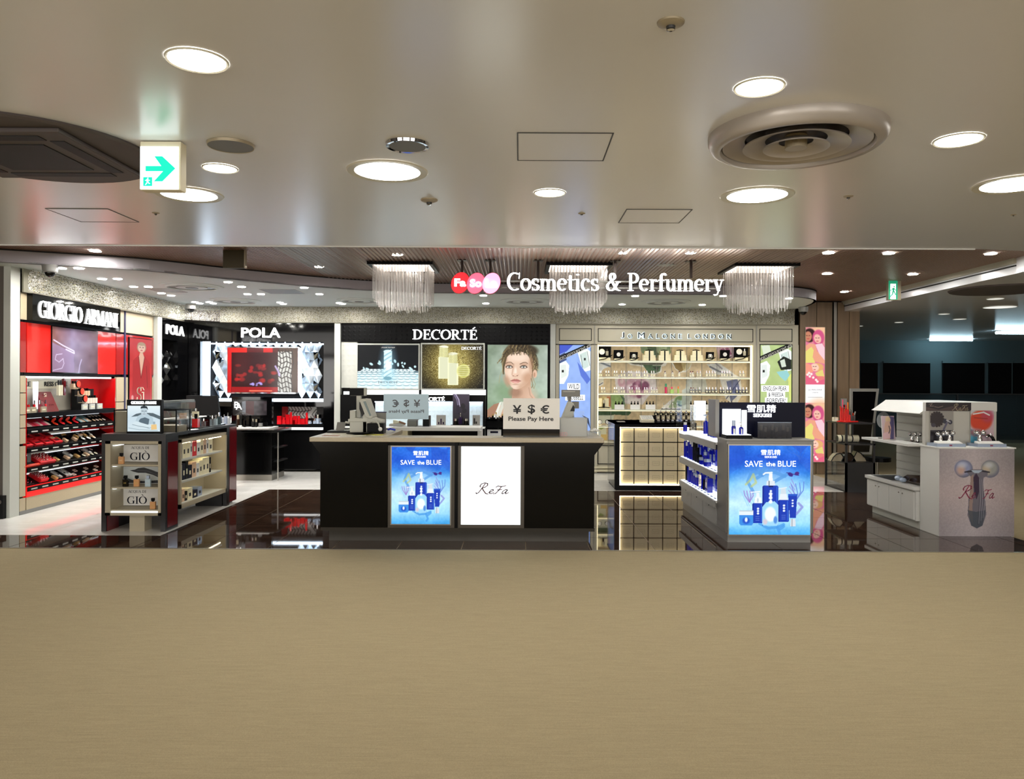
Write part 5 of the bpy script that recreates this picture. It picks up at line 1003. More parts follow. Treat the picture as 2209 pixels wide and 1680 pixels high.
c.poly([(1289, 886), (1362, 886), (1367, 892), (1360, 898), (1330, 896), (1310, 900), (1289, 898)], (56, 90, 56)).noise(4, .05).poly([(1289, 898), (1330, 897), (1326, 912), (1289, 918)], (222, 228, 212), .9).poly([(1440, 886), (1480, 886), (1500, 930), (1450, 930)], (210, 196, 166), .6).poly([(1289, 925), (1312, 922), (1312, 952), (1289, 952)], (232, 234, 214)).poly([(1294, 922), (1310, 924), (1300, 930)], (170, 190, 120)).rect(1300, 940, 1313, 952, (226, 190, 110), .8)
M('print_wall', attr=True, rough=.4, emit=.12)
bk = B('cream').box(bx(1289), bx(1624), YB+.27, YB+.3, zb1, zt1).build('back_wall', t); c.put('flower_print', (bx(1289), YB+.268, zb1), UX, bx(1624)-bx(1289), zt1-zb1, MATS['print_wall'], bk)
b = B('mid_grey')
for k in range(10): v = bx(1322+k*33.3); b.box(v-.004, v+.004, YB+.262, YB+.268, zb1, zt1)
b.build('back_joint', t)
B('glow_warm').box(bx(1290), bx(1623), YB+.02, YB+.08, bz(747, 1450), bz(744.5, 1450)).build('light_strip', t); B('glow_warm').box(bx(1621), bx(1623.5), YB+.02, YB+.08, zb1, zt1).build('light_strip', t); B('glow_warm').box(bx(1289.5), bx(1291.5), YB+.03, YB+.08, zb1, zt1).build('light_strip', t)
SH = [778, 813, 848.5, 883.5, 919]
M('shelf_cream', (214, 214, 196), .3)
for s_ in SH:
    z = bz(s_, 1450)-.0; B('shelf_cream').box(bx(1291), bx(1622), YB+.03, YB+.26, z-.024, z).build('shelf', t)
    B('glow_warm').box(bx(1291), bx(1622), YB+.05, YB+.07, z-.03, z-.025).build('light_strip', t)  # glowing strip added under each shelf to brighten the bay
b = B('glass')
for k in range(4): v = bx(1355+k*66.6); b.box(v-.002, v+.002, YB+.04, YB+.25, zb1, zt1)
b.build('glass_divider', t)
# side posters
def scent_side(px0, px1, bg, mode):
    c = Canvas(0, 0, 70, 204, 1.5, bg); c.noise(9, .03)
    c.poly([(0, 40), (14, 34), (22, 44), (20, 66), (10, 84), (0, 84)], (240, 246, 240)).poly([(40, 14), (62, 8), (70, 14), (70, 54), (56, 58), (46, 34)], (240, 246, 240))
    c.poly([(45, 20), (60, 14), (66, 46), (54, 52)], (206, 222, 216)).rect(55, 28, 59, 33, (30, 30, 30)).poly([(2, 44), (14, 42), (16, 66), (4, 72)], (224, 232, 226)).rect(5, 54, 10, 59, (30, 30, 30)).line([(48, 22), (52, 48)], 1, (90, 100, 100)).line([(62, 14), (68, 44)], 1, (90, 100, 100))
    if mode == 0:
        c.poly([(0, 0), (30, 0), (16, 14), (0, 20)], (70, 90, 200)).poly([(40, 36), (60, 60), (70, 74), (62, 84), (48, 66)], (76, 104, 206), .8).poly([(0, 22), (12, 16), (16, 32), (0, 40)], (36, 44, 80), .7).poly([(50, 150), (66, 158), (70, 180), (60, 160)], (30, 34, 50), .8)
    else:
        c.poly([(38, 36), (52, 24), (70, 32), (70, 52), (46, 54)], (30, 34, 30)).poly([(44, 34), (54, 30), (58, 46), (48, 48)], (210, 220, 205)).poly([(2, 2), (20, 0), (24, 16), (8, 26)], (216, 226, 204)).poly([(36, 58), (60, 54), (66, 66), (56, 78), (44, 68)], (150, 206, 206)).poly([(62, 70), (70, 60), (70, 120), (66, 120)], (240, 240, 120), .6)
    c.poly([(0, 34), (0, 24), (56, 0), (70, 0), (70, 3)], (14, 15, 16)); return c
for (a, e, bg, mode, lab) in ((1207, 1274, (150, 180, 240), 0, 'tall blue lit poster'), (1640, 1707, (180, 200, 134), 1, 'tall green lit poster')):
    x0, x1, z0, z1 = bx(a), bx(e), bz(948, a), bz(744, a)
    f = B('black').box(x0-.015, x1+.015, YB-.01, YB+.05, z0, z1+.015).build('light_box', t, label=lab); scent_side(a, e, bg, mode).put('picture', (x0, YB-.013, z0), UX, x1-x0, z1-z0, MATS['print_lit'], f)
    u = Vector((56, 0, 25)).normalized(); v = Vector((-25, 0, 56)).normalized()
    text('#DECLAREYOURSCENT #DE', (x0+(x1-x0)*.5, YB-.016, z1-.135), tuple(u), .62, .062, MATS['white'], f, depth=.002, v=tuple(v))
    def plate(pa, pb, pc, pd, s_, hh):
        B('print_white').box(bx(pa), bx(pb), YB-.017, YB-.014, bz(pd), bz(pc)).build('word_plate', f); text(s_, ((bx(pa)+bx(pb))/2, YB-.018, (bz(pc)+bz(pd))/2), UX, (bx(pb)-bx(pa))*.84, (bz(pc)-bz(pd))*.78, MATS['ink'], f, depth=.002, bold=.012)
    if mode == 0: plate(1224, 1252, 826, 840, 'WILD', 0); plate(1220, 1262, 851, 863, 'BLUEBELL', 0)
    else: plate(1642, 1701, 829, 842, 'ENGLISH PEAR', 0); plate(1654, 1693, 842.5, 854.5, '& FREESIA', 0); plate(1650, 1698, 855, 867, 'FOREVER!', 0)
# products on the shelves
M('gift_cream', (240, 232, 196), .5, emit=.0); M('cologne', (238, 232, 208), .08, trans=.5, alpha=.8)
YS = YB+.07
def gift(px, py, s, lab, disc):
    x, y, z = W(px, py, YS); t = thing('open_gift_box', lab, 'gift box', (x, y, z))
    B('gift_cream').cbox(x, y+.08, z, .2*s, .14, .05*s).build('box_base', t)
    b = B('black'); b.xf = lambda a, c_, d_: (x+a, y+.06+c_-d_*.15, z+.04*s+d_); b.box(-.11*s, .11*s, 0, .02, 0, .2*s); b.build('lid', t)
    if disc: B('white').lathe([(.045*s, -.004), (.045*s, 0)], (x-.03*s if disc == 2 else x, y+.035, z+.14*s), 20, 'y').build('candle_label', t)
    for k in ((.05,) if disc == 2 else (() if disc == 1 else (-.04, .04))): B('cologne').box(x+(k-.02)*s, x+(k+.02)*s, y+.02, y+.04, z+.08*s, z+.15*s).m('chrome').cyl((x+k*s, y+.03, z+.15*s), .008*s, .035*s, 8).build('cologne_bottle', t)
    B('black').tube([(x-.1*s, y-.0, z+.005), (x+.02, y-.005, z+.03*s), (x+.13*s, y+.01, z+.09*s)], .008, 6).build('ribbon', t)
for (px, s, dsc, lab) in ((1303, 1.15, 2, 'large open black gift box at the blue poster end of the top shelf'), (1335, .8, 1, 'small open black gift box with one disc, blue poster end'), (1368, .65, 3, 'small open black gift box with two bottles, blue poster end'), (1533, .65, 3, 'small open black gift box with two bottles, green poster end'), (1565, .8, 1, 'small open black gift box with one disc, green poster end'), (1600, 1.15, 2, 'large open black gift box at the green poster end of the top shelf')):
    gift(px, SH[0]-.2, s, lab, dsc)
for j, px in enumerate((1401, 1434, 1468, 1503)):
    x, y, z = W(px, SH[0]-.2, YS); t = thing('stacked_gift_boxes', 'cream gift boxes tied in a stack with black ribbon, %s stack on the top shelf' % ordn(j), 'gift box', (x, y, z), 'ribboned box stacks')
    for (w_, za, zz) in ((.22, 0, .06), (.215, .062, .1), (.155, .102, .14), (.15, .142, .175)): B('gift_cream').box(x-w_/2, x+w_/2, y, y+.14, z+za, z+zz).build('box_tier', t)
    B('black').box(x-.012, x+.012, y-.003, y+.143, z, z+.18).m('black').tube([(x-.06, y+.07, z+.185), (x, y+.05, z+.195), (x+.06, y+.07, z+.185)], .008, 6).build('ribbon', t)
def row(name, pxs, py, w, h, mats, desc, cat, grp, kind, d=YS, dep=None):
    for j, px in enumerate(pxs): item(name, px, py-.2, w, h, d, mats, '%s, %s from the blue poster end' % (desc, ordn(j)), cat, grp, kind, dep)
r2 = [1292, 1297, 1308, 1313.5, 1326, 1331, 1341, 1347, 1357, 1362, 1374, 1379, 1390.5, 1396, 1406, 1411, 1435, 1451, 1465.5, 1490, 1495, 1505, 1511, 1525, 1531, 1537, 1543, 1558, 1563, 1569, 1575, 1597, 1604]
row('cologne_bottle', r2[:16], SH[1], 4.6, 13, ['cologne', 'chrome', 'gift_cream'], 'small clear cologne bottle on the second shelf', 'bottle', 'colognes on the second shelf', 'bottle'); row('cologne_bottle', r2[16:19], SH[1], 5.2, 13, ['cologne', 'chrome', 'gift_cream'], 'clear cologne bottle standing alone mid second shelf', 'bottle', 'single colognes mid shelf', 'bottle')
row('cologne_bottle', r2[19:], SH[1], 4.8, 13, ['cologne', 'chrome', 'gift_cream'], 'clear cologne past the middle of the second shelf', 'bottle', 'colognes past the middle', 'bottle')
row('cologne_bottle', [1298.5, 1304, 1326, 1330.5, 1341, 1346, 1359, 1364, 1374, 1379, 1391, 1396, 1406, 1411, 1417], SH[2], 4.6, 13, ['cologne', 'chrome', 'gift_cream'], 'small clear cologne bottle on the third shelf', 'bottle', 'colognes on the third shelf', 'bottle')
M('pink_liquid', (206, 40, 90), .15); M('green_liquid', (150, 190, 60), .15); M('lime_liquid', (170, 200, 100), .15); M('orange_cap', (240, 130, 60), .4); M('green_cap', (60, 150, 110), .4)
item('pink_bottle', 1437, SH[2]-.2, 5.5, 21, YS, ['pink_liquid', 'green_cap'], 'tall pink bottle with green cap on the third shelf', 'bottle', None, 'round'); item('green_bottle', 1450, SH[2]-.2, 7.5, 14, YS, ['green_liquid', 'pink'], 'square green bottle with pink cap on the third shelf', 'bottle', None, 'bottle'); item('lime_bottle', 1463.5, SH[2]-.2, 4, 15, YS, ['lime_liquid', 'orange_cap'], 'slim lime bottle with orange cap on the third shelf', 'bottle', None, 'round')
row('dark_cologne', [1491, 1496, 1503, 1510, 1525, 1531, 1538, 1545, 1555, 1561, 1570, 1576, 1590, 1597, 1604, 1611], SH[2], 5, 13, ['black_gloss', 'chrome', 'gift_cream'], 'black cologne bottle with cream label on the third shelf', 'bottle', 'black colognes on the third shelf', 'bottle')
gk = 0
for g0 in (1328.5, 1362.5, 1395.5, 1491, 1525, 1558):
    n_ = 3 if g0 < 1450 else 4
    x, y, z = W(g0-3, SH[3]-.2, YS)
    tt = tag(B('white').box(x, x+n_*6.9/F*YS, y-.02, y-.01, z, z+.09).build('bottle_carton'), 'white sleeve in front of dropper bottles, %s along the fourth shelf' % ordn(gk), 'carton', 'white sleeves on the fourth shelf'); gk += 1
    for k in range(n_): item('dropper_bottle', g0+k*7, SH[3]-.2, 5.4, 18, YS, ['gift_cream', 'black'], 'cream bottle with black dropper, %s of %s behind white sleeve number %s' % (ordn(k), 'three' if n_ == 3 else 'four', ordn(gk-1)), 'bottle', 'dropper bottles on the fourth shelf', 'dropper')
x, y, z = W(1303, SH[3]-.2, YS); t = thing('hamper_box', 'tall cream gift hamper with black ribbon, blue poster end', 'gift box', (x, y, z)); B('gift_cream').cbox(x, y+.06, z, .26, .12, .03).build('base', t)
for k in (-.07, .05): B('gift_cream').cbox(x+k, y+.07, z+.03, .08, .05, .17).build('carton', t)
B('black').cbox(x+.0, y+.03, z+.03, .03, .02, .08).m('cologne').cbox(x, y+.03, z+.11, .045, .03, .06).build('cologne_bottle', t); B('black').tube([(x-.1, y, z+.035), (x, y-.01, z+.045), (x+.1, y, z+.035)], .009, 6).build('ribbon', t)
x, y, z = W(1448, SH[3]-.2, YS); t = thing('tester_tray', 'black tray with four tiny white testers on the fourth shelf', 'tray', (x, y, z)); B('black').cbox(x, y+.05, z, .34, .1, .012).build('tray_board', t)
for k in range(4): B('white').cbox(x-.12+k*.08, y+.05, z+.012, .06, .06, .018).m('cologne').cbox(x-.12+k*.08, y+.07, z+.03, .02, .02, .05).m('chrome').cyl((x-.12+k*.08, y+.07, z+.08), .006, .04, 8).build('tester', t)
for j, px in enumerate((1294, 1311, 1332, 1346, 1362, 1376)):
    x, y, z = W(px, 910, YS); b = B('black'); r = .043; b.lathe([(r, -.003), (r, .04)], (x, y, z), 24, 'y').m('white').lathe([(r*.84, -.006), (r*.84, -.003)], (x, y, z), 24, 'y').m('ink').lathe([(.004, -.008), (.004, -.006)], (x, y, z), 8, 'y').m('cream').box(x-.03, x+.03, y+.0, y+.04, bz(SH[4])-.0, z-.03)
    tag(b.build('candle_box'), 'round white-faced black-rimmed candle, %s along the lowest shelf' % ordn(j), 'candle', 'round candles on the lowest shelf')
# pink poster on the wood wall
def pinkwomen(c, y0, h):
    q = lambda x, y: (1738+x*41, y0+y*h)
    c.rect(1738, y0, 1779, y0+h, (222, 120, 150)); c.ell(*q(.75, .1), 26, 20, (236, 190, 150), .9)
    c.ell(*q(.2, .14), 13, 15, (52, 26, 28), .2).ell(*q(.12, .16), 8, 11, (196, 128, 100), .2).ell(*q(.66, .18), 13, 17, (206, 84, 130), .2).ell(*q(.62, .2), 7.5, 10, (238, 184, 166), .25, 1, -20)
    c.poly([q(0, .32), q(.2, .28), q(.5, .3), q(.6, .42), q(1, .52), q(1, .64), q(.5, .6), q(0, .55)], (232, 160, 130)).poly([q(.5, .3), q(.85, .28), q(1, .36), q(1, .58), q(.7, .46)], (240, 200, 210))
    c.poly([q(0, .42), q(.3, .34), q(.42, .4), q(.36, .52), q(.5, .62), q(0, .62)], (226, 214, 120)).ell(*q(.62, .7), 13, 9, (226, 170, 110), .3).ell(*q(.48, .7), 9, 8, (244, 200, 180), .3, 1, 30).poly([q(0, .62), q(.3, .66), q(.4, .78), q(0, .84)], (240, 150, 130))
    c.poly([q(.5, .8), q(.9, .74), q(1, .9), q(.7, .94)], (226, 206, 120)).poly([q(0, .84), q(1, .86), q(1, 1), q(0, 1)], (226, 90, 120), .7)
    for (a, e) in ((.1, .83), (.22, .86), (.3, .82), (.4, .88), (.55, .92), (.18, .8), (.62, .95)): c.ell(*q(a, e), 2.6, 2.6, (250, 232, 226), .4)
    for (a, e, s) in ((.12, .16, 1), (.61, .2, 1), (.47, .7, .9)):
        x_, y_ = q(a, e); c.line([(x_-4*s, y_-2), (x_-1.4*s, y_-1.6)], 1, (60, 30, 30)).line([(x_+1.4*s, y_-1.6), (x_+4*s, y_-2)], 1, (60, 30, 30)).line([(x_-1.8*s, y_+5), (x_+1.8*s, y_+5)], 1.4, (190, 50, 70))
c = Canvas(1738, 706, 1779, 996, 1.5, (250, 250, 250)); pinkwomen(c, 706, 123); pinkwomen(c, 869, 127)
d = YB-.03; x0, x1, z0, z1 = bx(1738, d), bx(1779, d), bz(996, 1758, d), bz(706, 1758, d)
t = thing('tall_light_poster', 'tall narrow pink lit poster of three women on the wood wall', 'poster', ((x0+x1)/2, d, z0)); B('champagne').box(x0-.01, x1+.01, d, d+.03, z0-.01, z1+.01).build('case', t); c.put('picture', (x0, d-.003, z0), UX, x1-x0, z1-z0, MATS['print_lit'], t)
text('Jo MALONE', ((x0+x1)/2, d-.006, bz(841, 1758, d)), UX, .24, .028, MATS['ink_grey'], t, depth=.002, space=1.2); text('LONDON', ((x0+x1)/2, d-.006, bz(846.5, 1758, d)), UX, .1, .014, MATS['ink_grey'], t, depth=.002); B('ink_grey').box(x0+.04, x1-.04, d-.006, d-.004, bz(857, 1758, d), bz(856.4, 1758, d)).build('printed_line', t)
x, y, z = W(1820, 868, YB-.02); t = thing('wall_switch_plate', 'grey wall plate with a round button on the wood wall', 'switch', (x, y, z)); B('mid_grey').box(x-.05, x+.05, y-.015, y+.018, z-.1, z+.07).build('plate', t); B('ink').lathe([(.022, -.025), (.022, -.015)], (x, y, z-.06), 12, 'y').build('button', t)

# ================================================================ cream-boxed island
d = 11.4; x0, x1 = bx(1327, d), bx(1503, d); z0, z1 = bz(1047, 1400, d), bz(921.5, 1400, d)
ztop = bz(912, 1400, d); gx0, gx1 = bx(1338, d), bx(1488, d)
t = thing('scent_island', 'black counter with a glowing grid of cream boxes', 'counter', ((x0+x1)/2, d, 0))
for q in ((x0, gx0, 0, ztop-.02), (gx1, x1, 0, ztop-.02)): B('black').box(q[0], q[1], d, d+.05, q[2]+.02, q[3]).build('frame_post', t)
B('black').box(gx0, gx1, d, d+.05, z1, ztop-.02).build('frame_rail', t); B('black').box(gx0, gx1, d, d+.05, .02, z0).build('frame_rail', t); B('black').box(x0+.02, x1-.02, d+.03, d+.9, 0, .06).build('plinth', t)
B('black').box(gx0, gx1, d+.1, d+.11, z0, z1).build('back_board', t)
for q in ((gx0, gx1, z1-.012, z1), (gx0, gx1, z0, z0+.012), (gx0, gx0+.012, z0, z1), (gx1-.012, gx1, z0, z1)): B('led_warm').box(q[0], q[1], d+.03, d+.045, q[2], q[3]).build('light_strip', t); B('pilaster').box(x0, x1, d-.02, d+.95, ztop-.02, ztop).build('counter_top', t)
b = B('glass_dark').box(x0, x0+.012, d+.05, d+.9, .05, ztop-.02).build('side_glass', t); B('black').box(x1-.03, x1, d+.05, d+.9, .02, ztop-.02).build('side_panel', t)
c = Canvas(0, 0, 14, 40, 2, (140, 170, 220)); c.poly([(2, 40), (8, 14), (14, 4), (14, 30)], (40, 60, 170)).poly([(0, 10), (6, 0), (10, 6), (2, 20)], (200, 222, 236)).noise(4, .1)
pp = B('white').box(x0+.05, x0+.055, d+.1, d+.5, .55, ztop-.06).build('print_board', t); c.put('picture', (x0+.048, d+.5, .56), (0, -1, 0), .4, ztop-.64, MATS['print'], pp)
M('kraft', (222, 208, 172), .45); M('kraft_line', (150, 132, 98), .5)
cw, chh = (gx1-gx0-.02)/4.68, (z1-z0-.02)/4
for r_ in range(4):
    for q in range(5):
        a = gx0+.012+q*cw; e = min(a+cw-.016, gx1-.012); zz = z0+.012+r_*chh
        o = B('kraft').box(a, e, d+.055, d+.09, zz, zz+chh-.016).build('cream_box', t)
        m0 = (a+a+cw-.012)/2
        if e-a > cw*.6:
            b = B('kraft_line'); w_, h_ = .052, .03; mz = zz+chh*.48
            for s_ in ((m0-w_, m0+w_, mz+h_-.002, mz+h_), (m0-w_, m0+w_, mz-h_, mz-h_+.002), (m0-w_, m0-w_+.002, mz-h_, mz+h_), (m0+w_-.002, m0+w_, mz-h_, mz+h_)): b.box(s_[0], s_[1], d+.0535, d+.055, s_[2], s_[3])
            b.build('printed_frame', o); text('Jo MALONE', (m0, d+.055, mz), UX, .075, .011, MATS['kraft_line'], o, depth=.0015, solid=False)
for j in range(8):
    item('black_label_bottle', 1415+j*11, 896, 6, 10, d+.3, ['black_gloss', 'chrome', 'gift_cream'], 'black-capped tester on the raised back row, %s along the scent island' % ordn(j), 'bottle', 'raised testers on the scent island', 'bottle')
    item('cologne_bottle', 1420+j*11, 905, 7, 14, d+.2, ['champagne', 'black', 'gift_cream'], 'tall amber cologne tester in the middle row, %s along the scent island' % ordn(j), 'bottle', 'middle row testers on the scent island', 'bottle')
    item('glass_stopper_jar', 1422+j*10, 911.5, 7, 6, d+.06, ['clear', 'chrome'], 'clear glass stopper jar in the front row, %s along the scent island' % ordn(j), 'jar', 'front row jars on the scent island', 'jar')
x = bx(1452, d+.3); z = W(1415, 896, d+.3)[2]; tag(B('black').box(x-.3, x+.3, d+.3, d+.42, ztop+.001, z).build('riser'), 'black riser under the back row of testers on the scent island', 'display stand')
z = W(1415, 905, d+.2)[2]; tag(B('black').box(x-.3, x+.3, d+.19, d+.295, ztop+.001, z).build('riser'), 'lower black riser under the middle row of testers', 'display stand')
x, y, z = W(1398, 911, d+.1); t = thing('sample_tray', 'sloping white tray of sample boxes on the scent island', 'tray', (x, y, ztop)); b = B('cream').prism([(y-.02, ztop), (y-.02, ztop+.04), (y+.18, ztop+.1), (y+.18, ztop)], x-.1, x+.09, 'x').build('tray_body', t)
for a in range(4):
    for e in range(5):
        yy = y+.0+a*.045; B('white').box(x-.09+e*.036, x-.06+e*.036, yy, yy+.032, ztop+.043+a*.0135, ztop+.06+a*.0135).build('sample_box', t)
x = bx(1340, d+.2); tag(B('steel').box(x-.06, x+.06, d+.15, d+.3, ztop+.001, ztop+.012).build('flat_tray'), 'thin steel tray at the bare end of the scent island', 'tray')

# ================================================================ blue skincare gondola
def sekki_text(par, m0, y, z_of, sx, big, u=UX):
    s = sx
    text('雪肌精', (m0, y, z_of(14)), UX, .205*s*big, .058*s*big, MATS['sign_white'], par, depth=.002, bold=.012); text('SEKKISEI', (m0, y, z_of(25)), UX, .13*s*big, .02*s*big, MATS['sign_white'], par, depth=.002, bold=.02)
def seacoral(c, T):
    """blue water print with corals, fish and five bottles; T maps picture units to canvas units"""
    def P(*pts): return [T(*p) for p in pts]
    s = T(1, 0)[0]-T(0, 0)[0]
    def L(pts, w, col, al=1): c.line(P(*pts), w*s, col, al)
    def E(x, y, rx, ry, col, so=.2, al=1, rot=0): c.ell(*T(x, y), rx*s, ry*s, col, so, al, rot)
    for k in range(5): a = k*.5; L([(118+k*12, 2), (130+k*8, 14), (150, 22+k*3), (172, 30+k*5)], .9, (70, 110, 200), .6)
    E(84, 100, 60, 48, (190, 224, 246), .9, .6)
    for pts in ([(52, 100), (40, 78), (46, 62), (62, 58), (72, 64)], [(60, 70), (84, 56), (100, 58), (120, 66)], [(86, 84), (104, 74), (124, 62)], [(66, 60), (76, 50)]): L(pts, 7, (84, 150, 220), .75)
    for pts in ([(36, 84), (46, 74), (52, 62), (58, 80), (48, 88)],): L(pts, 5, (196, 200, 110), .6)
    for x_ in (26, 30, 36, 42): L([(x_+14, 130), (x_+6, 112), (x_, 92+x_*.3)], 1.8, (150, 206, 240), .9)
    for x_ in (34, 40, 47, 52): L([(44, 122), (x_, 108), (x_-2, 98)], 2.2, (150, 120, 200), .8)
    for k in range(4):
        L([(140, 124), (142+k*6, 108-k*4), (134+k*9, 84-k*2)], 1.8, (90, 120, 210), .9); L([(142, 112-k*8), (128+k*2, 96-k*8)], 1.5, (150, 120, 205), .8)
    E(132, 62, 6, 4, (60, 40, 130), .3, 1, 30); E(146, 60, 5, 4, (74, 40, 130), .3, 1, -20); L([(124, 58), (150, 64)], 1.6, (60, 40, 130)); L([(150, 124), (158, 132), (150, 142), (142, 150)], 5, (120, 110, 200), .6)
    for pts in ([(66, 168), (84, 178), (104, 176), (118, 170)], [(104, 176), (110, 190), (106, 196)], [(110, 180), (118, 174)]): L(pts, 6, (70, 150, 226), .75)
    blue, dk = (26, 60, 178), (14, 34, 130)
    def bot(x0, x1, y0, y1, kind):
        m = (x0+x1)/2; c.poly(P((x0, y0+2), (x0+2, y0), (x1-2, y0), (x1, y0+2), (x1, y1-1), (x1-1.5, y1), (x0+1.5, y1), (x0, y1-1)), blue); c.poly(P((x0, y0+2), (x0+3, y0), (x0+3, y1), (x0, y1)), dk, .7); L([(x1-3, y0+3), (x1-3, y1-3)], 1.6, (70, 130, 236), .7)
        for k in range(3): E(m+1, y0+12+k*(y1-y0)*.12, 2.6, 2.3, (236, 244, 255), .5)
        if kind != 'tube':
            for k in range(3): L([(m-4, y1-14+k*4), (m+4, y1-14+k*4)], .7, (200, 220, 250), .6)
    bot(50, 73, 124, 167, ''); c.poly(P((56, 112), (69, 112), (70, 124), (55, 124)), (238, 244, 248)); c.poly(P((59, 102), (65, 102), (66, 112), (58, 112)), (230, 238, 244)); L([(47, 101), (66, 99)], 2.6, (232, 240, 246)); E(62, 118, 2, 5, (190, 205, 220), .4)
    bot(106, 129, 117, 164, ''); c.poly(P((110, 104), (124, 104), (126, 117), (108, 117)), (226, 234, 242)); c.poly(P((112, 92), (122, 92), (123, 104), (111, 104)), (206, 218, 228)); L([(107, 93), (124, 90)], 2, (226, 234, 240))
    c.poly(P((127, 106), (147, 106), (144, 156), (131, 156)), blue); c.poly(P((127, 104), (147, 104), (147, 108), (127, 108)), (40, 90, 200)); c.poly(P((133, 158), (143, 158), (144, 174), (132, 174)), (214, 222, 230)); L([(136, 158), (136, 174)], 1.4, (130, 140, 150)); 
    for k in range(3): E(137, 118+k*6, 2.2, 2, (236, 244, 255), .5)
    bot(72, 106, 86, 172, 'big'); c.poly(P((72, 132), (80, 122), (98, 120), (106, 128), (106, 170), (104, 172), (74, 172), (72, 170)), (160, 214, 244)); E(89, 148, 12, 16, (238, 250, 250), .3); E(78, 164, 5, 6, (240, 190, 190), .6, .6); E(100, 160, 4, 8, (60, 120, 210), .5, .8)
    c.poly(P((81, 76), (98, 76), (99, 86), (80, 86)), (220, 228, 236)); L([(86, 76), (86, 86)], 2.4, (120, 130, 142)); c.poly(P((86, 60), (93, 60), (94, 76), (85, 76)), (240, 246, 250)); L([(74, 62), (78, 59), (92, 58)], 3.4, (238, 244, 248)); L([(86, 88), (94, 88)], 2, (10, 20, 60))
    for k in range(3): E(89.5, 104+k*8.6, 4, 3.6, (240, 246, 255), .5)
    c.poly(P((22, 150), (52, 150), (52, 168), (49, 172), (25, 172), (22, 168)), (60, 140, 226)); c.poly(P((22, 140), (52, 140), (52, 150), (22, 150)), (226, 236, 242)); L([(23, 141), (51, 141)], 1.4, (160, 176, 190)); E(37, 162, 8, 7, (30, 70, 190), .5, .8); E(37, 160, 3, 5, (230, 240, 255), .5)
def sea_poster(px0, py0, px1, py1, d, par, T, hh, textspec):
    c = Canvas(0, 0, px1-px0, py1-py0, 1.4 if px1-px0 > 140 else 1.6); h = py1-py0
    c.grad([(0, (36, 116, 226)), (h*.16, (30, 92, 214)), (h*.3, (50, 128, 226)), (h*.42, (124, 196, 246)), (h*.64, (196, 236, 253)), (h*.86, (156, 218, 250)), (h, (70, 170, 240))]).noise(14, .05).noise(3, .03); c.noise(22, .5, (30, 70, 190), .62, mask=np.clip(1-c.Y/(h*.5), 0, 1))
    seacoral(c, T)
    x0, x1, z0, z1 = bx(px0, d), bx(px1, d), bz(py1, (px0+px1)/2, d), bz(py0, (px0+px1)/2, d)
    f = B('steel').box(x0-.012, x1+.012, d, d+.03, z0-.012, z1+.012).build('light_box', par); c.put('picture', (x0, d-.003, z0), UX, x1-x0, z1-z0, MATS['print_lit'], f)
    for s_, cx, cy, w_, h_, bo in textspec: text(s_, (bx(cx, d), d-.006, bz(cy, cx, d)), UX, w_/F*d, h_/F*d, MATS['print_white'], f, depth=.002, bold=bo)
    return f
d = 7.7; x0, x1 = bx(1568, d), bx(1756, d); zt = 1.03; dA, dB = 8.06, 9.82
M('gond', (126, 124, 120), .35, metal=.3)
t = thing('skincare_gondola', 'grey gondola with blue SAVE the BLUE light box and side shelves', 'display unit', ((x0+x1)/2, d, 0))
xl = x0
B('gond').box(xl, x1, d, dA, .1, zt).build('front_body', t, bevel=.004); B('gond').box(xl+.02, x1-.02, d+.02, dB, .0, .1).build('plinth', t); B('gond').box(xl+.3, x1, dA, dB, .1, zt).build('core', t); B('mid_grey').box(xl-.005, x1+.005, d-.01, dA, zt, zt+.012).build('top_board', t)
sea_poster(1574, 961, 1749, 1153, d-.03, t, lambda x, y: (x-.0, y), 0, (('雪肌精', 1663, 975.5, 42, 12, .004), ('SEKKISEI', 1663, 985.5, 26, 4.2, .01), ('SAVE', 1626.5, 1000, 38, 13, 0), ('the', 1663, 1000.5, 20, 9.5, .01), ('BLUE', 1698, 1000, 39, 12.5, 0)))
B('mid_grey').box(xl, xl+.3, dA, dB, .1, .355).build('lower_cabinet', t)
for k in range(3):
    ya = dA+.02+k*.58; q = B('mid_grey').box(xl-.008, xl, ya, ya+.56, .12, .345).build('cabinet_door', t); B('ink').lathe([(.008, -.006), (.008, 0)], (xl-.008, ya+.28, .28), 8, 'x').build('lock', q)
for zz in (.37, .67, .985):
    B('white_gloss').box(xl-.02, xl+.3, dA, dB, zz-.025, zz).build('shelf', t); B('mid_grey').box(xl-.03, xl-.015, dA, dB, zz-.075, zz-.005).build('shelf_lip', t)
    B('glow_white').box(xl-.01, xl+.28, dA+.01, dB-.01, zz, zz+.004).build('light_shelf', t)
B('black').box(xl+.28, xl+.3, dA, dB, .37, .985).build('back_panel', t)
t = thing('header_board', 'dark navy board with white characters on the blue gondola', 'sign', (2.55, dA, zt+.012)); hx0, hx1 = bx(1552, dA), bx(1737, dA)
B('navy').box(hx0, hx1, dA, dA+.05, zt+.012, bz(868, 1640, dA)).build('board', t); B('gond').box(hx0-.04, hx0, dA, dA+.3, zt+.012, bz(862, 1550, dA)).build('side_board', t)
text('雪肌精', (bx(1642, dA), dA-.012, bz(881, 1642, dA)), UX, 62/F*dA, 17/F*dA, MATS['print_white'], t, depth=.012, bold=.008); text('SEKKISEI', (bx(1644, dA), dA-.012, bz(895.5, 1644, dA)), UX, 39/F*dA, 8/F*dA, MATS['print_white'], t, depth=.012, bold=.025)
d2 = 7.86; x_0, x_1 = bx(1564, d2), bx(1620, d2); zb_ = zt+.013
t = thing('lit_bottle_case', 'small white lit case with two blue bottles in front of the navy board', 'display case', ((x_0+x_1)/2, d2, zb_))
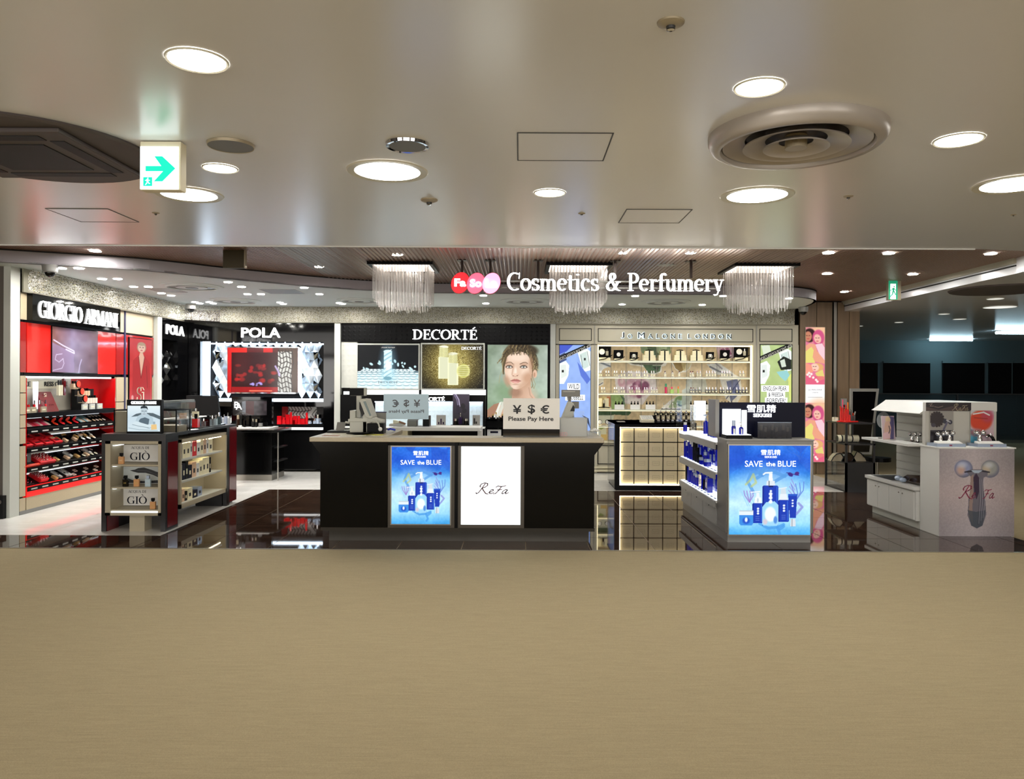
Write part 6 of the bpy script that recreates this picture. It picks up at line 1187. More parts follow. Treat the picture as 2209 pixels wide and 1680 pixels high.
B('black').box(x_0, x_1, d2-.06, d2+.14, zb_, zb_+.035).build('base', t); B('glow_white').box(x_0+.01, x_0+.2, d2+.12, d2+.135, zb_+.035, bz(883, 1590, d2)).build('light_panel', t); B('glow_soft').box(x_1-.06, x_1-.01, d2+.1, d2+.115, zb_+.035, bz(885, 1590, d2)).build('light_panel', t); B('glow_white').box(x_0+.01, x_1-.01, d2-.05, d2+.12, zb_+.035, zb_+.04).build('lit_floor', t)
item('blue_bottle', 1584, 942.5, 10, 36, d2-.02, ['blue_bottle', 'silver_blue', 'white'], 'taller blue bottle with silver cap in the lit case', 'bottle', None, 'round'); item('blue_pump_bottle', 1600, 942.5, 10, 32, d2-.02, ['blue_bottle', 'white', 'white'], 'shorter blue pump bottle in the lit case', 'bottle', None, 'pump')
M('smoke_acrylic', (20, 20, 36), .1, alpha=.55)
x_0, x_1 = bx(1634, d2), bx(1707, d2); t = thing('dark_acrylic_case', 'dark clear case holding three pairs of bottles before the navy board', 'display case', ((x_0+x_1)/2, d2, zb_)); za = bz(911, 1670, d2)
B('smoke_acrylic').box(x_0, x_1, d2-.02, d2-.015, zb_, za).build('front_pane', t); B('smoke_acrylic').box(x_0, x_0+.005, d2-.015, d2+.1, zb_, za).build('side_pane', t); B('smoke_acrylic').box(x_1-.005, x_1, d2-.015, d2+.1, zb_, za).build('side_pane', t); B('silver_blue').box(x_0, x_1, d2-.022, d2-.014, za, za+.003).build('top_edge', t)
for k in range(6):
    item('dark_bottle', 1643+(k//2)*24+(k % 2)*9, 949, 7.5, 32-5*(k % 2), d2+.03, ['navy', 'champagne'], 'dark bottle with gold cap, %s inside the dark clear case' % ordn(k), 'bottle', 'bottles inside the dark clear case', 'round')
# side shelf products: heights and sizes as seen, ordered from the aisle end
def side_item(y, xx, z, w, h, kind, mats, lab, grp, cat='bottle'):
    b = B(mats[0])
    if kind == 'round': b.lathe([(w*.48, 0), (w*.5, .005), (w*.5, h*.72), (w*.4, h*.76)], (xx, y, z), 14).m(mats[1]).lathe([(w*.42, h*.76), (w*.42, h)], (xx, y, z), 14)
    elif kind == 'pump': b.lathe([(w*.5, 0), (w*.5, h*.7), (w*.2, h*.76)], (xx, y, z), 14).m(mats[1]).lathe([(w*.26, h*.76), (w*.26, h*.86), (w*.08, h*.87), (w*.08, h*.94), (w*.22, h*.95), (w*.22, h)], (xx, y, z), 12)
    elif kind == 'jar': b.lathe([(w*.5, 0), (w*.5, h*.6)], (xx, y, z), 16).m(mats[1]).lathe([(w*.52, h*.6), (w*.52, h)], (xx, y, z), 16)
    elif kind == 'box': b.box(xx-.03, xx+.03, y-w/2, y+w/2, z, z+h).m(mats[1]).box(xx-.0315, xx-.03, y-w*.3, y+w*.3, z+h*.3, z+h*.7)
    return tag(b.build('blue_%s' % {'round': 'bottle', 'pump': 'pump_bottle', 'jar': 'jar', 'box': 'carton'}[kind]), lab, cat, grp)
rs = random.Random(11); names = {'round': 'capped bottle', 'pump': 'pump bottle', 'jar': 'jar', 'box': 'carton'}
def shelfrow(z, specs, which, xx, where):
    y = dB-.08
    for j, (k, w, h, cap) in enumerate(specs):
        side_item(y-w/2, xx, z+.006, w, h, k, ['blue_bottle' if cap != 'dark' else 'navy', {'white': 'white', 'dark': 'black', 'silver': 'silver_blue'}[cap]], 'deep blue %s with %s top, %s %s' % (names[k], cap, ordn(j), where), 'blue items, '+which, 'bottle' if k in ('round', 'pump') else 'jar' if k == 'jar' else 'carton'); y -= w+.035
shelfrow(.67, [('round', .05, .26, 'white'), ('round', .045, .19, 'white'), ('round', .03, .08, 'white'), ('round', .055, .27, 'white'), ('round', .05, .24, 'white'), ('round', .045, .21, 'white'), ('round', .045, .23, 'dark'), ('round', .045, .21, 'dark'), ('round', .05, .17, 'dark'), ('jar', .06, .09, 'dark'), ('jar', .04, .07, 'white'), ('jar', .09, .08, 'silver'), ('round', .05, .15, 'silver'), ('jar', .08, .08, 'silver')], 'middle shelf front', xl+.03, 'from the far end, middle side shelf front')
shelfrow(.67, [('box', .09, .24, 'silver'), ('box', .08, .22, 'white'), ('box', .1, .25, 'silver'), ('box', .1, .22, 'silver'), ('round', .07, .22, 'white'), ('box', .1, .2, 'silver'), ('round', .08, .18, 'silver'), ('box', .12, .16, 'silver'), ('box', .12, .18, 'silver')], 'middle shelf back', xl+.15, 'from the far end, middle side shelf back')
shelfrow(.37, [('box', .05, .22, 'dark'), ('pump', .06, .25, 'white'), ('round', .08, .2, 'white'), ('pump', .06, .18, 'white'), ('round', .06, .14, 'silver'), ('round', .05, .13, 'white'), ('round', .05, .14, 'silver'), ('round', .04, .1, 'silver'), ('box', .12, .16, 'silver'), ('round', .05, .12, 'dark'), ('round', .04, .1, 'silver'), ('box', .1, .16, 'silver')], 'lowest shelf front', xl+.06, 'from the far end, lowest side shelf front')
shelfrow(.37, [('box', .1, .25, 'silver'), ('round', .07, .26, 'silver'), ('box', .12, .24, 'silver'), ('box', .12, .2, 'silver'), ('box', .14, .18, 'silver'), ('box', .14, .19, 'silver'), ('box', .14, .2, 'silver'), ('box', .12, .18, 'silver')], 'lowest shelf back', xl+.18, 'from the far end, lowest side shelf back')
b = B('silver_blue')
for zz in (.375, .675):
    for k in range(11): b.box(xl-.0, xl+.02, dA+.08+k*.15, dA+.16+k*.15, zz-.001, zz+.003)
o = tag(b.build('price_tickets'), 'rows of small grey-blue price tickets along the lit side shelves', 'price ticket', kind='stuff')
item('blue_pump_bottle', 1524, 936, 11, 42, 8.75, ['blue_bottle', 'silver_blue'], 'large blue and pale pump bottle on the top side shelf, farther one', 'bottle', None, 'pump'); item('blue_pump_bottle', 1534, 941, 13, 50, 8.4, ['blue_bottle', 'silver_blue'], 'large blue and pale pump bottle on the top side shelf, nearer one', 'bottle', None, 'pump')
item('blue_carton', 1542, 944, 9, 52, 8.3, ['blue_bottle', 'silver_blue'], 'tall blue carton nearest the navy board on the top side shelf', 'carton', None, 'box', .12)
y = 9.2; xx, _, zz = W(1497, 932, y); zz = .99; t = thing('clear_bottle_case', 'clear case with white lit back at the far end of the top side shelf', 'display case', (xx, y, zz))
B('glass').box(xx-.15, xx-.145, y, y+.3, zz+.03, zz+.42).build('side_pane', t); B('glow_white').box(xx+.06, xx+.2, y+.25, y+.26, zz+.16, zz+.4).build('light_panel', t); B('glow_soft').box(xx-.12, xx+.16, y, y+.28, zz, zz+.03).build('lit_floor', t); B('clear').box(xx-.02, xx+.03, y+.05, y+.1, zz+.03, zz+.34).build('clear_tube', t); B('blue_bottle').cyl((xx-.08, y+.12, zz+.03), .025, .08, 12).m('white').cyl((xx-.08, y+.12, zz+.11), .02, .03, 12).build('small_bottle', t)
# ================================================================ cash counter
d = 7.6; x0, x1 = bx(692, d), bx(1283, d)
M('stone', (176, 164, 140), .3, noise=(40, .1)); M('body_black', (5, 5, 5), .14, spec=.22); M('bezel', (72, 66, 58), .35, metal=.3)
t = thing('cash_counter', 'long black cash counter with stone top and two lit panels', 'counter', ((x0+x1)/2, 8.2, 0))
zt = 1.06; zc = zt-.045
B('steel_dark').box(x0+.06, x1-.04, d+.12, 8.6, 0, .12).build('plinth', t); B('steel_dark').box(x0-.002, x1+.01, d+.03, 8.62, .12, .158).build('base_rail', t)
for a, e in ((692, 837), (1132, 1283)): B('body_black').box(bx(a, d), bx(e, d), d, d+.28, .158, zc).build('front_panel', t)
B('body_black').box(bx(837, d), bx(1132, d), d+.06, d+.28, .158, zc).build('front_panel', t)
for (a, e, nm) in ((838, 982, 0), (989, 1132, 1)): B('bezel').box(bx(a, d), bx(e, d), d+.0, d+.06, .158, zc-.04).build('panel_bezel', t)
B('black').box(bx(982, d), bx(989, d), d-.01, d+.06, .158, zc).build('divider', t)
sea_poster(846, 964, 972, 1130, d-.015, t, lambda x, y: (-.5+x*.72, 11+y*.755), 0, (('雪肌精', 909, 977, 33, 9.5, .004), ('SEKKISEI', 909, 985, 21, 3.6, .01), ('SAVE', 880.5, 997, 30, 10, 0), ('the', 909, 997.5, 15, 8, .01), ('BLUE', 937, 997, 32, 10, 0)))
lx0, lx1, lz0, lz1 = bx(996, d), bx(1124, d), bz(1131, 1060, d), bz(963, 1060, d); M('glow_panel', (236, 247, 250), .5, emit=1.2)
f = B('glow_panel').box(lx0, lx1, d-.015, d+.0, lz0, lz1).build('lit_panel', t)
M('refa_ink', (120, 84, 92), .4)
def refa(cx, cz, y, w, h, mat, par): return serif('1234', (cx, y, cz), UX, w, h, mat, par, 'lettering', .002, a=.06, b=.04, track=-.02, slant=.35)
refa(bx(1063, d), bz(1053, 1063, d), d-.018, 72/F*d, 26/F*d, MATS['refa_ink'], f)
# flared ends under the top
b = B('body_black').prism([(x1, zc), (x1+.1, zc), (x1, zc-.13)], d, 8.7, 'y').build('flared_end', t); B('body_black').prism([(x0, zc-.13), (x0-.1, zc), (x0, zc)], d, 8.75, 'y').build('flared_end', t)
tx0, tx1 = bx(668, 7.5), bx(1304, 7.5); wl, wr = -1.33, .26
B('stone').prism([(tx0, 7.5), (tx1, 7.5), (tx1, 8.7), (wr, 8.7), (wr, 7.82), (wl, 7.82), (wl, 8.75), (tx0-.02, 8.75)], zc, zt, 'z').build('stone_top', t, bevel=.006)
B('body_black').box(x0, x0+.03, d+.28, 8.7, .158, zc).build('side_panel', t); B('body_black').box(x1-.03, x1, d+.28, 8.65, .158, zc).build('side_panel', t)
B('cream').box(wl-.5, wl, 7.9, 8.72, .3, zc).build('drawer_unit', t)
for k in range(3): q = B('white').box(wl, wl+.01, 7.95+k*.26, 8.18+k*.26, .75, zc-.03).build('drawer_front', t); B('steel').box(wl+.01, wl+.02, 8.02+k*.26, 8.11+k*.26, zc-.1, zc-.085).build('handle', q)
B('cream').box(wr, wr+.4, 7.9, 8.65, .3, zc).build('drawer_unit', t)
# back counter of the same cash island
d3 = 9.25; cx0, cx1 = bx(845, d3), bx(1038, d3); z3 = bz(922, 940, d3)
t = thing('back_counter', 'white-topped back counter with open dark shelf inside the cash island', 'counter', ((cx0+cx1)/2, d3, 0))
B('white').box(cx0, cx1, d3-.02, d3+.5, z3-.04, z3).build('counter_top', t); B('cream').box(cx0, bx(880, d3), d3, d3+.48, 0, z3-.04).build('end_cabinet', t); B('black').box(bx(880, d3), cx1-.01, d3+.4, d3+.48, 0, z3-.04).build('back_panel', t); B('white').box(cx1-.04, cx1, d3, d3+.48, 0, z3-.04).build('end_panel', t); B('black').box(bx(880, d3), cx1-.04, d3+.02, d3+.4, z3-.36, z3-.33).build('shelf', t); B('white').box(bx(1036, d3), bx(1041, d3), d3-.06, d3-.02, .7, bz(928, 1038, d3)).build('white_post', t)
M('sage', (166, 176, 128), .5); M('sage_grey', (168, 170, 146), .5); M('lime', (150, 200, 30), .5)
for px, w, z_, h, mt, lab in ((890, 4, .0, .17, 'sage', 'narrow pale green file at the cabinet end of the dark shelf'), (897, 12, 0, .14, 'white', 'low white carton beside the narrow green file'), (935, 37, 0, .21, 'sage_grey', 'wide grey-green carton in the middle of the dark shelf'), (969, 4, 0, .19, 'sage', 'narrow green file in the middle of the dark shelf'), (977, 12, 0, .15, 'sage_grey', 'small grey-green box by the middle green file'), (1010, 40, 0, .15, 'sage_grey', 'wide flat carton at the open end of the dark shelf')):
    xx = bx(px, d3+.1); w_ = w/F*d3; b = B(mt).box(xx-w_/2, xx+w_/2, d3+.06, d3+.3, z3-.329, z3-.329+h).m('ink').box(xx-w_*.42, xx-w_*.34, d3+.059, d3+.06, z3-.3, z3-.27); tag(b.build('stored_carton'), lab, 'box', 'cartons on the dark shelf')
xx = bx(868, 8.95); B('cream').box(wl-.3, wl+.08, 8.72, 9.0, .82, .86).build('ledge', bpy.data.objects['cash_counter']); tag(B('lime').cbox(xx, 8.95, .86, .03, .03, .1).build('green_marker_pot'), 'lime green pot beside the drawers inside the cash island', 'pot')
# pay here signs
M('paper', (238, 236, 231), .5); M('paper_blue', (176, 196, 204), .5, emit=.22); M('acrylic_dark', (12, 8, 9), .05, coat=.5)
d = 7.68; xx0, xx1, za, zm, zb_ = bx(1086, d), bx(1208, d), bz(948, 1147, d), bz(925.5, 1147, d), bz(859, 1147, d)
t = thing('pay_here_sign', 'white currency sign reading Please Pay Here on the stone top', 'sign', ((xx0+xx1)/2, d, zt)); B('paper').box(xx0, xx1, d, d+.012, zm, zb_).build('sheet', t); B('acrylic_dark').box(xx0, xx1, d+.002, d+.01, zt, zm).build('stand', t); B('acrylic_dark').box(xx0, xx1, d, d+.1, zt, zt+.006).build('foot', t)
for s_, px, w in (('¥', 1116, 19), ('$', 1147, 16), ('€', 1176, 19)): text(s_, (bx(px, d), d-.0015, bz(883, px, d)), UX, w/F*d, (21 if s_ == '$' else 18.5)/F*d, MATS['ink'], t, depth=.0015, bold=.02)
text('Please Pay Here', (bx(1146, d), d-.0015, bz(904.5, 1146, d)), UX, 97/F*d, 12/F*d, MATS['ink'], t, depth=.0015, bold=.018)
d = 9.4; xx0, xx1 = bx(828, d), bx(925, d); za, zb_ = bz(904, 876, d), bz(850, 876, d); t = thing('pay_here_sign', 'bluish see-through sign with the currency text reversed, on the back counter', 'sign', ((xx0+xx1)/2, d, z3))
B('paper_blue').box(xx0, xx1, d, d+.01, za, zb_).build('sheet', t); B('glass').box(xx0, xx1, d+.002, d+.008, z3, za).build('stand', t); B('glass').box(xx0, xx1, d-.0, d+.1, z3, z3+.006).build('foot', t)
for s_, px, w in (('¥', 900, 14), ('$', 877, 12), ('€', 854, 14)): text(s_, (bx(px, d), d-.0015, bz(870, px, d)), UX, w/F*d, 16/F*d, MATS['ink_grey'], t, depth=.0015, bold=.012, flip=True)
text('Please Pay Here', (bx(877, d), d-.0015, bz(888, 877, d)), UX, 76/F*d, 9/F*d, MATS['ink_grey'], t, depth=.0015, bold=.008, flip=True)
# till on the near wing
M('till', (196, 196, 184), .4); M('till_grey', (132, 130, 124), .45); M('screen_grey', (120, 136, 136), .2)
y = 8.2; xx = lambda px: bx(px, y); zz = lambda py: bz(py, 800, y)
t = thing('cash_till', 'cream cash till with tilted screen and black pole display', 'cash register', (xx(785), y, zt))
B('till').box(xx(755), xx(792), y, y+.3, zt, zz(909)).build('base', t, bevel=.005); B('till').prism([(xx(752), zz(909)), (xx(752), zz(904)), (xx(764), zz(901)), (xx(792), zz(903)), (xx(800), zz(909))], y-.01, y+.28, 'y').build('printer_lid', t); B('till').box(xx(753), xx(765), y+.05, y+.28, zz(904), zz(886)).build('printer', t)
B('till').box(xx(765), xx(774), y+.1, y+.16, zz(904), zz(854)).build('pole', t); B('till').box(xx(751), xx(785), y+.1, y+.18, zz(854), zz(836.5)).build('display_case', t, bevel=.004); B('black').box(xx(750), xx(781), y+.09, y+.1, zz(853.5), zz(837.5)).build('pole_display', t)
B('till').prism([(xx(776), zz(862)), (xx(782), zz(860)), (xx(791), zz(861)), (xx(805), zz(900)), (xx(800), zz(903)), (xx(790), zz(899))], y-.02, y+.25, 'y').build('screen_body', t, bevel=.004)
B('screen_grey').prism([(xx(785), zz(866)), (xx(790), zz(865)), (xx(802.5), zz(896)), (xx(799), zz(897))], y-.028, y-.02, 'y').build('screen', t); B('ink').prism([(xx(776), zz(867)), (xx(780), zz(872)), (xx(786), zz(893)), (xx(782), zz(898)), (xx(776), zz(882))], y-.01, y+.22, 'y').build('screen_back', t)
B('till').prism([(xx(783), zz(933)), (xx(783), zz(893)), (xx(793), zz(891)), (xx(806), zz(903)), (xx(822), zz(907)), (xx(822), zz(933))], y-.0, y+.26, 'y').build('cash_housing', t, bevel=.004)
B('till').tube([(xx(745), y+.02, zz(911)), (xx(752), y+.01, zz(912)), (xx(756), y+.02, zz(908))], .012, 8).build('cable_arm', t)
y = 8.05; t = thing('receipt_printer', 'black card terminal box with coiled white cable beside the till', 'printer', (bx(812, y), y, zt)); B('black').box(bx(792, y), bx(828, y), y, y+.14, zt, bz(913, 810, y)).build('body', t, bevel=.004); B('till').tube([(bx(796, y), y+.04, bz(913, 810, y)), (bx(803, y), y, bz(909, 810, y)), (bx(812, y), y-.01, bz(908, 810, y)), (bx(818, y), y-.02, bz(914, 810, y)), (bx(821, y), y-.03, bz(924, 810, y))], .008, 6).build('cable', t); B('white').ball((bx(822, y), y-.03, bz(925, 810, y)), .022, 10).build('plug', t)
y = 8.5; t = thing('document_board', 'grey upright board behind the black terminal box', 'board', (bx(818, y), y, zt)); B('till_grey').box(bx(806, y), bx(833, y), y, y+.02, zt, bz(888, 820, y)).build('board', t); B('navy_line').box(bx(804, y), bx(834, y), y-.003, y+.023, bz(890, 820, y), bz(888, 820, y)).build('top_edge', t)
y = 8.25; t = thing('small_terminal', 'small grey flip terminal at the outer end of the near wing', 'terminal', (bx(730, y), y, zt)); b = B('soft_black'); b.box(bx(711, y), bx(755, y), y-.1, y+.1, zt, zt+.02).build('base', t); b = B('till_grey').prism([(y+.02, zt+.02), (y+.03, zt+.02), (y+.1, zt+.1), (y+.09, zt+.105)], bx(724, y), bx(742, y), 'x').build('screen', t)
y = 7.9; t = thing('coin_dish', 'flat black coin dish on the stone top before the till', 'tray', (bx(777, y), y, zt)); B('black').lathe([(.06, 0), (.14, .018), (.15, .02), (.14, .01), (.05, .006)], (bx(777, y), y, zt), 20, sx=1, sy=.6).build('dish', t)
M('yellow_paper', (214, 214, 60), .6); M('print_paper', (190, 184, 160), .7, noise=(60, .4)); M('brown_paper', (150, 110, 84), .7)
for (px, y, w, dd, mt, lab) in ((806, 7.86, .2, .1, 'yellow_paper', 'yellow notice sheet under the glass before the black terminal'), (770, 7.74, .3, .14, 'print_paper', 'printed leaflet near the stone edge, below the till'), (715, 7.72, .16, .12, 'brown_paper', 'brown patterned leaflet at the outer corner of the stone top'), (735, 7.98, .16, .1, 'print_paper', 'printed leaflet between the flip terminal and the corner'), (815, 7.7, .24, .1, 'print_paper', 'printed leaflet at the inner edge of the near wing')):
    tag(B(mt).box(bx(px, y)-w/2, bx(px, y)+w/2, y-dd/2, y+dd/2, zt, zt+.003).build('leaflet'), lab, 'paper')
M('blue_plastic', (40, 60, 190), .35); y = 8.45; tag(B('blue_plastic').tube([(bx(838, y), y, zt+.02), (bx(844, y), y-.03, zt+.03), (bx(852, y), y+.02, zt+.015)], .012, 8).build('blue_stapler'), 'blue stapler at the inner end of the near wing', 'stapler')
y = 9.45; t = thing('paper_tray', 'white paper tray with leaning folder behind the reversed sign', 'tray', (bx(855, y), y, z3)); B('white').box(bx(840, y), bx(868, y), y, y+.2, z3, z3+.03).build('tray_body', t); b = B('cream'); b.prism([(bx(848, y), z3+.03), (bx(848, y), z3+.075), (bx(870, y), z3+.04)], y+.02, y+.14, 'y').build('folder', t); B('brown_paper').tube([(bx(862, y), y-.02, z3+.06), (bx(876, y), y-.02, z3+.03)], .012, 8).build('pen', t)
t = thing('counter_scale', 'low grey sloping machine on the back counter', 'machine', (bx(900, y), y, z3)); B('till_grey').box(bx(879, y), bx(898, y), y, y+.2, z3, z3+.07).build('body', t); B('mid_grey').prism([(bx(879, y), z3+.07), (bx(882, y), z3+.11), (bx(912, y), z3+.11), (bx(898, y), z3+.07)], y, y+.2, 'y').build('cover', t); B('black').box(bx(912, y), bx(926, y), y+.02, y+.2, z3, z3+.13).build('side_box', t)
# till on the far wing
y = 8.2; t = thing('cash_till', 'grey cash till seen from its back, on the far wing', 'cash register', (bx(1232, y), y, zt)); zz = lambda py: bz(py, 1230, y)
B('till_grey').box(xx(1213), xx(1253), y+.08, y+.16, zz(856), zz(841)).build('pole_display', t, bevel=.005); B('till').box(xx(1216), xx(1242), y+.078, y+.08, zz(845.5), zz(844)).build('display_slot', t)
B('till_grey').tube([(xx(1230), y+.12, zz(856)), (xx(1231), y+.12, zz(868)), (xx(1236), y+.12, zz(880)), (xx(1240), y+.12, zt)], .018, 8).build('pole', t)
B('till_grey').box(xx(1236), xx(1251), y+.1, y+.14, zz(881.5), zz(866.5)).build('card_reader', t)
B('till').prism([(xx(1228), zz(866)), (xx(1232), zz(866)), (xx(1238), zz(870)), (xx(1241), zz(882)), (xx(1230), zz(918)), (xx(1222), zt), (xx(1212), zt), (xx(1214), zz(901))], y, y+.24, 'y').build('screen_body', t, bevel=.004); B('ink').prism([(xx(1237), zz(873)), (xx(1240), zz(878)), (xx(1240), zz(887)), (xx(1230), zz(887))], y-.004, y+.1, 'y').build('screen_back', t)
B('till').box(xx(1210), xx(1262), y+.02, y+.3, zt, zz(930)).build('base', t, bevel=.005)
y = 7.75; t = thing('frosted_box', 'frosted clear box with faint red wording beside the pay sign', 'box', (bx(1240, y), y, zt)); q0, q1, zz1 = bx(1209, y), bx(1268, y), bz(902, 1240, y)
for q in ((q0, q1, y, y+.006), (q0, q1, y+.2, y+.206), (q0, q0+.006, y, y+.2), (q1-.006, q1, y, y+.2)): B('frost').box(*q, zt, zz1).build('pane', t)
B('paper').box(bx(1237, y), bx(1264, y), y+.02, y+.16, zt+.002, bz(917, 1240, y)).build('paper_block', t); B('till_grey').box(q0+.02, bx(1236, y), y+.1, y+.12, zt+.002, bz(909, 1240, y)).build('card', t); M('faint_red', (206, 150, 150), .5); text('SED', (bx(1216, y), y-.002, bz(936, 1216, y)), UX, 17/F*y, 8/F*y, MATS['faint_red'], t, depth=.001)
B('glass').box(bx(1220, y), bx(1265, y), y+.22, y+.226, zt, bz(888, 1240, y)).build('screen_pane', t)
y = 7.8; t = thing('clear_tray', 'small clear tray with crumpled tissue at the flared counter end', 'tray', (bx(1286, y), y, zt)); q0, q1, zz1 = bx(1272, y), bx(1297, y), bz(930, 1285, y)
for q in ((q0, q1, y, y+.004), (q0, q1, y+.16, y+.164), (q0, q0+.004, y, y+.16), (q1-.004, q1, y, y+.16)): B('glass').box(*q, zt, zz1).build('pane', t)
b = B('white'); rs = random.Random(4)
for k in range(6): b.ball((q0+.03+k*.011, y+.06+rs.random()*.04, zt+.05+rs.random()*.02), .022, 8, .6)
b.build('tissue', t)

# ================================================================ perfume island, left
X0, X1, YA, YZ = -4.43, -3.75, 8.12, 10.15; zt = 1.04
M('isl_red', (104, 16, 24), .12, coat=.5); M('isl_black', (14, 9, 10), .3); M('niche', (176, 166, 142), .45)
t = thing('perfume_island', 'dark red and black perfume island with lit beige niches', 'display unit', ((X0+X1)/2, 9.1, 0))
B('isl_black').box(X0, X1, YA, YZ, zt-.03, zt).build('top_board', t)
B('isl_black').box(X0, X0+.05, YA, YA+.25, 0, zt-.03).build('front_post', t); B('isl_red').box(X1, X1+.004, YA+.05, YA+.28, .04, zt-.09).build('red_panel', t); B('isl_black').box(X1-.05, X1, YA, YA+.3, 0, zt-.03).build('front_post', t)
B('isl_red').box(X0+.05, X0+.055, YA+.02, YA+.25, 0, .2).build('red_panel', t)
B('isl_black').box(X0, X0+.04, YA+.25, YZ, 0, zt-.03).build('side_panel', t); B('isl_black').box(X0+.05, X1-.05, YA, YA+.2, zt-.075, zt-.03).build('front_rail', t)
fx0, fx1, fz0, fz1 = W(228, 1000, YA)[0], W(348, 1000, YA)[0], .175, .965
for q in ((fx0, fx0+.055, fz0, fz1), (fx1-.03, fx1, fz0, fz1)): B('niche').box(q[0], q[1], YA-.01, YA+.3, q[2], q[3]).build('niche_side', t)
B('niche').box(fx0, fx1, YA-.01, YA+.3, fz1-.03, fz1).build('niche_top', t); B('niche').box(fx0, fx1, YA-.01, YA+.3, fz0, fz0+.03).build('niche_bottom', t); B('niche').box(fx0, fx1, YA+.3, YA+.32, fz0, fz1).build('niche_back', t)
B('glow_white').box(fx0+.06, fx1-.04, YA+.0, YA+.03, fz0+.03, fz0+.045).build('light_strip', t)
lv = [.235, .475, .715]
for k, zz in enumerate(lv):
    B('niche').box(fx0+.055, fx1-.03, YA+.01, YA+.29, zz-.018, zz).build('shelf', t); B('glow_white').box(fx0+.058, fx0+.09, YA+.03, YA+.2, (lv+[fz1-.03])[k+1]-.026, (lv+[fz1-.03])[k+1]-.02).build('light_strip', t)
    pa_, pe_ = W(254, 1000, YA+.26)[0], W(346, 1000, YA+.26)[0]; pb = B('paper').box(pa_, pe_, YA+.26, YA+.275, zz+.005, zz+.19).build('picture_board', t); mx_ = (pa_+pe_)/2+(.01 if k == 2 else -.02)
    if k != 1:
        serif('ACQUA DI', (mx_+.0, YA+.258, zz+.155), UX, .2, .034, MATS['ink'], pb, depth=.001, a=.055, b=.02); serif('GIÒ', (mx_+.0, YA+.258, zz+.075), UX, .215, .105, MATS['navy'], pb, depth=.001, a=.07, b=.02)
    else:
        c = Canvas(0, 0, 100, 50, 2, (206, 212, 210)); c.poly([(0, 24), (14, 30), (34, 40), (60, 44), (100, 40), (100, 50), (0, 50)], (40, 42, 46)).poly([(28, 10), (40, 8), (48, 3), (62, 1), (80, 8), (92, 14), (100, 16), (100, 34), (84, 24), (66, 18), (48, 18), (36, 14)], (22, 23, 26)).line([(46, 10), (70, 12), (96, 26)], 2, (70, 72, 76)).ell(50, 30, 22, 9, (236, 240, 238), .6, .7)
        c.put('picture', (pa_+.005, YA+.258, zz+.01), UX, pe_-pa_-.01, .175, MATS['print'], pb)
B('niche').box(-4.14, -3.98, YA+.02, YA+.18, 0, fz0).build('centre_leg', t)
M('amber', (214, 160, 110), .1); M('pale_blue_glass', (186, 206, 216), .1)
for px, py, mats, lab in ((262, 997, ['amber', 'black', 'gift_cream'], 'amber perfume bottle on the upper niche shelf'), (271, 1047.5, ['black_gloss', 'black', 'gold'], 'black perfume bottle on the middle niche shelf'), (295, 1046.5, ['amber', 'black', 'gold'], 'amber perfume bottle on the middle niche shelf'), (319.5, 1046.5, ['pale_blue_glass', 'silver_blue', 'white'], 'pale blue perfume bottle on the middle niche shelf'), (330, 1097, ['amber', 'black', 'gold'], 'amber perfume bottle on the lowest niche shelf')):
    z_ = lv[2] if py < 1000 else lv[1] if py < 1050 else lv[0]; p_ = W(px, py, YA+.06); w_ = .058; b = B(mats[0]); x_ = p_[0]; h_ = .125; y_ = YA+.06
    tt = thing('perfume_bottle', lab, 'bottle', (x_, y_, z_)); B(mats[0]).cbox(x_, y_, z_, w_, .03, .08).build('glass_body', tt, bevel=.004); B(mats[1]).cyl((x_, y_, z_+.08), .011, .008, 10).m(mats[1]).cbox(x_, y_, z_+.088, .03, .026, .03).build('cap', tt); text('GIÒ', (x_, y_-.0165, z_+.04), UX, .028, .014, MATS[mats[2]], tt, depth=.001)
# side bay with cartons
ya, yb, za, zb_ = YA+.36, 9.82, .185, .955
B('niche').box(X1-.3, X1, ya, ya+.03, za, zb_).build('niche_side', t); B('niche').box(X1-.3, X1, yb-.03, yb, za, zb_).build('niche_side', t); B('niche').box(X1-.3, X1, ya, yb, zb_-.035, zb_).build('niche_top', t); B('niche').box(X1-.3, X1, ya, yb, za, za+.05).build('niche_bottom', t); B('niche').box(X1-.3, X1-.28, ya, yb, za, zb_).build('niche_back', t)
B('isl_black').box(X1-.06, X1-.0, yb, yb+.09, 0, zt-.03).build('rear_post', t); B('isl_red').box(X1-.03, X1+.004, yb+.09, YZ, .04, zt-.03).build('red_panel', t); B('isl_black').box(X1-.4, X1-.05, yb, YZ, 0, zt-.03).build('rear_body', t)
sl = [.24, .485, .73]
for k, zz in enumerate(sl):
    B('pilaster').box(X1-.27, X1-.01, ya+.03, yb-.12, zz-.02, zz).build('shelf', t); B('led_warm').box(X1-.06, X1-.05, ya+.05, yb-.06, (sl+[zb_-.03])[k+1]-.028, (sl+[zb_-.03])[k+1]-.022).build('light_strip', t)
cols = {'cream': 'gift_cream', 'white': 'white', 'red': 'scarlet', 'navy': 'navy', 'black': 'black', 'tan': 'nude', 'teal': 'grey', 'silver': 'silver_blue'}
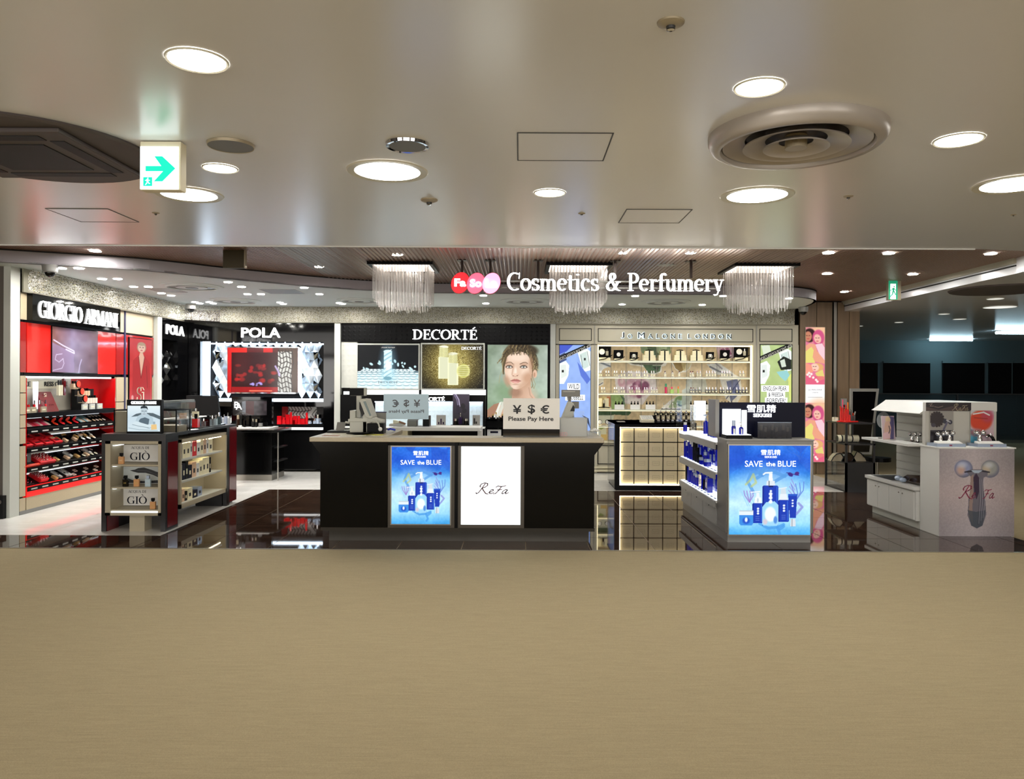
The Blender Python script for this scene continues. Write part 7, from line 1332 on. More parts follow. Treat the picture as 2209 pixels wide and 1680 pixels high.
for k, specs in enumerate(([('navy', .09, .14), ('tan', .07, .13), ('black', .07, .1), ('cream', .14, .12), ('navy', .14, .08), ('silver', .13, .1)], [('teal', .1, .16), ('navy', .08, .17), ('black', .07, .19), ('navy', .1, .14), ('tan', .12, .16), ('white', .08, .14), ('cream', .09, .16), ('cream', .1, .18), ('cream', .1, .18), ('black', .05, .17)], [('teal', .1, .18), ('cream', .1, .16), ('cream', .1, .16), ('white', .06, .19), ('red', .12, .18), ('white', .1, .14), ('cream', .09, .17), ('tan', .08, .17), ('white', .07, .19), ('cream', .12, .15)])):
    yy = ya+.06
    for j, (cn, w, h) in enumerate(specs):
        b = B(cols[cn]).box(X1-.17, X1-.05, yy, yy+w*.95, sl[k], sl[k]+h*1.08).m('ink' if cn in ('cream', 'white', 'tan', 'silver') else 'gift_cream').box(X1-.05, X1-.049, yy+w*.3, yy+w*.66, sl[k]+h*.3, sl[k]+h*.62)
        tag(b.build('perfume_carton'), '%s perfume carton, %s from the red corner on the %s side shelf' % ({'teal': 'grey-green', 'tan': 'peach'}.get(cn, cn), ordn(j), ('lowest', 'middle', 'upper')[k]), 'box', 'cartons on the %s side shelf' % ('lowest', 'middle', 'upper')[k]); yy += w*.95+.006
# things on the island top
x0, x1 = W(273, 900, YA+.12)[0], W(348, 900, YA+.12)[0]; y = YA+.12; z1 = W(310, 862, y)[2]
t = thing('light_box_ad', 'small lit black-framed advert of a crouching man on the perfume island', 'advert', ((x0+x1)/2, y, zt)); B('black').box(x0, x1, y, y+.06, zt, z1).build('case', t, bevel=.004)
c = Canvas(273, 874, 346, 934, 3, (214, 228, 234)); c.grad([(874, (222, 234, 238)), (902, (196, 214, 224)), (934, (206, 222, 228))])
sk, dk = (176, 196, 206), (72, 88, 98)
c.poly([(281, 900), (292, 893), (306, 890), (330, 891), (346, 898), (346, 906), (332, 900), (318, 896), (300, 898)], (84, 98, 106)).poly([(296, 898), (306, 893), (318, 893), (330, 902), (332, 922), (322, 928), (300, 922), (290, 912)], sk).ell(310, 887, 7.5, 10.5, (186, 202, 210), .15).poly([(302, 881), (303, 876), (310, 873.5), (317, 876), (319, 884), (315, 880), (306, 880)], (44, 54, 62))
c.line([(305, 886.5), (308.5, 886.5)], 1.2, dk).line([(312, 886.5), (315.5, 886.5)], 1.2, dk).line([(310.4, 887), (310.4, 890.5)], .8, (130, 146, 156)).line([(307.5, 893.4), (313, 893.4)], .9, (110, 118, 128)).poly([(302, 904), (312, 901), (322, 905), (320, 918), (306, 917), (298, 910)], (86, 104, 116)).poly([(284, 915), (292, 910), (318, 918), (332, 916), (334, 922), (316, 926), (290, 922)], (206, 222, 228)).line([(284, 918), (300, 922), (320, 925)], 1, dk, .7).poly([(326, 918), (338, 917), (339, 929), (326, 930)], (226, 190, 130)).rect(330, 911, 335, 917, (150, 170, 180)).line([(276, 926), (300, 930), (340, 932)], 2, (130, 150, 160), .5)
i_ = .012; c.put('picture', (x0+i_, y-.003, zt+.02), UX, x1-x0-2*i_, W(310, 875, y)[2]-zt-.02, MATS['print_lit'], t); serif('GIORGIO ARMANI', ((x0+x1)/2, y-.004, W(310, 868.5, y)[2]), UX, .27, .028, MATS['sign_white'], t, depth=.003, a=.1, b=.03)
y = YA+.3; x0, x1, z1 = W(245, 900, y)[0], X1-.02, zt+.235; t = thing('glass_bottle_case', 'black-edged glass case behind the small advert on the perfume island', 'display case', ((x0+x1)/2, y, zt)); b = B('black')
for xq in (x0, x1-.012):
    for yq in (y, y+.35): b.box(xq, xq+.012, yq, yq+.012, zt, z1)
for yq in (y, y+.35): b.box(x0, x1, yq, yq+.012, z1, z1+.012)
for xq in (x0, x1-.012): b.box(xq, xq+.012, y, y+.36, z1, z1+.012)
b.build('frame', t); 
for q in ((x0, x1, y+.003, y+.007), (x0, x1, y+.355, y+.359), (x0+.003, x0+.007, y, y+.36), (x1-.007, x1-.003, y, y+.36)): B('glass').box(*q, zt, z1).build('pane', t)
B('niche').box(x0+.01, x0+.2, y+.02, y+.3, zt, z1-.01).build('beige_block', t); B('champagne').box(x0+.42, x0+.5, y+.05, y+.12, zt, zt+.14).build('inner_carton', t); B('champagne').box(x0+.3, x1-.02, y+.1, y+.3, zt, zt+.07).build('inner_plinth', t)
# glass stand with testers further back
y = 9.0; x0_, x1_ = -4.3, -3.82; t = thing('mirror_tester_stand', 'glass and mirror tester stand along the perfume island top', 'display stand', (-4.05, 9.3, zt)); B('black_gloss').box(-4.25, -3.80, 8.95, 9.9, zt, zt+.02).build('lower_step', t); B('black_gloss').box(-4.25, -4.0, 8.95, 9.9, zt+.02, zt+.11).build('upper_step', t); B('white').box(-4.25, -3.99, 8.94, 9.9, zt+.11, zt+.118).build('step_top', t); B('glass').box(-4.2, -4.02, 8.96, 9.5, zt+.118, zt+.32).build('glass_block', t); B('steel').box(-4.25, -4.2, 8.95, 9.9, zt+.3, zt+.33).build('rail', t)
M('smoke_brown', (40, 22, 14), .1)
tb = [(386, 935, 9, 16, 8.62, ['amber', 'steel'], 'short amber tester at the nearest corner', 'bottle'), (400, 934, 8, 24, 8.78, ['smoke_brown', 'black'], 'tall dark brown tester behind the short amber one', 'round'), (420, 927, 12, 29, 8.98, ['red_glass', 'black'], 'red square tester with black ball cap', 'bottle'), (438, 926, 7, 18, 9.1, ['clear', 'chrome'], 'clear slim tester between the red and black ones', 'bottle'),
      (447, 924.5, 11, 24, 9.2, ['black_gloss', 'black'], 'black square tester behind the red one', 'bottle'), (457, 924, 6, 22, 9.34, ['clear', 'chrome'], 'small clear tester past the black one', 'bottle'), (464, 922.5, 6, 22, 9.48, ['pale_blue_glass', 'chrome'], 'small pale blue tester past the black one', 'bottle'), (471, 921, 7, 26, 9.62, ['teal_wall', 'chrome'], 'teal tester at the far end', 'bottle')]
for px, py, w, h, d_, mats, lab, k in tb:
    p_ = W(px, py, d_); o = item('tester_bottle', px, py, w, h, d_, mats, lab+' of the perfume island top', 'bottle', 'testers on the lower step', k)
    o.location.z = zt+.021 if d_ > 8.96 else zt+.001
for px, h, w, mats, lab, d_ in ((417, 19, 11, ['amber', 'black'], 'amber tester with black ball cap on the upper step', 9.1), (429, 14, 7, ['clear', 'black'], 'clear tester with black cap on the upper step', 9.3), (440, 19, 11, ['gift_cream', 'chrome'], 'cream framed tester with chrome cap on the upper step', 9.45)):
    o = item('tester_bottle', px-3, 905, w, h, d_, mats, lab, 'bottle', 'testers on the upper step', 'bottle'); o.location.z = zt+.119; o.location.x = min(o.location.x, -4.01)
p_ = W(437, 932, 8.7); tag(B('glow_soft').box(-3.82, -3.76, 8.85, 8.97, zt+.001, zt+.006).build('price_card'), 'white price card lying at the edge of the perfume island', 'card')
# blank dark screen behind
d = 11.0; x0, x1, z0, z1 = bx(402, d), bx(478, d), .9, bz(853, 440, d); t = thing('blank_screen', 'large blank black screen back between the perfume and skincare islands', 'screen', ((x0+x1)/2, d, 0)); b = B('soft_black').prism([(x0, z0), (x0, z1), (x1-.06, z1), (x1, z0)], d, d+.05, 'y').build('screen', t); B('black').box(x0+.05, x1-.1, d+.05, d+.5, .0, .92).build('stand', t)
# white things behind, on the bay
d = 12.3; x0, x1, z1 = bx(474, d), bx(588, d), .856
t = thing('black_gondola', 'black podium gondola with steel-edged top near the pyramid bay', 'display unit', (bx(545, d), d, 0)); gx1 = bx(600, d)
B('body_black').box(x0, bx(585, d), d+.05, d+.7, .1, z1-.06).build('body', t); B('body_black').box(x0, gx1, d-.02, d+.75, z1-.07, z1-.03).build('top_slab', t, bevel=.003); B('steel').box(x0, bx(592, d), d-.01, d+.6, z1-.03, z1-.018).build('steel_edge', t); B('white').box(bx(508, d), bx(580, d), d+.02, d+.5, z1-.018, z1+.004).build('platform', t); B('steel').box(x0, bx(585, d), d+.06, d+.7, 0, .1).build('plinth', t)
for k, pz in enumerate((.3, .52)): B('soft_black').box(bx(586, d), gx1-.02, d+.12, d+.6, pz, pz+.02).build('side_shelf', t)
B('steel').box(gx1-.02, gx1-.005, d+.05, d+.07, 0, z1-.07).build('corner_post', t)
for k in range(5): item('dark_tester', 587+k*3, (1001 if k % 2 else 975), 4, 10, d+.2+k*.05, ['soft_black', 'steel'], 'small dark bottle in the open side of the black gondola, %s' % ordn(k), 'bottle', 'bottles in the side of the black gondola', 'round')
d4 = 12.6; x0, x1 = bx(500, d4), bx(587, d4); zz1 = bz(856, 540, d4); t = thing('ba_backdrop', 'black branded backdrop with white B A letters and webbed pattern', 'sign', ((x0+x1)/2, d4, z1)); B('black_gloss').box(x0, x1, d4, d4+.08, z1, zz1).build('board', t)
c = Canvas(508, 864, 576, 896, 1.6, (14, 14, 15)); c.rect(527, 867, 576, 895, (48, 44, 48)).noise(5, .06).rect(534, 867, 550, 895, (58, 26, 28), .8).rect(526, 867, 534, 893, (110, 120, 130), .7)
for k in range(7): c.line([(508+k*5, 864), (520-k*2, 874), (530-k*3, 884), (512+k*6, 896)], 1.2, (66, 66, 66), .8)
c.put('picture', (bx(503, d4), d4-.002, bz(896, 540, d4)), UX, bx(576, d4)-bx(503, d4), bz(862, 540, d4)-bz(896, 540, d4), MATS['print_dim'], t)
text('B', (bx(511, d4), d4-.006, bz(873, 511, d4)), UX, None, .1, MATS['sign_white'], t, depth=.003); text('A', (bx(516, d4), d4-.006, bz(876.5, 516, d4)), UX, None, .1, MATS['sign_white'], t, depth=.003)
for j, (px, h, w, mats, k) in enumerate(((512, 26, 7, ['smoke_brown', 'champagne'], 'round'), (527, 24, 6, ['black_gloss', 'black'], 'round'), (545, 18, 7, ['soft_black', 'chrome'], 'round'), (552, 17, 5, ['soft_black', 'champagne'], 'round'), (561, 14, 7, ['grey', 'black'], 'bottle'))):
    o = item('dark_serum_bottle', px, 921, w, h, d+.15, mats, 'dark serum bottle before the webbed backdrop, %s along' % ordn(j), 'bottle', 'serum bottles on the black gondola', k); o.location.z = z1+.005
o = item('white_cube', 517, 920, 6, 4, d+.1, ['white', 'white'], 'tiny white cube card before the webbed backdrop', 'card', None, 'box'); o.location.z = z1+.005
x = bx(488, 12.75); t = thing('product_block', 'white product block with two pale bottles before the pyramid bay', 'display block', (x, 12.75, z1)); B('white_gloss').cbox(x, 12.75, z1, .12, .1, .14).build('block', t); 
for k in (-.06, .03): B('silver_blue').cyl((x+k, 12.66, z1), .028, .17, 12).build('bottle_shape', t)

# ================================================================ black open shelf by the wood wall
X0, X1, YA, YZ = 4.84, 5.28, 11.33, 12.1; t = thing('open_shelf', 'open black metal and glass shelf before the wood wall', 'shelf', ((X0+X1)/2, 11.7, 0)); zt = 1.03; M('frame_black', (18, 16, 18), .4)
for xq in (X0, X1-.03):
    for yq in (YA, YZ-.03): B('frame_black').box(xq, xq+.03, yq, yq+.03, 0, zt-.02).build('post', t)
for k, zz in enumerate((zt, .72, .44)): B('frame_black').box(X0, X1, YA, YZ, zz-.02, zz).build('shelf_board', t)
B('frame_black').box(X0, X1, YA, YA+.02, .02, .42).build('front_panel', t); B('glass_dark').box(X0+.008, X0+.014, YA+.03, YZ-.03, .02, .42).build('side_pane', t); B('frame_black').box(X0, X1, YA, YZ, 0, .02).build('bottom', t)
M('bright_red', (224, 36, 30), .3); M('orange', (240, 130, 50), .4)
y = 11.5; x_ = bx(1835, y); t = thing('red_brush_caddy', 'red and orange caddy of lip pencils on the black open shelf', 'caddy', (x_, y, zt)); B('bright_red').lathe([(.16, 0), (.17, .01), (.15, .02)], (x_, y+.1, zt), 20, sy=.6).build('tray', t)
for k in range(9):
    a = x_-.1+k*.026; m_ = ('bright_red', 'pink', 'red_orange', 'bright_red', 'orange', 'smoke_brown', 'steel', 'red_orange', 'steel')[k]; hh = (.24, .34, .2, .26, .3, .16, .2, .14, .16)[k]
    B('bright_red' if k < 6 else 'smoke_brown').cyl((a, y+.1, zt+.015), .016, hh*.6, 8).m(m_).tube([(a, y+.1, zt+.015+hh*.6), (a+.01*(k % 3-1), y+.1, zt+hh)], .01, 6).build('lip_pencil', t)
item('white_box', 1804, 909, 9, 9, y+.1, ['cream', 'white'], 'small cream box beside the red caddy', 'box', None, 'box', .08)
for j, px in enumerate((1818, 1840)):
    x_, y_ = bx(px, 11.6), 11.6; b = B('cream'); b.lathe([(.055, 0), (.055, .16)], (x_-.08, y_, .78), 16, 'x').m('ink').lathe([(.05, -.004), (.05, 0)], (x_-.08, y_, .78), 16, 'x').lathe([(.055, .05), (.057, .06), (.055, .07)], (x_-.08, y_, .78), 16, 'x').m('ink').box(x_-.06, x_+.06, y_-.03, y_+.03, .721, .735); tag(b.build('white_roller'), 'white cylinder with dark end lying on the shelf, %s' % ('nearer the corner post', 'farther from the corner post')[j], 'cylinder', 'white cylinders on the open shelf')
rs = random.Random(8)
for j in range(3):
    x_, y_ = bx(1806+j*22, 11.6), 11.62; b = B('champagne' if j != 1 else 'smoke_brown'); P_ = [(x_-.1, .441), (x_-.07, .5), (x_-.02, .55+.02*j), (x_+.04, .56), (x_+.09, .5), (x_+.12, .441)]; b.prism(P_, y_-.06, y_+.08, 'y').m('ink').tube([(p[0], y_-.063, p[1]) for p in P_[:5]], .008, 5); tag(b.build('wrapped_bag'), 'clear-wrapped dark goods on the lower open shelf, %s from the corner' % ordn(j), 'bag', 'wrapped goods on the open shelf')
# ================================================================ white beauty-tool stand
X = 4.44; YA = 8.08; x1 = bx(2189, YA); zt = .93
M('stand_white', (214, 214, 210), .35); M('slat_grey', (164, 164, 160), .4)
t = thing('tool_stand', 'white stand with a purple-grey roller poster, slat wall and low cabinet', 'display unit', (4.9, 8.6, 0))
B('stand_white').box(X, x1, YA, YA+.38, 0, zt).build('front_block', t); B('white').box(X-.01, x1+.012, YA-.012, YA+.4, zt, zt+.012).build('top_board', t)
c = Canvas(2027, 968, 2188, 1157, 1.15, (150, 142, 150)); c.grad([(2027, (156, 148, 152)), (2100, (184, 174, 178)), (2188, (140, 132, 136))], 'x').mix(np.clip(1-np.abs(c.Y-1062)/70, 0, 1)*.35, (214, 190, 186)).noise(2, .03)
for (cx, a, e) in ((2079, (142, 150, 186), (206, 164, 140)), (2136, (150, 152, 150), (196, 176, 150))):
    c.ell(cx, 1011, 19.5, 19, (104, 104, 124), .06).ell(cx-1, 1009, 17, 16, a, .5).ell(cx-6 if cx < 2100 else cx-9, 1014, 9, 10, e, .9, .8).ell(cx-3, 1003, 9, 6, (208, 212, 224), .9, .6)
c.poly([(2084, 1016), (2096, 1012), (2118, 1012), (2132, 1016), (2130, 1026), (2122, 1030), (2120, 1044), (2126, 1080), (2128, 1110), (2120, 1134), (2108, 1140), (2096, 1134), (2088, 1112), (2090, 1076), (2096, 1040), (2094, 1028)], (108, 104, 116))
c.poly([(2094, 1028), (2100, 1022), (2100, 1060), (2098, 1100), (2100, 1132), (2090, 1112), (2092, 1076)], (150, 128, 122)).poly([(2100, 1030), (2106, 1020), (2112, 1030), (2112, 1062), (2107, 1078), (2102, 1062)], (52, 34, 60)).poly([(2088, 1100), (2106, 1104), (2127, 1100), (2120, 1134), (2108, 1140), (2096, 1134)], (62, 72, 84), .75)
for k in range(6): c.line([(2112+k*2, 1034), (2113+k*2.4, 1080), (2110+k*2.2, 1132-k*3)], .8, (172, 170, 184) if k % 2 else (56, 54, 66), .8)
c.line([(2082, 1018), (2096, 1016)], 3, (30, 28, 44)).line([(2120, 1016), (2134, 1018)], 3, (30, 28, 44)).poly([(2095, 1014), (2119, 1014), (2112, 1020), (2102, 1020)], (170, 186, 204))
c.put('poster', (X+.001, YA-.004, .003), UX, x1-X-.002, zt-.008, MATS['print'], t)
M('wine', (150, 50, 84), .4); V_ = [('1', 2083, 1061, 30, 31), ('2', 2101, 1068, 10, 13), ('3', 2130, 1065, 20, 21), ('4', 2140, 1069, 12, 13)]
for ch, px, py, w, h in V_: serif(ch, (bx(px, YA), YA-.006, bz(py, px, YA)), UX, w/F*YA, h/F*YA, MATS['wine'], t, 'lettering', .002, a=.05, b=.03, slant=.35)
XS = 4.78
B('slat_grey').box(XS, XS+.05, 8.46, 9.68, .45, 1.3).build('slat_wall', t)
b = None
for k in range(9): 
    if not .88 < .5+k*.095 < .95: B('slat_grey').box(XS-.012, XS, 8.47, 9.66, .47+k*.095, .55+k*.095).build('slat', t)
B('stand_white').box(4.3, XS+.1, 8.46, 9.6, zt-.012, zt+.014).build('side_shelf', t); b = B('stand_white').prism([(4.45, 1.28), (4.62, 1.4), (5.4, 1.4), (5.4, 1.28)], 9.55, 9.66, 'y').build('canopy_end', t); B('stand_white').add([(4.45, 8.5, 1.28), (4.45, 9.62, 1.28), (4.62, 9.64, 1.41), (4.62, 8.5, 1.41), (4.47, 8.5, 1.27), (4.47, 9.62, 1.27), (4.64, 9.64, 1.39), (4.64, 8.5, 1.39)], [(0, 1, 2, 3), (7, 6, 5, 4), (0, 4, 5, 1), (3, 2, 6, 7), (0, 3, 7, 4), (1, 5, 6, 2)]).build('canopy', t)
B('stand_white').box(4.62, 5.3, 8.5, 9.64, 1.39, 1.41).build('canopy_top', t)
XC = 4.4; B('stand_white').box(XC-.03, XS+.1, 8.47, 9.66, .43, .465).build('cabinet_top', t); B('mid_grey').box(XC-.015, XS+.1, 8.47, 9.65, .415, .43).build('shadow_gap', t); B('stand_white').box(XC, XS+.1, 8.47, 9.64, .09, .415).build('cabinet_body', t); B('pilaster').box(XC+.04, XS+.1, 8.48, 9.6, 0, .09).build('plinth', t)
for k in range(4): q = B('stand_white').box(XC-.012, XC, 8.5+k*.285, 8.78+k*.285, .1, .41).build('cabinet_door', t); B('steel').ball((XC-.018, 8.5+k*.285+(.24 if k % 2 == 0 else .04), .36), .008, 8).build('knob', q)
# upper unit
dU = 8.36; ux0, ux1, uz1 = X+.0, bx(2150, dU), bz(868, 2070, dU); M('unit_white', (190, 188, 180), .45)
u = thing('tester_backboard', 'white backboard with dark lettered header and two picture niches', 'display board', ((ux0+ux1)/2, dU, zt+.012)); B('unit_white').box(ux0, ux1, dU, dU+.06, zt+.012, bz(887, 2070, dU)).build('board', u)
c = Canvas(1993, 868, 2092, 887, 1.6, (30, 20, 22)); c.poly([(1993, 878), (2020, 884), (2050, 876), (2080, 880), (2080, 887), (1993, 887)], (84, 66, 62), .8).line([(2000, 872), (2007, 870), (2002, 876), (2010, 876)], 1, (160, 140, 130)).line([(2012, 877), (2020, 879), (2030, 876)], 1, (150, 130, 120))
hd = B('stand_white').box(ux0, ux1, dU-.01, dU+.05, bz(887, 2070, dU), uz1).build('header', u); c.put('picture', (ux0, dU-.013, bz(887, 2070, dU)+.002), UX, bx(2094, dU)-ux0, uz1-bz(887, 2070, dU)-.004, MATS['print'], hd); refa(bx(2070, dU), bz(878, 2070, dU), dU-.016, 36/F*dU, 16/F*dU, MATS['champagne'], hd)
c = Canvas(2005, 887, 2055, 956, 1.6, (150, 146, 140)); c.rect(2005, 925, 2055, 956, (36, 32, 38)).ell(2019, 903, 13, 13, (38, 26, 28), .1)
for k in range(16): a = k*math.pi/8; c.ell(2019+14*math.cos(a), 903+14*math.sin(a), 2.6, 2.6, (38, 26, 28), .2)
c.ell(2037, 907, 4.5, 5, (48, 48, 64), .3).ell(2048, 909, 4.5, 4.5, (48, 48, 64), .3).line([(2041, 910), (2034, 924)], 4, (90, 88, 110)).line([(2040, 905), (2048, 909)], 2, (190, 190, 200)); c.ell(2012, 915, 5, 4, (60, 54, 66), .3)
p_ = B('unit_white').box(bx(2005, dU), bx(2055, dU), dU-.02, dU, zt+.013, bz(887, 2030, dU)).build('picture_panel', u); c.put('picture', (bx(2005, dU), dU-.022, zt+.013), UX, 50/F*dU, bz(887, 2030, dU)-zt-.013, MATS['print'], p_)
c = Canvas(2092, 880, 2142, 956, 1.6, (196, 170, 180)); c.rect(2092, 880, 2142, 890, (196, 200, 206)).ell(2114, 902, 24, 22, (206, 62, 30), .25).ell(2128, 892, 14, 14, (176, 60, 90), .6, .8).poly([(2091, 920), (2108, 924), (2108, 956), (2091, 956)], (90, 170, 200)).ell(2104, 928, 16, 8, (190, 140, 150), .8).line([(2100, 896), (2128, 898)], 2, (150, 40, 30)).line([(2098, 888), (2120, 884), (2132, 890)], 3, (220, 222, 226))
p_ = B('unit_white').box(bx(2092, dU), bx(2142, dU), dU-.02, dU, zt+.013, bz(885, 2110, dU)).build('picture_panel', u); c.put('picture', (bx(2092, dU), dU-.022, zt+.013), UX, 50/F*dU, bz(885, 2110, dU)-zt-.013, MATS['print'], p_)
def roller(px, y, s, lab, z=.943, x=None):
    x = bx(px, y) if x is None else x; tt = thing('face_roller', lab, 'beauty roller', (x, y, z)); b = B('chrome'); 
    for k in (-1, 1): B('chrome').ball((x+k*.035*s, y, z+.11*s), .03*s, 14).build('roller_ball', tt, smooth=True)
    B('chrome').tube([(x-.035*s, y, z+.11*s), (x, y, z+.085*s), (x+.035*s, y, z+.11*s)], .009*s, 8).build('neck', tt, smooth=True); B('chrome').lathe([(.02*s, 0), (.028*s, .01*s), (.024*s, .05*s), (.012*s, .09*s)], (x, y, z), 14).build('handle', tt, smooth=True)
roller(2030, 8.27, .85, 'chrome face roller before the dark picture, far one', .976); roller(2049, 8.25, .95, 'chrome face roller before the dark picture, near the bare board', .976); roller(2114, 8.27, 1.0, 'chrome face roller before the orange picture', .976)
y = 8.27; x_ = bx(2136, y); t2 = thing('chrome_massager', 'curved black and chrome massager at the end of the stand top', 'massager', (x_, y, .976)); B('black_gloss').tube([(x_-.03, y, 1.05), (x_, y, 1.06), (x_+.03, y, 1.03), (x_+.045, y, .995), (x_+.05, y, .98)], .016, 10).build('body', t2, smooth=True); B('chrome').ball((x_+.005, y, 1.062), .018, 12).build('ball', t2, smooth=True); B('chrome').ball((x_-.035, y, 1.045), .014, 12).build('ball', t2, smooth=True)
for (a, e, lab) in ((2022, 2084, 'clear acrylic block with a white card, before the dark picture'), (2110, 2172, 'clear acrylic block with a white card, before the orange picture')):
    y = 8.13; xa_, xb_ = bx(a, y), bx(e, y); t2 = thing('acrylic_block', lab, 'display block', ((xa_+xb_)/2, y, .942)); B('silver_blue').box(xa_, xb_, y, y+.2, .942, .975).build('block', t2); b = B('white').prism([(y-.0, .976), (y-.0, .98), (y+.08, 1.0), (y+.08, .976)], xa_+.01, xb_-.03, 'x').build('card', t2); B('ink_wine').box((xa_+xb_)/2-.02, (xa_+xb_)/2+.01, y-.001, y, .95, .965).build('printed_mark', t2)
# things on side shelf and cabinet
y = 9.1; x_ = 4.42; t2 = thing('picture_stand', 'leaning picture of a posed figure on the white side shelf', 'picture', (x_, y, .945)); c = Canvas(0, 0, 40, 60, 2, (214, 190, 196)); c.poly([(24, 0), (40, 4), (34, 60), (20, 60)], (96, 88, 130)).ell(20, 10, 8, 9, (232, 204, 160), .3).poly([(10, 16), (24, 12), (28, 30), (22, 60), (4, 60), (6, 34)], (230, 190, 170)).poly([(2, 44), (20, 40), (24, 56), (0, 60)], (240, 200, 204)).line([(22, 26), (24, 36), (20, 44)], 2.4, (70, 60, 70))
u_ = Vector((.93, .36, 0)); v_ = Vector((-.1*.36, .1*.93, 1)); fr3 = frame3((x_-.09, y, .947), u_, v_.normalized()); b = B('white'); b.xf = fr3; b.box(0, .2, 0, .28, -.008, 0).build('board', t2); c.put('picture', tuple(Vector(fr3(0, 0, .002))), tuple(u_), .2, .28, MATS['print'], t2, tuple(v_.normalized()))
y = 9.28; x_ = 4.42; t2 = thing('round_mirror', 'round tilted table mirror behind the leaning picture', 'mirror', (x_, y, .945)); b = B('mirror'); b.xf = lambda a, e, f_: (x_+a*.9+f_*.3, y+f_*.2+a*.2, 1.17+e-.0*a); b.prism([(.1*math.cos(k*.262), .1*math.sin(k*.262)) for k in range(24)], 0, .008, 'z').build('mirror_disc', t2); B('steel').tube([(x_, y+.02, .95), (x_, y+.02, 1.08)], .006, 8).build('stem', t2); B('steel').cyl((x_, y+.02, .945), .05, .008, 20).build('foot', t2)
roller(0, 8.75, .8, 'chrome face roller lying area of the side shelf, nearest the backboard', .946, 4.56); roller(0, 8.95, .7, 'chrome face roller on the side shelf, nearer the picture', .946, 4.6)
tag(B('smoke_brown').box(4.52, 4.7, 8.62, 9.0, .945, .9455).build('brown_mat'), 'dark brown mat on the white side shelf', 'mat')
t2 = thing('bagged_goods', 'brown and clear bagged goods on the low cabinet', 'bag', (4.58, 8.75, .465)); b = B('smoke_brown').prism([(8.52, .468), (8.5, .54), (8.62, .58), (8.86, .56), (9.0, .5), (8.98, .468)], 4.5, 4.7, 'x').build('bag', t2); B('silver_blue').ball((4.46, 8.98, .505), .045, 12, .7).build('clear_cup', t2); B('silver_blue').ball((4.44, 8.84, .5), .04, 12, .7).build('clear_cup', t2)
tag(B('glass_dark').box(4.42, 4.74, 9.05, 9.6, .465, .47).build('glass_sheet'), 'thin dark glass sheet lying on the low cabinet', 'glass sheet')
# ================================================================ kiosk and stool behind
d = 12.6; x0, x1 = bx(1836, d), bx(1894, d); z0, z1 = .45, bz(838, 1870, d); t = thing('screen_kiosk', 'large dark standing screen with grey rim behind the black shelf', 'screen', ((x0+x1)/2, d, 0)); b = B('till_grey').prism([(x0, z0), (x0, z1), (x1+.02, z1), (x1-.1, z0)], d, d+.06, 'y').build('rim', t); B('black_gloss').prism([(x0+.03, z0+.04), (x0+.03, z1-.05), (x1-.03, z1-.05), (x1-.14, z0+.04)], d-.006, d, 'y').build('screen', t); B('frame_black').box(x0+.15, x0+.25, d+.06, d+.12, 0, 1.2).build('stand', t); B('frame_black').box(x0, x0+.4, d-.05, d+.25, 0, .03).build('foot', t)
d = 12.0; x_ = bx(1893, d)+.0; t = thing('office_chair_base', 'chrome castor base of a chair behind the black shelf', 'chair', (x_, d, 0)); 
for k in range(5): a = k*1.257+.2; B('steel').tube([(x_, d, .12), (x_+.27*math.cos(a), d+.27*math.sin(a), .08)], .016, 8).build('base_arm', t); B('black').ball((x_+.27*math.cos(a), d+.27*math.sin(a), .035), .033, 10).build('castor', t)
B('steel').cyl((x_, d, .1), .025, .3, 12).build('column', t); B('black').cyl((x_, d, .4), .2, .06, 24).build('seat', t)
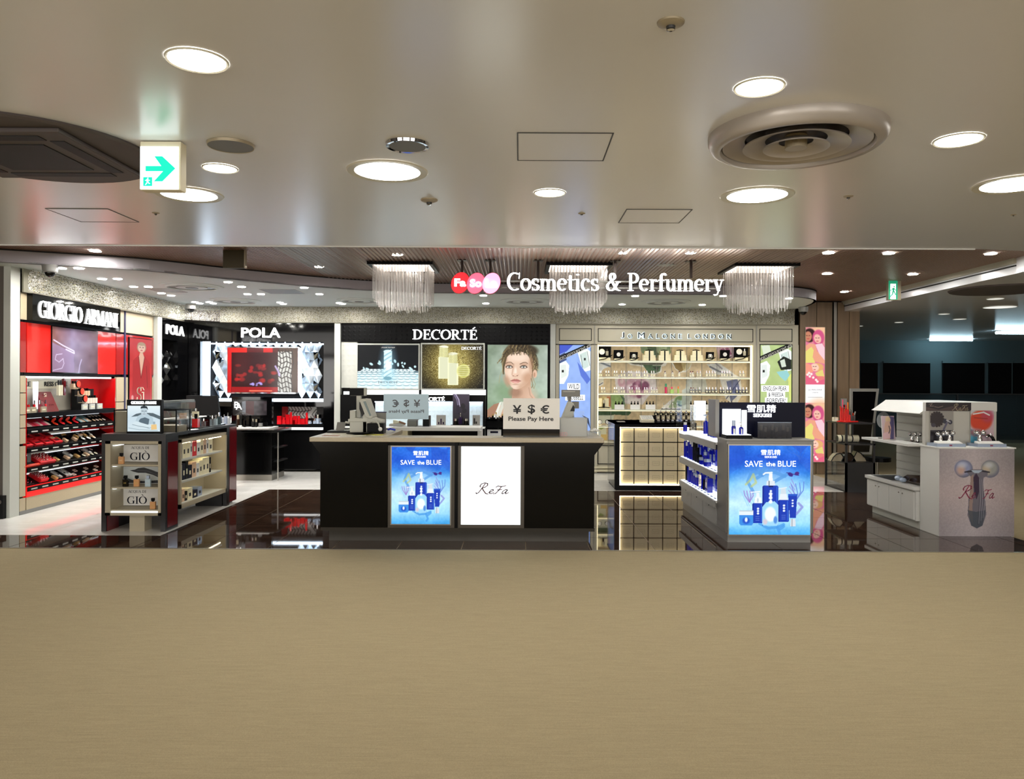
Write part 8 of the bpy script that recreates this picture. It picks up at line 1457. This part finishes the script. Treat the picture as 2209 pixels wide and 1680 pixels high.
# ================================================================ hanging shop sign
ys = 9.14
t = thing('hanging_shop_sign', 'lit hanging sign reading Cosmetics & Perfumery with three ovals', 'sign', (bx(1270, ys), ys, ZB))
M('dark_bronze', (44, 32, 26), .35, metal=.5)
for px in (996, 1057, 1160, 1326, 1490):
    x_ = bx(px, ys+.06); z_ = bz(600, px, ys+.06); B('dark_bronze').box(x_-.014, x_+.014, ys+.05, ys+.078, z_, ZB).build('rod', t); B('dark_bronze').box(x_-.06, x_+.06, ys+.02, ys+.12, ZB-.012, ZB).build('ceiling_plate', t)
for py in (607, 621): B('till_grey').box(bx(985, ys), bx(1545, ys), ys+.04, ys+.06, bz(py+1.5, 1250, ys+.05), bz(py-1.5, 1250, ys+.05)).build('rail', t)
M('oval_red', (236, 26, 34), .3, emit=2.2); M('oval_pink', (246, 90, 116), .3, emit=1.6); M('oval_pale', (250, 160, 196), .3, emit=1.6); M('oval_rim', (150, 20, 30), .3)
for k, (px, py, m_, s_) in enumerate(((993, 610, 'oval_red', 'Fa'), (1026.5, 611, 'oval_pink', 'So'), (1060, 611, 'oval_pale', 'La'))):
    x_, _, z_ = W(px, py, ys-.01*k); P_ = []
    for q in range(32):
        a = q*math.pi/16; u_, w_ = 18.5/F*ys*math.cos(a), 23/F*ys*math.sin(a); r_ = -.42; P_.append((x_+u_*math.cos(r_)-w_*math.sin(r_), z_+u_*math.sin(r_)+w_*math.cos(r_)))
    yy = ys-.004-.008*k; B('oval_rim').prism([(x_+(p[0]-x_)*1.05, z_+(p[1]-z_)*1.04) for p in P_], yy+.001, ys+.05, 'y').build('oval_rim', t); o = B(m_).prism(P_, yy-.01, yy, 'y').build('oval', t)
    text(s_, (x_, yy-.016, z_), UX, 25/F*ys, 17/F*ys, MATS['sign_white'], o, depth=.005, bold=.04)
V, Fc = nib('Cosmetics & Perfumery', .078, .022, .0)
for yy, dp, mt, nm in ((ys-.002, .004, 'sign_bright', 'lettering'), (ys+.034, .034, 'till_grey', 'letter_casing')):
    put2d(V, Fc, frame3(((bx(1093, ys)+bx(1561, ys))/2, yy, (bz(589, 1327, ys)+bz(637, 1327, ys))/2), UX), bx(1561, ys)-bx(1093, ys), bz(589, 1327, ys)-bz(637, 1327, ys), dp, MATS[mt]).build(nm, t)
# small dark box at the foot of the grey return wall
x_, y_, z_ = W(6, 1126, 8.88); t = thing('floor_box', 'small dark box with a round lock at the foot of the grey wall', 'box', (x_, 8.86, 0)); B('soft_black').box(x_-.08, x_+.04, 8.82, 8.9, 0, .27).build('body', t); B('steel').lathe([(.025, -.006), (.025, 0)], (x_, 8.82, .2), 14, 'y').build('lock', t)
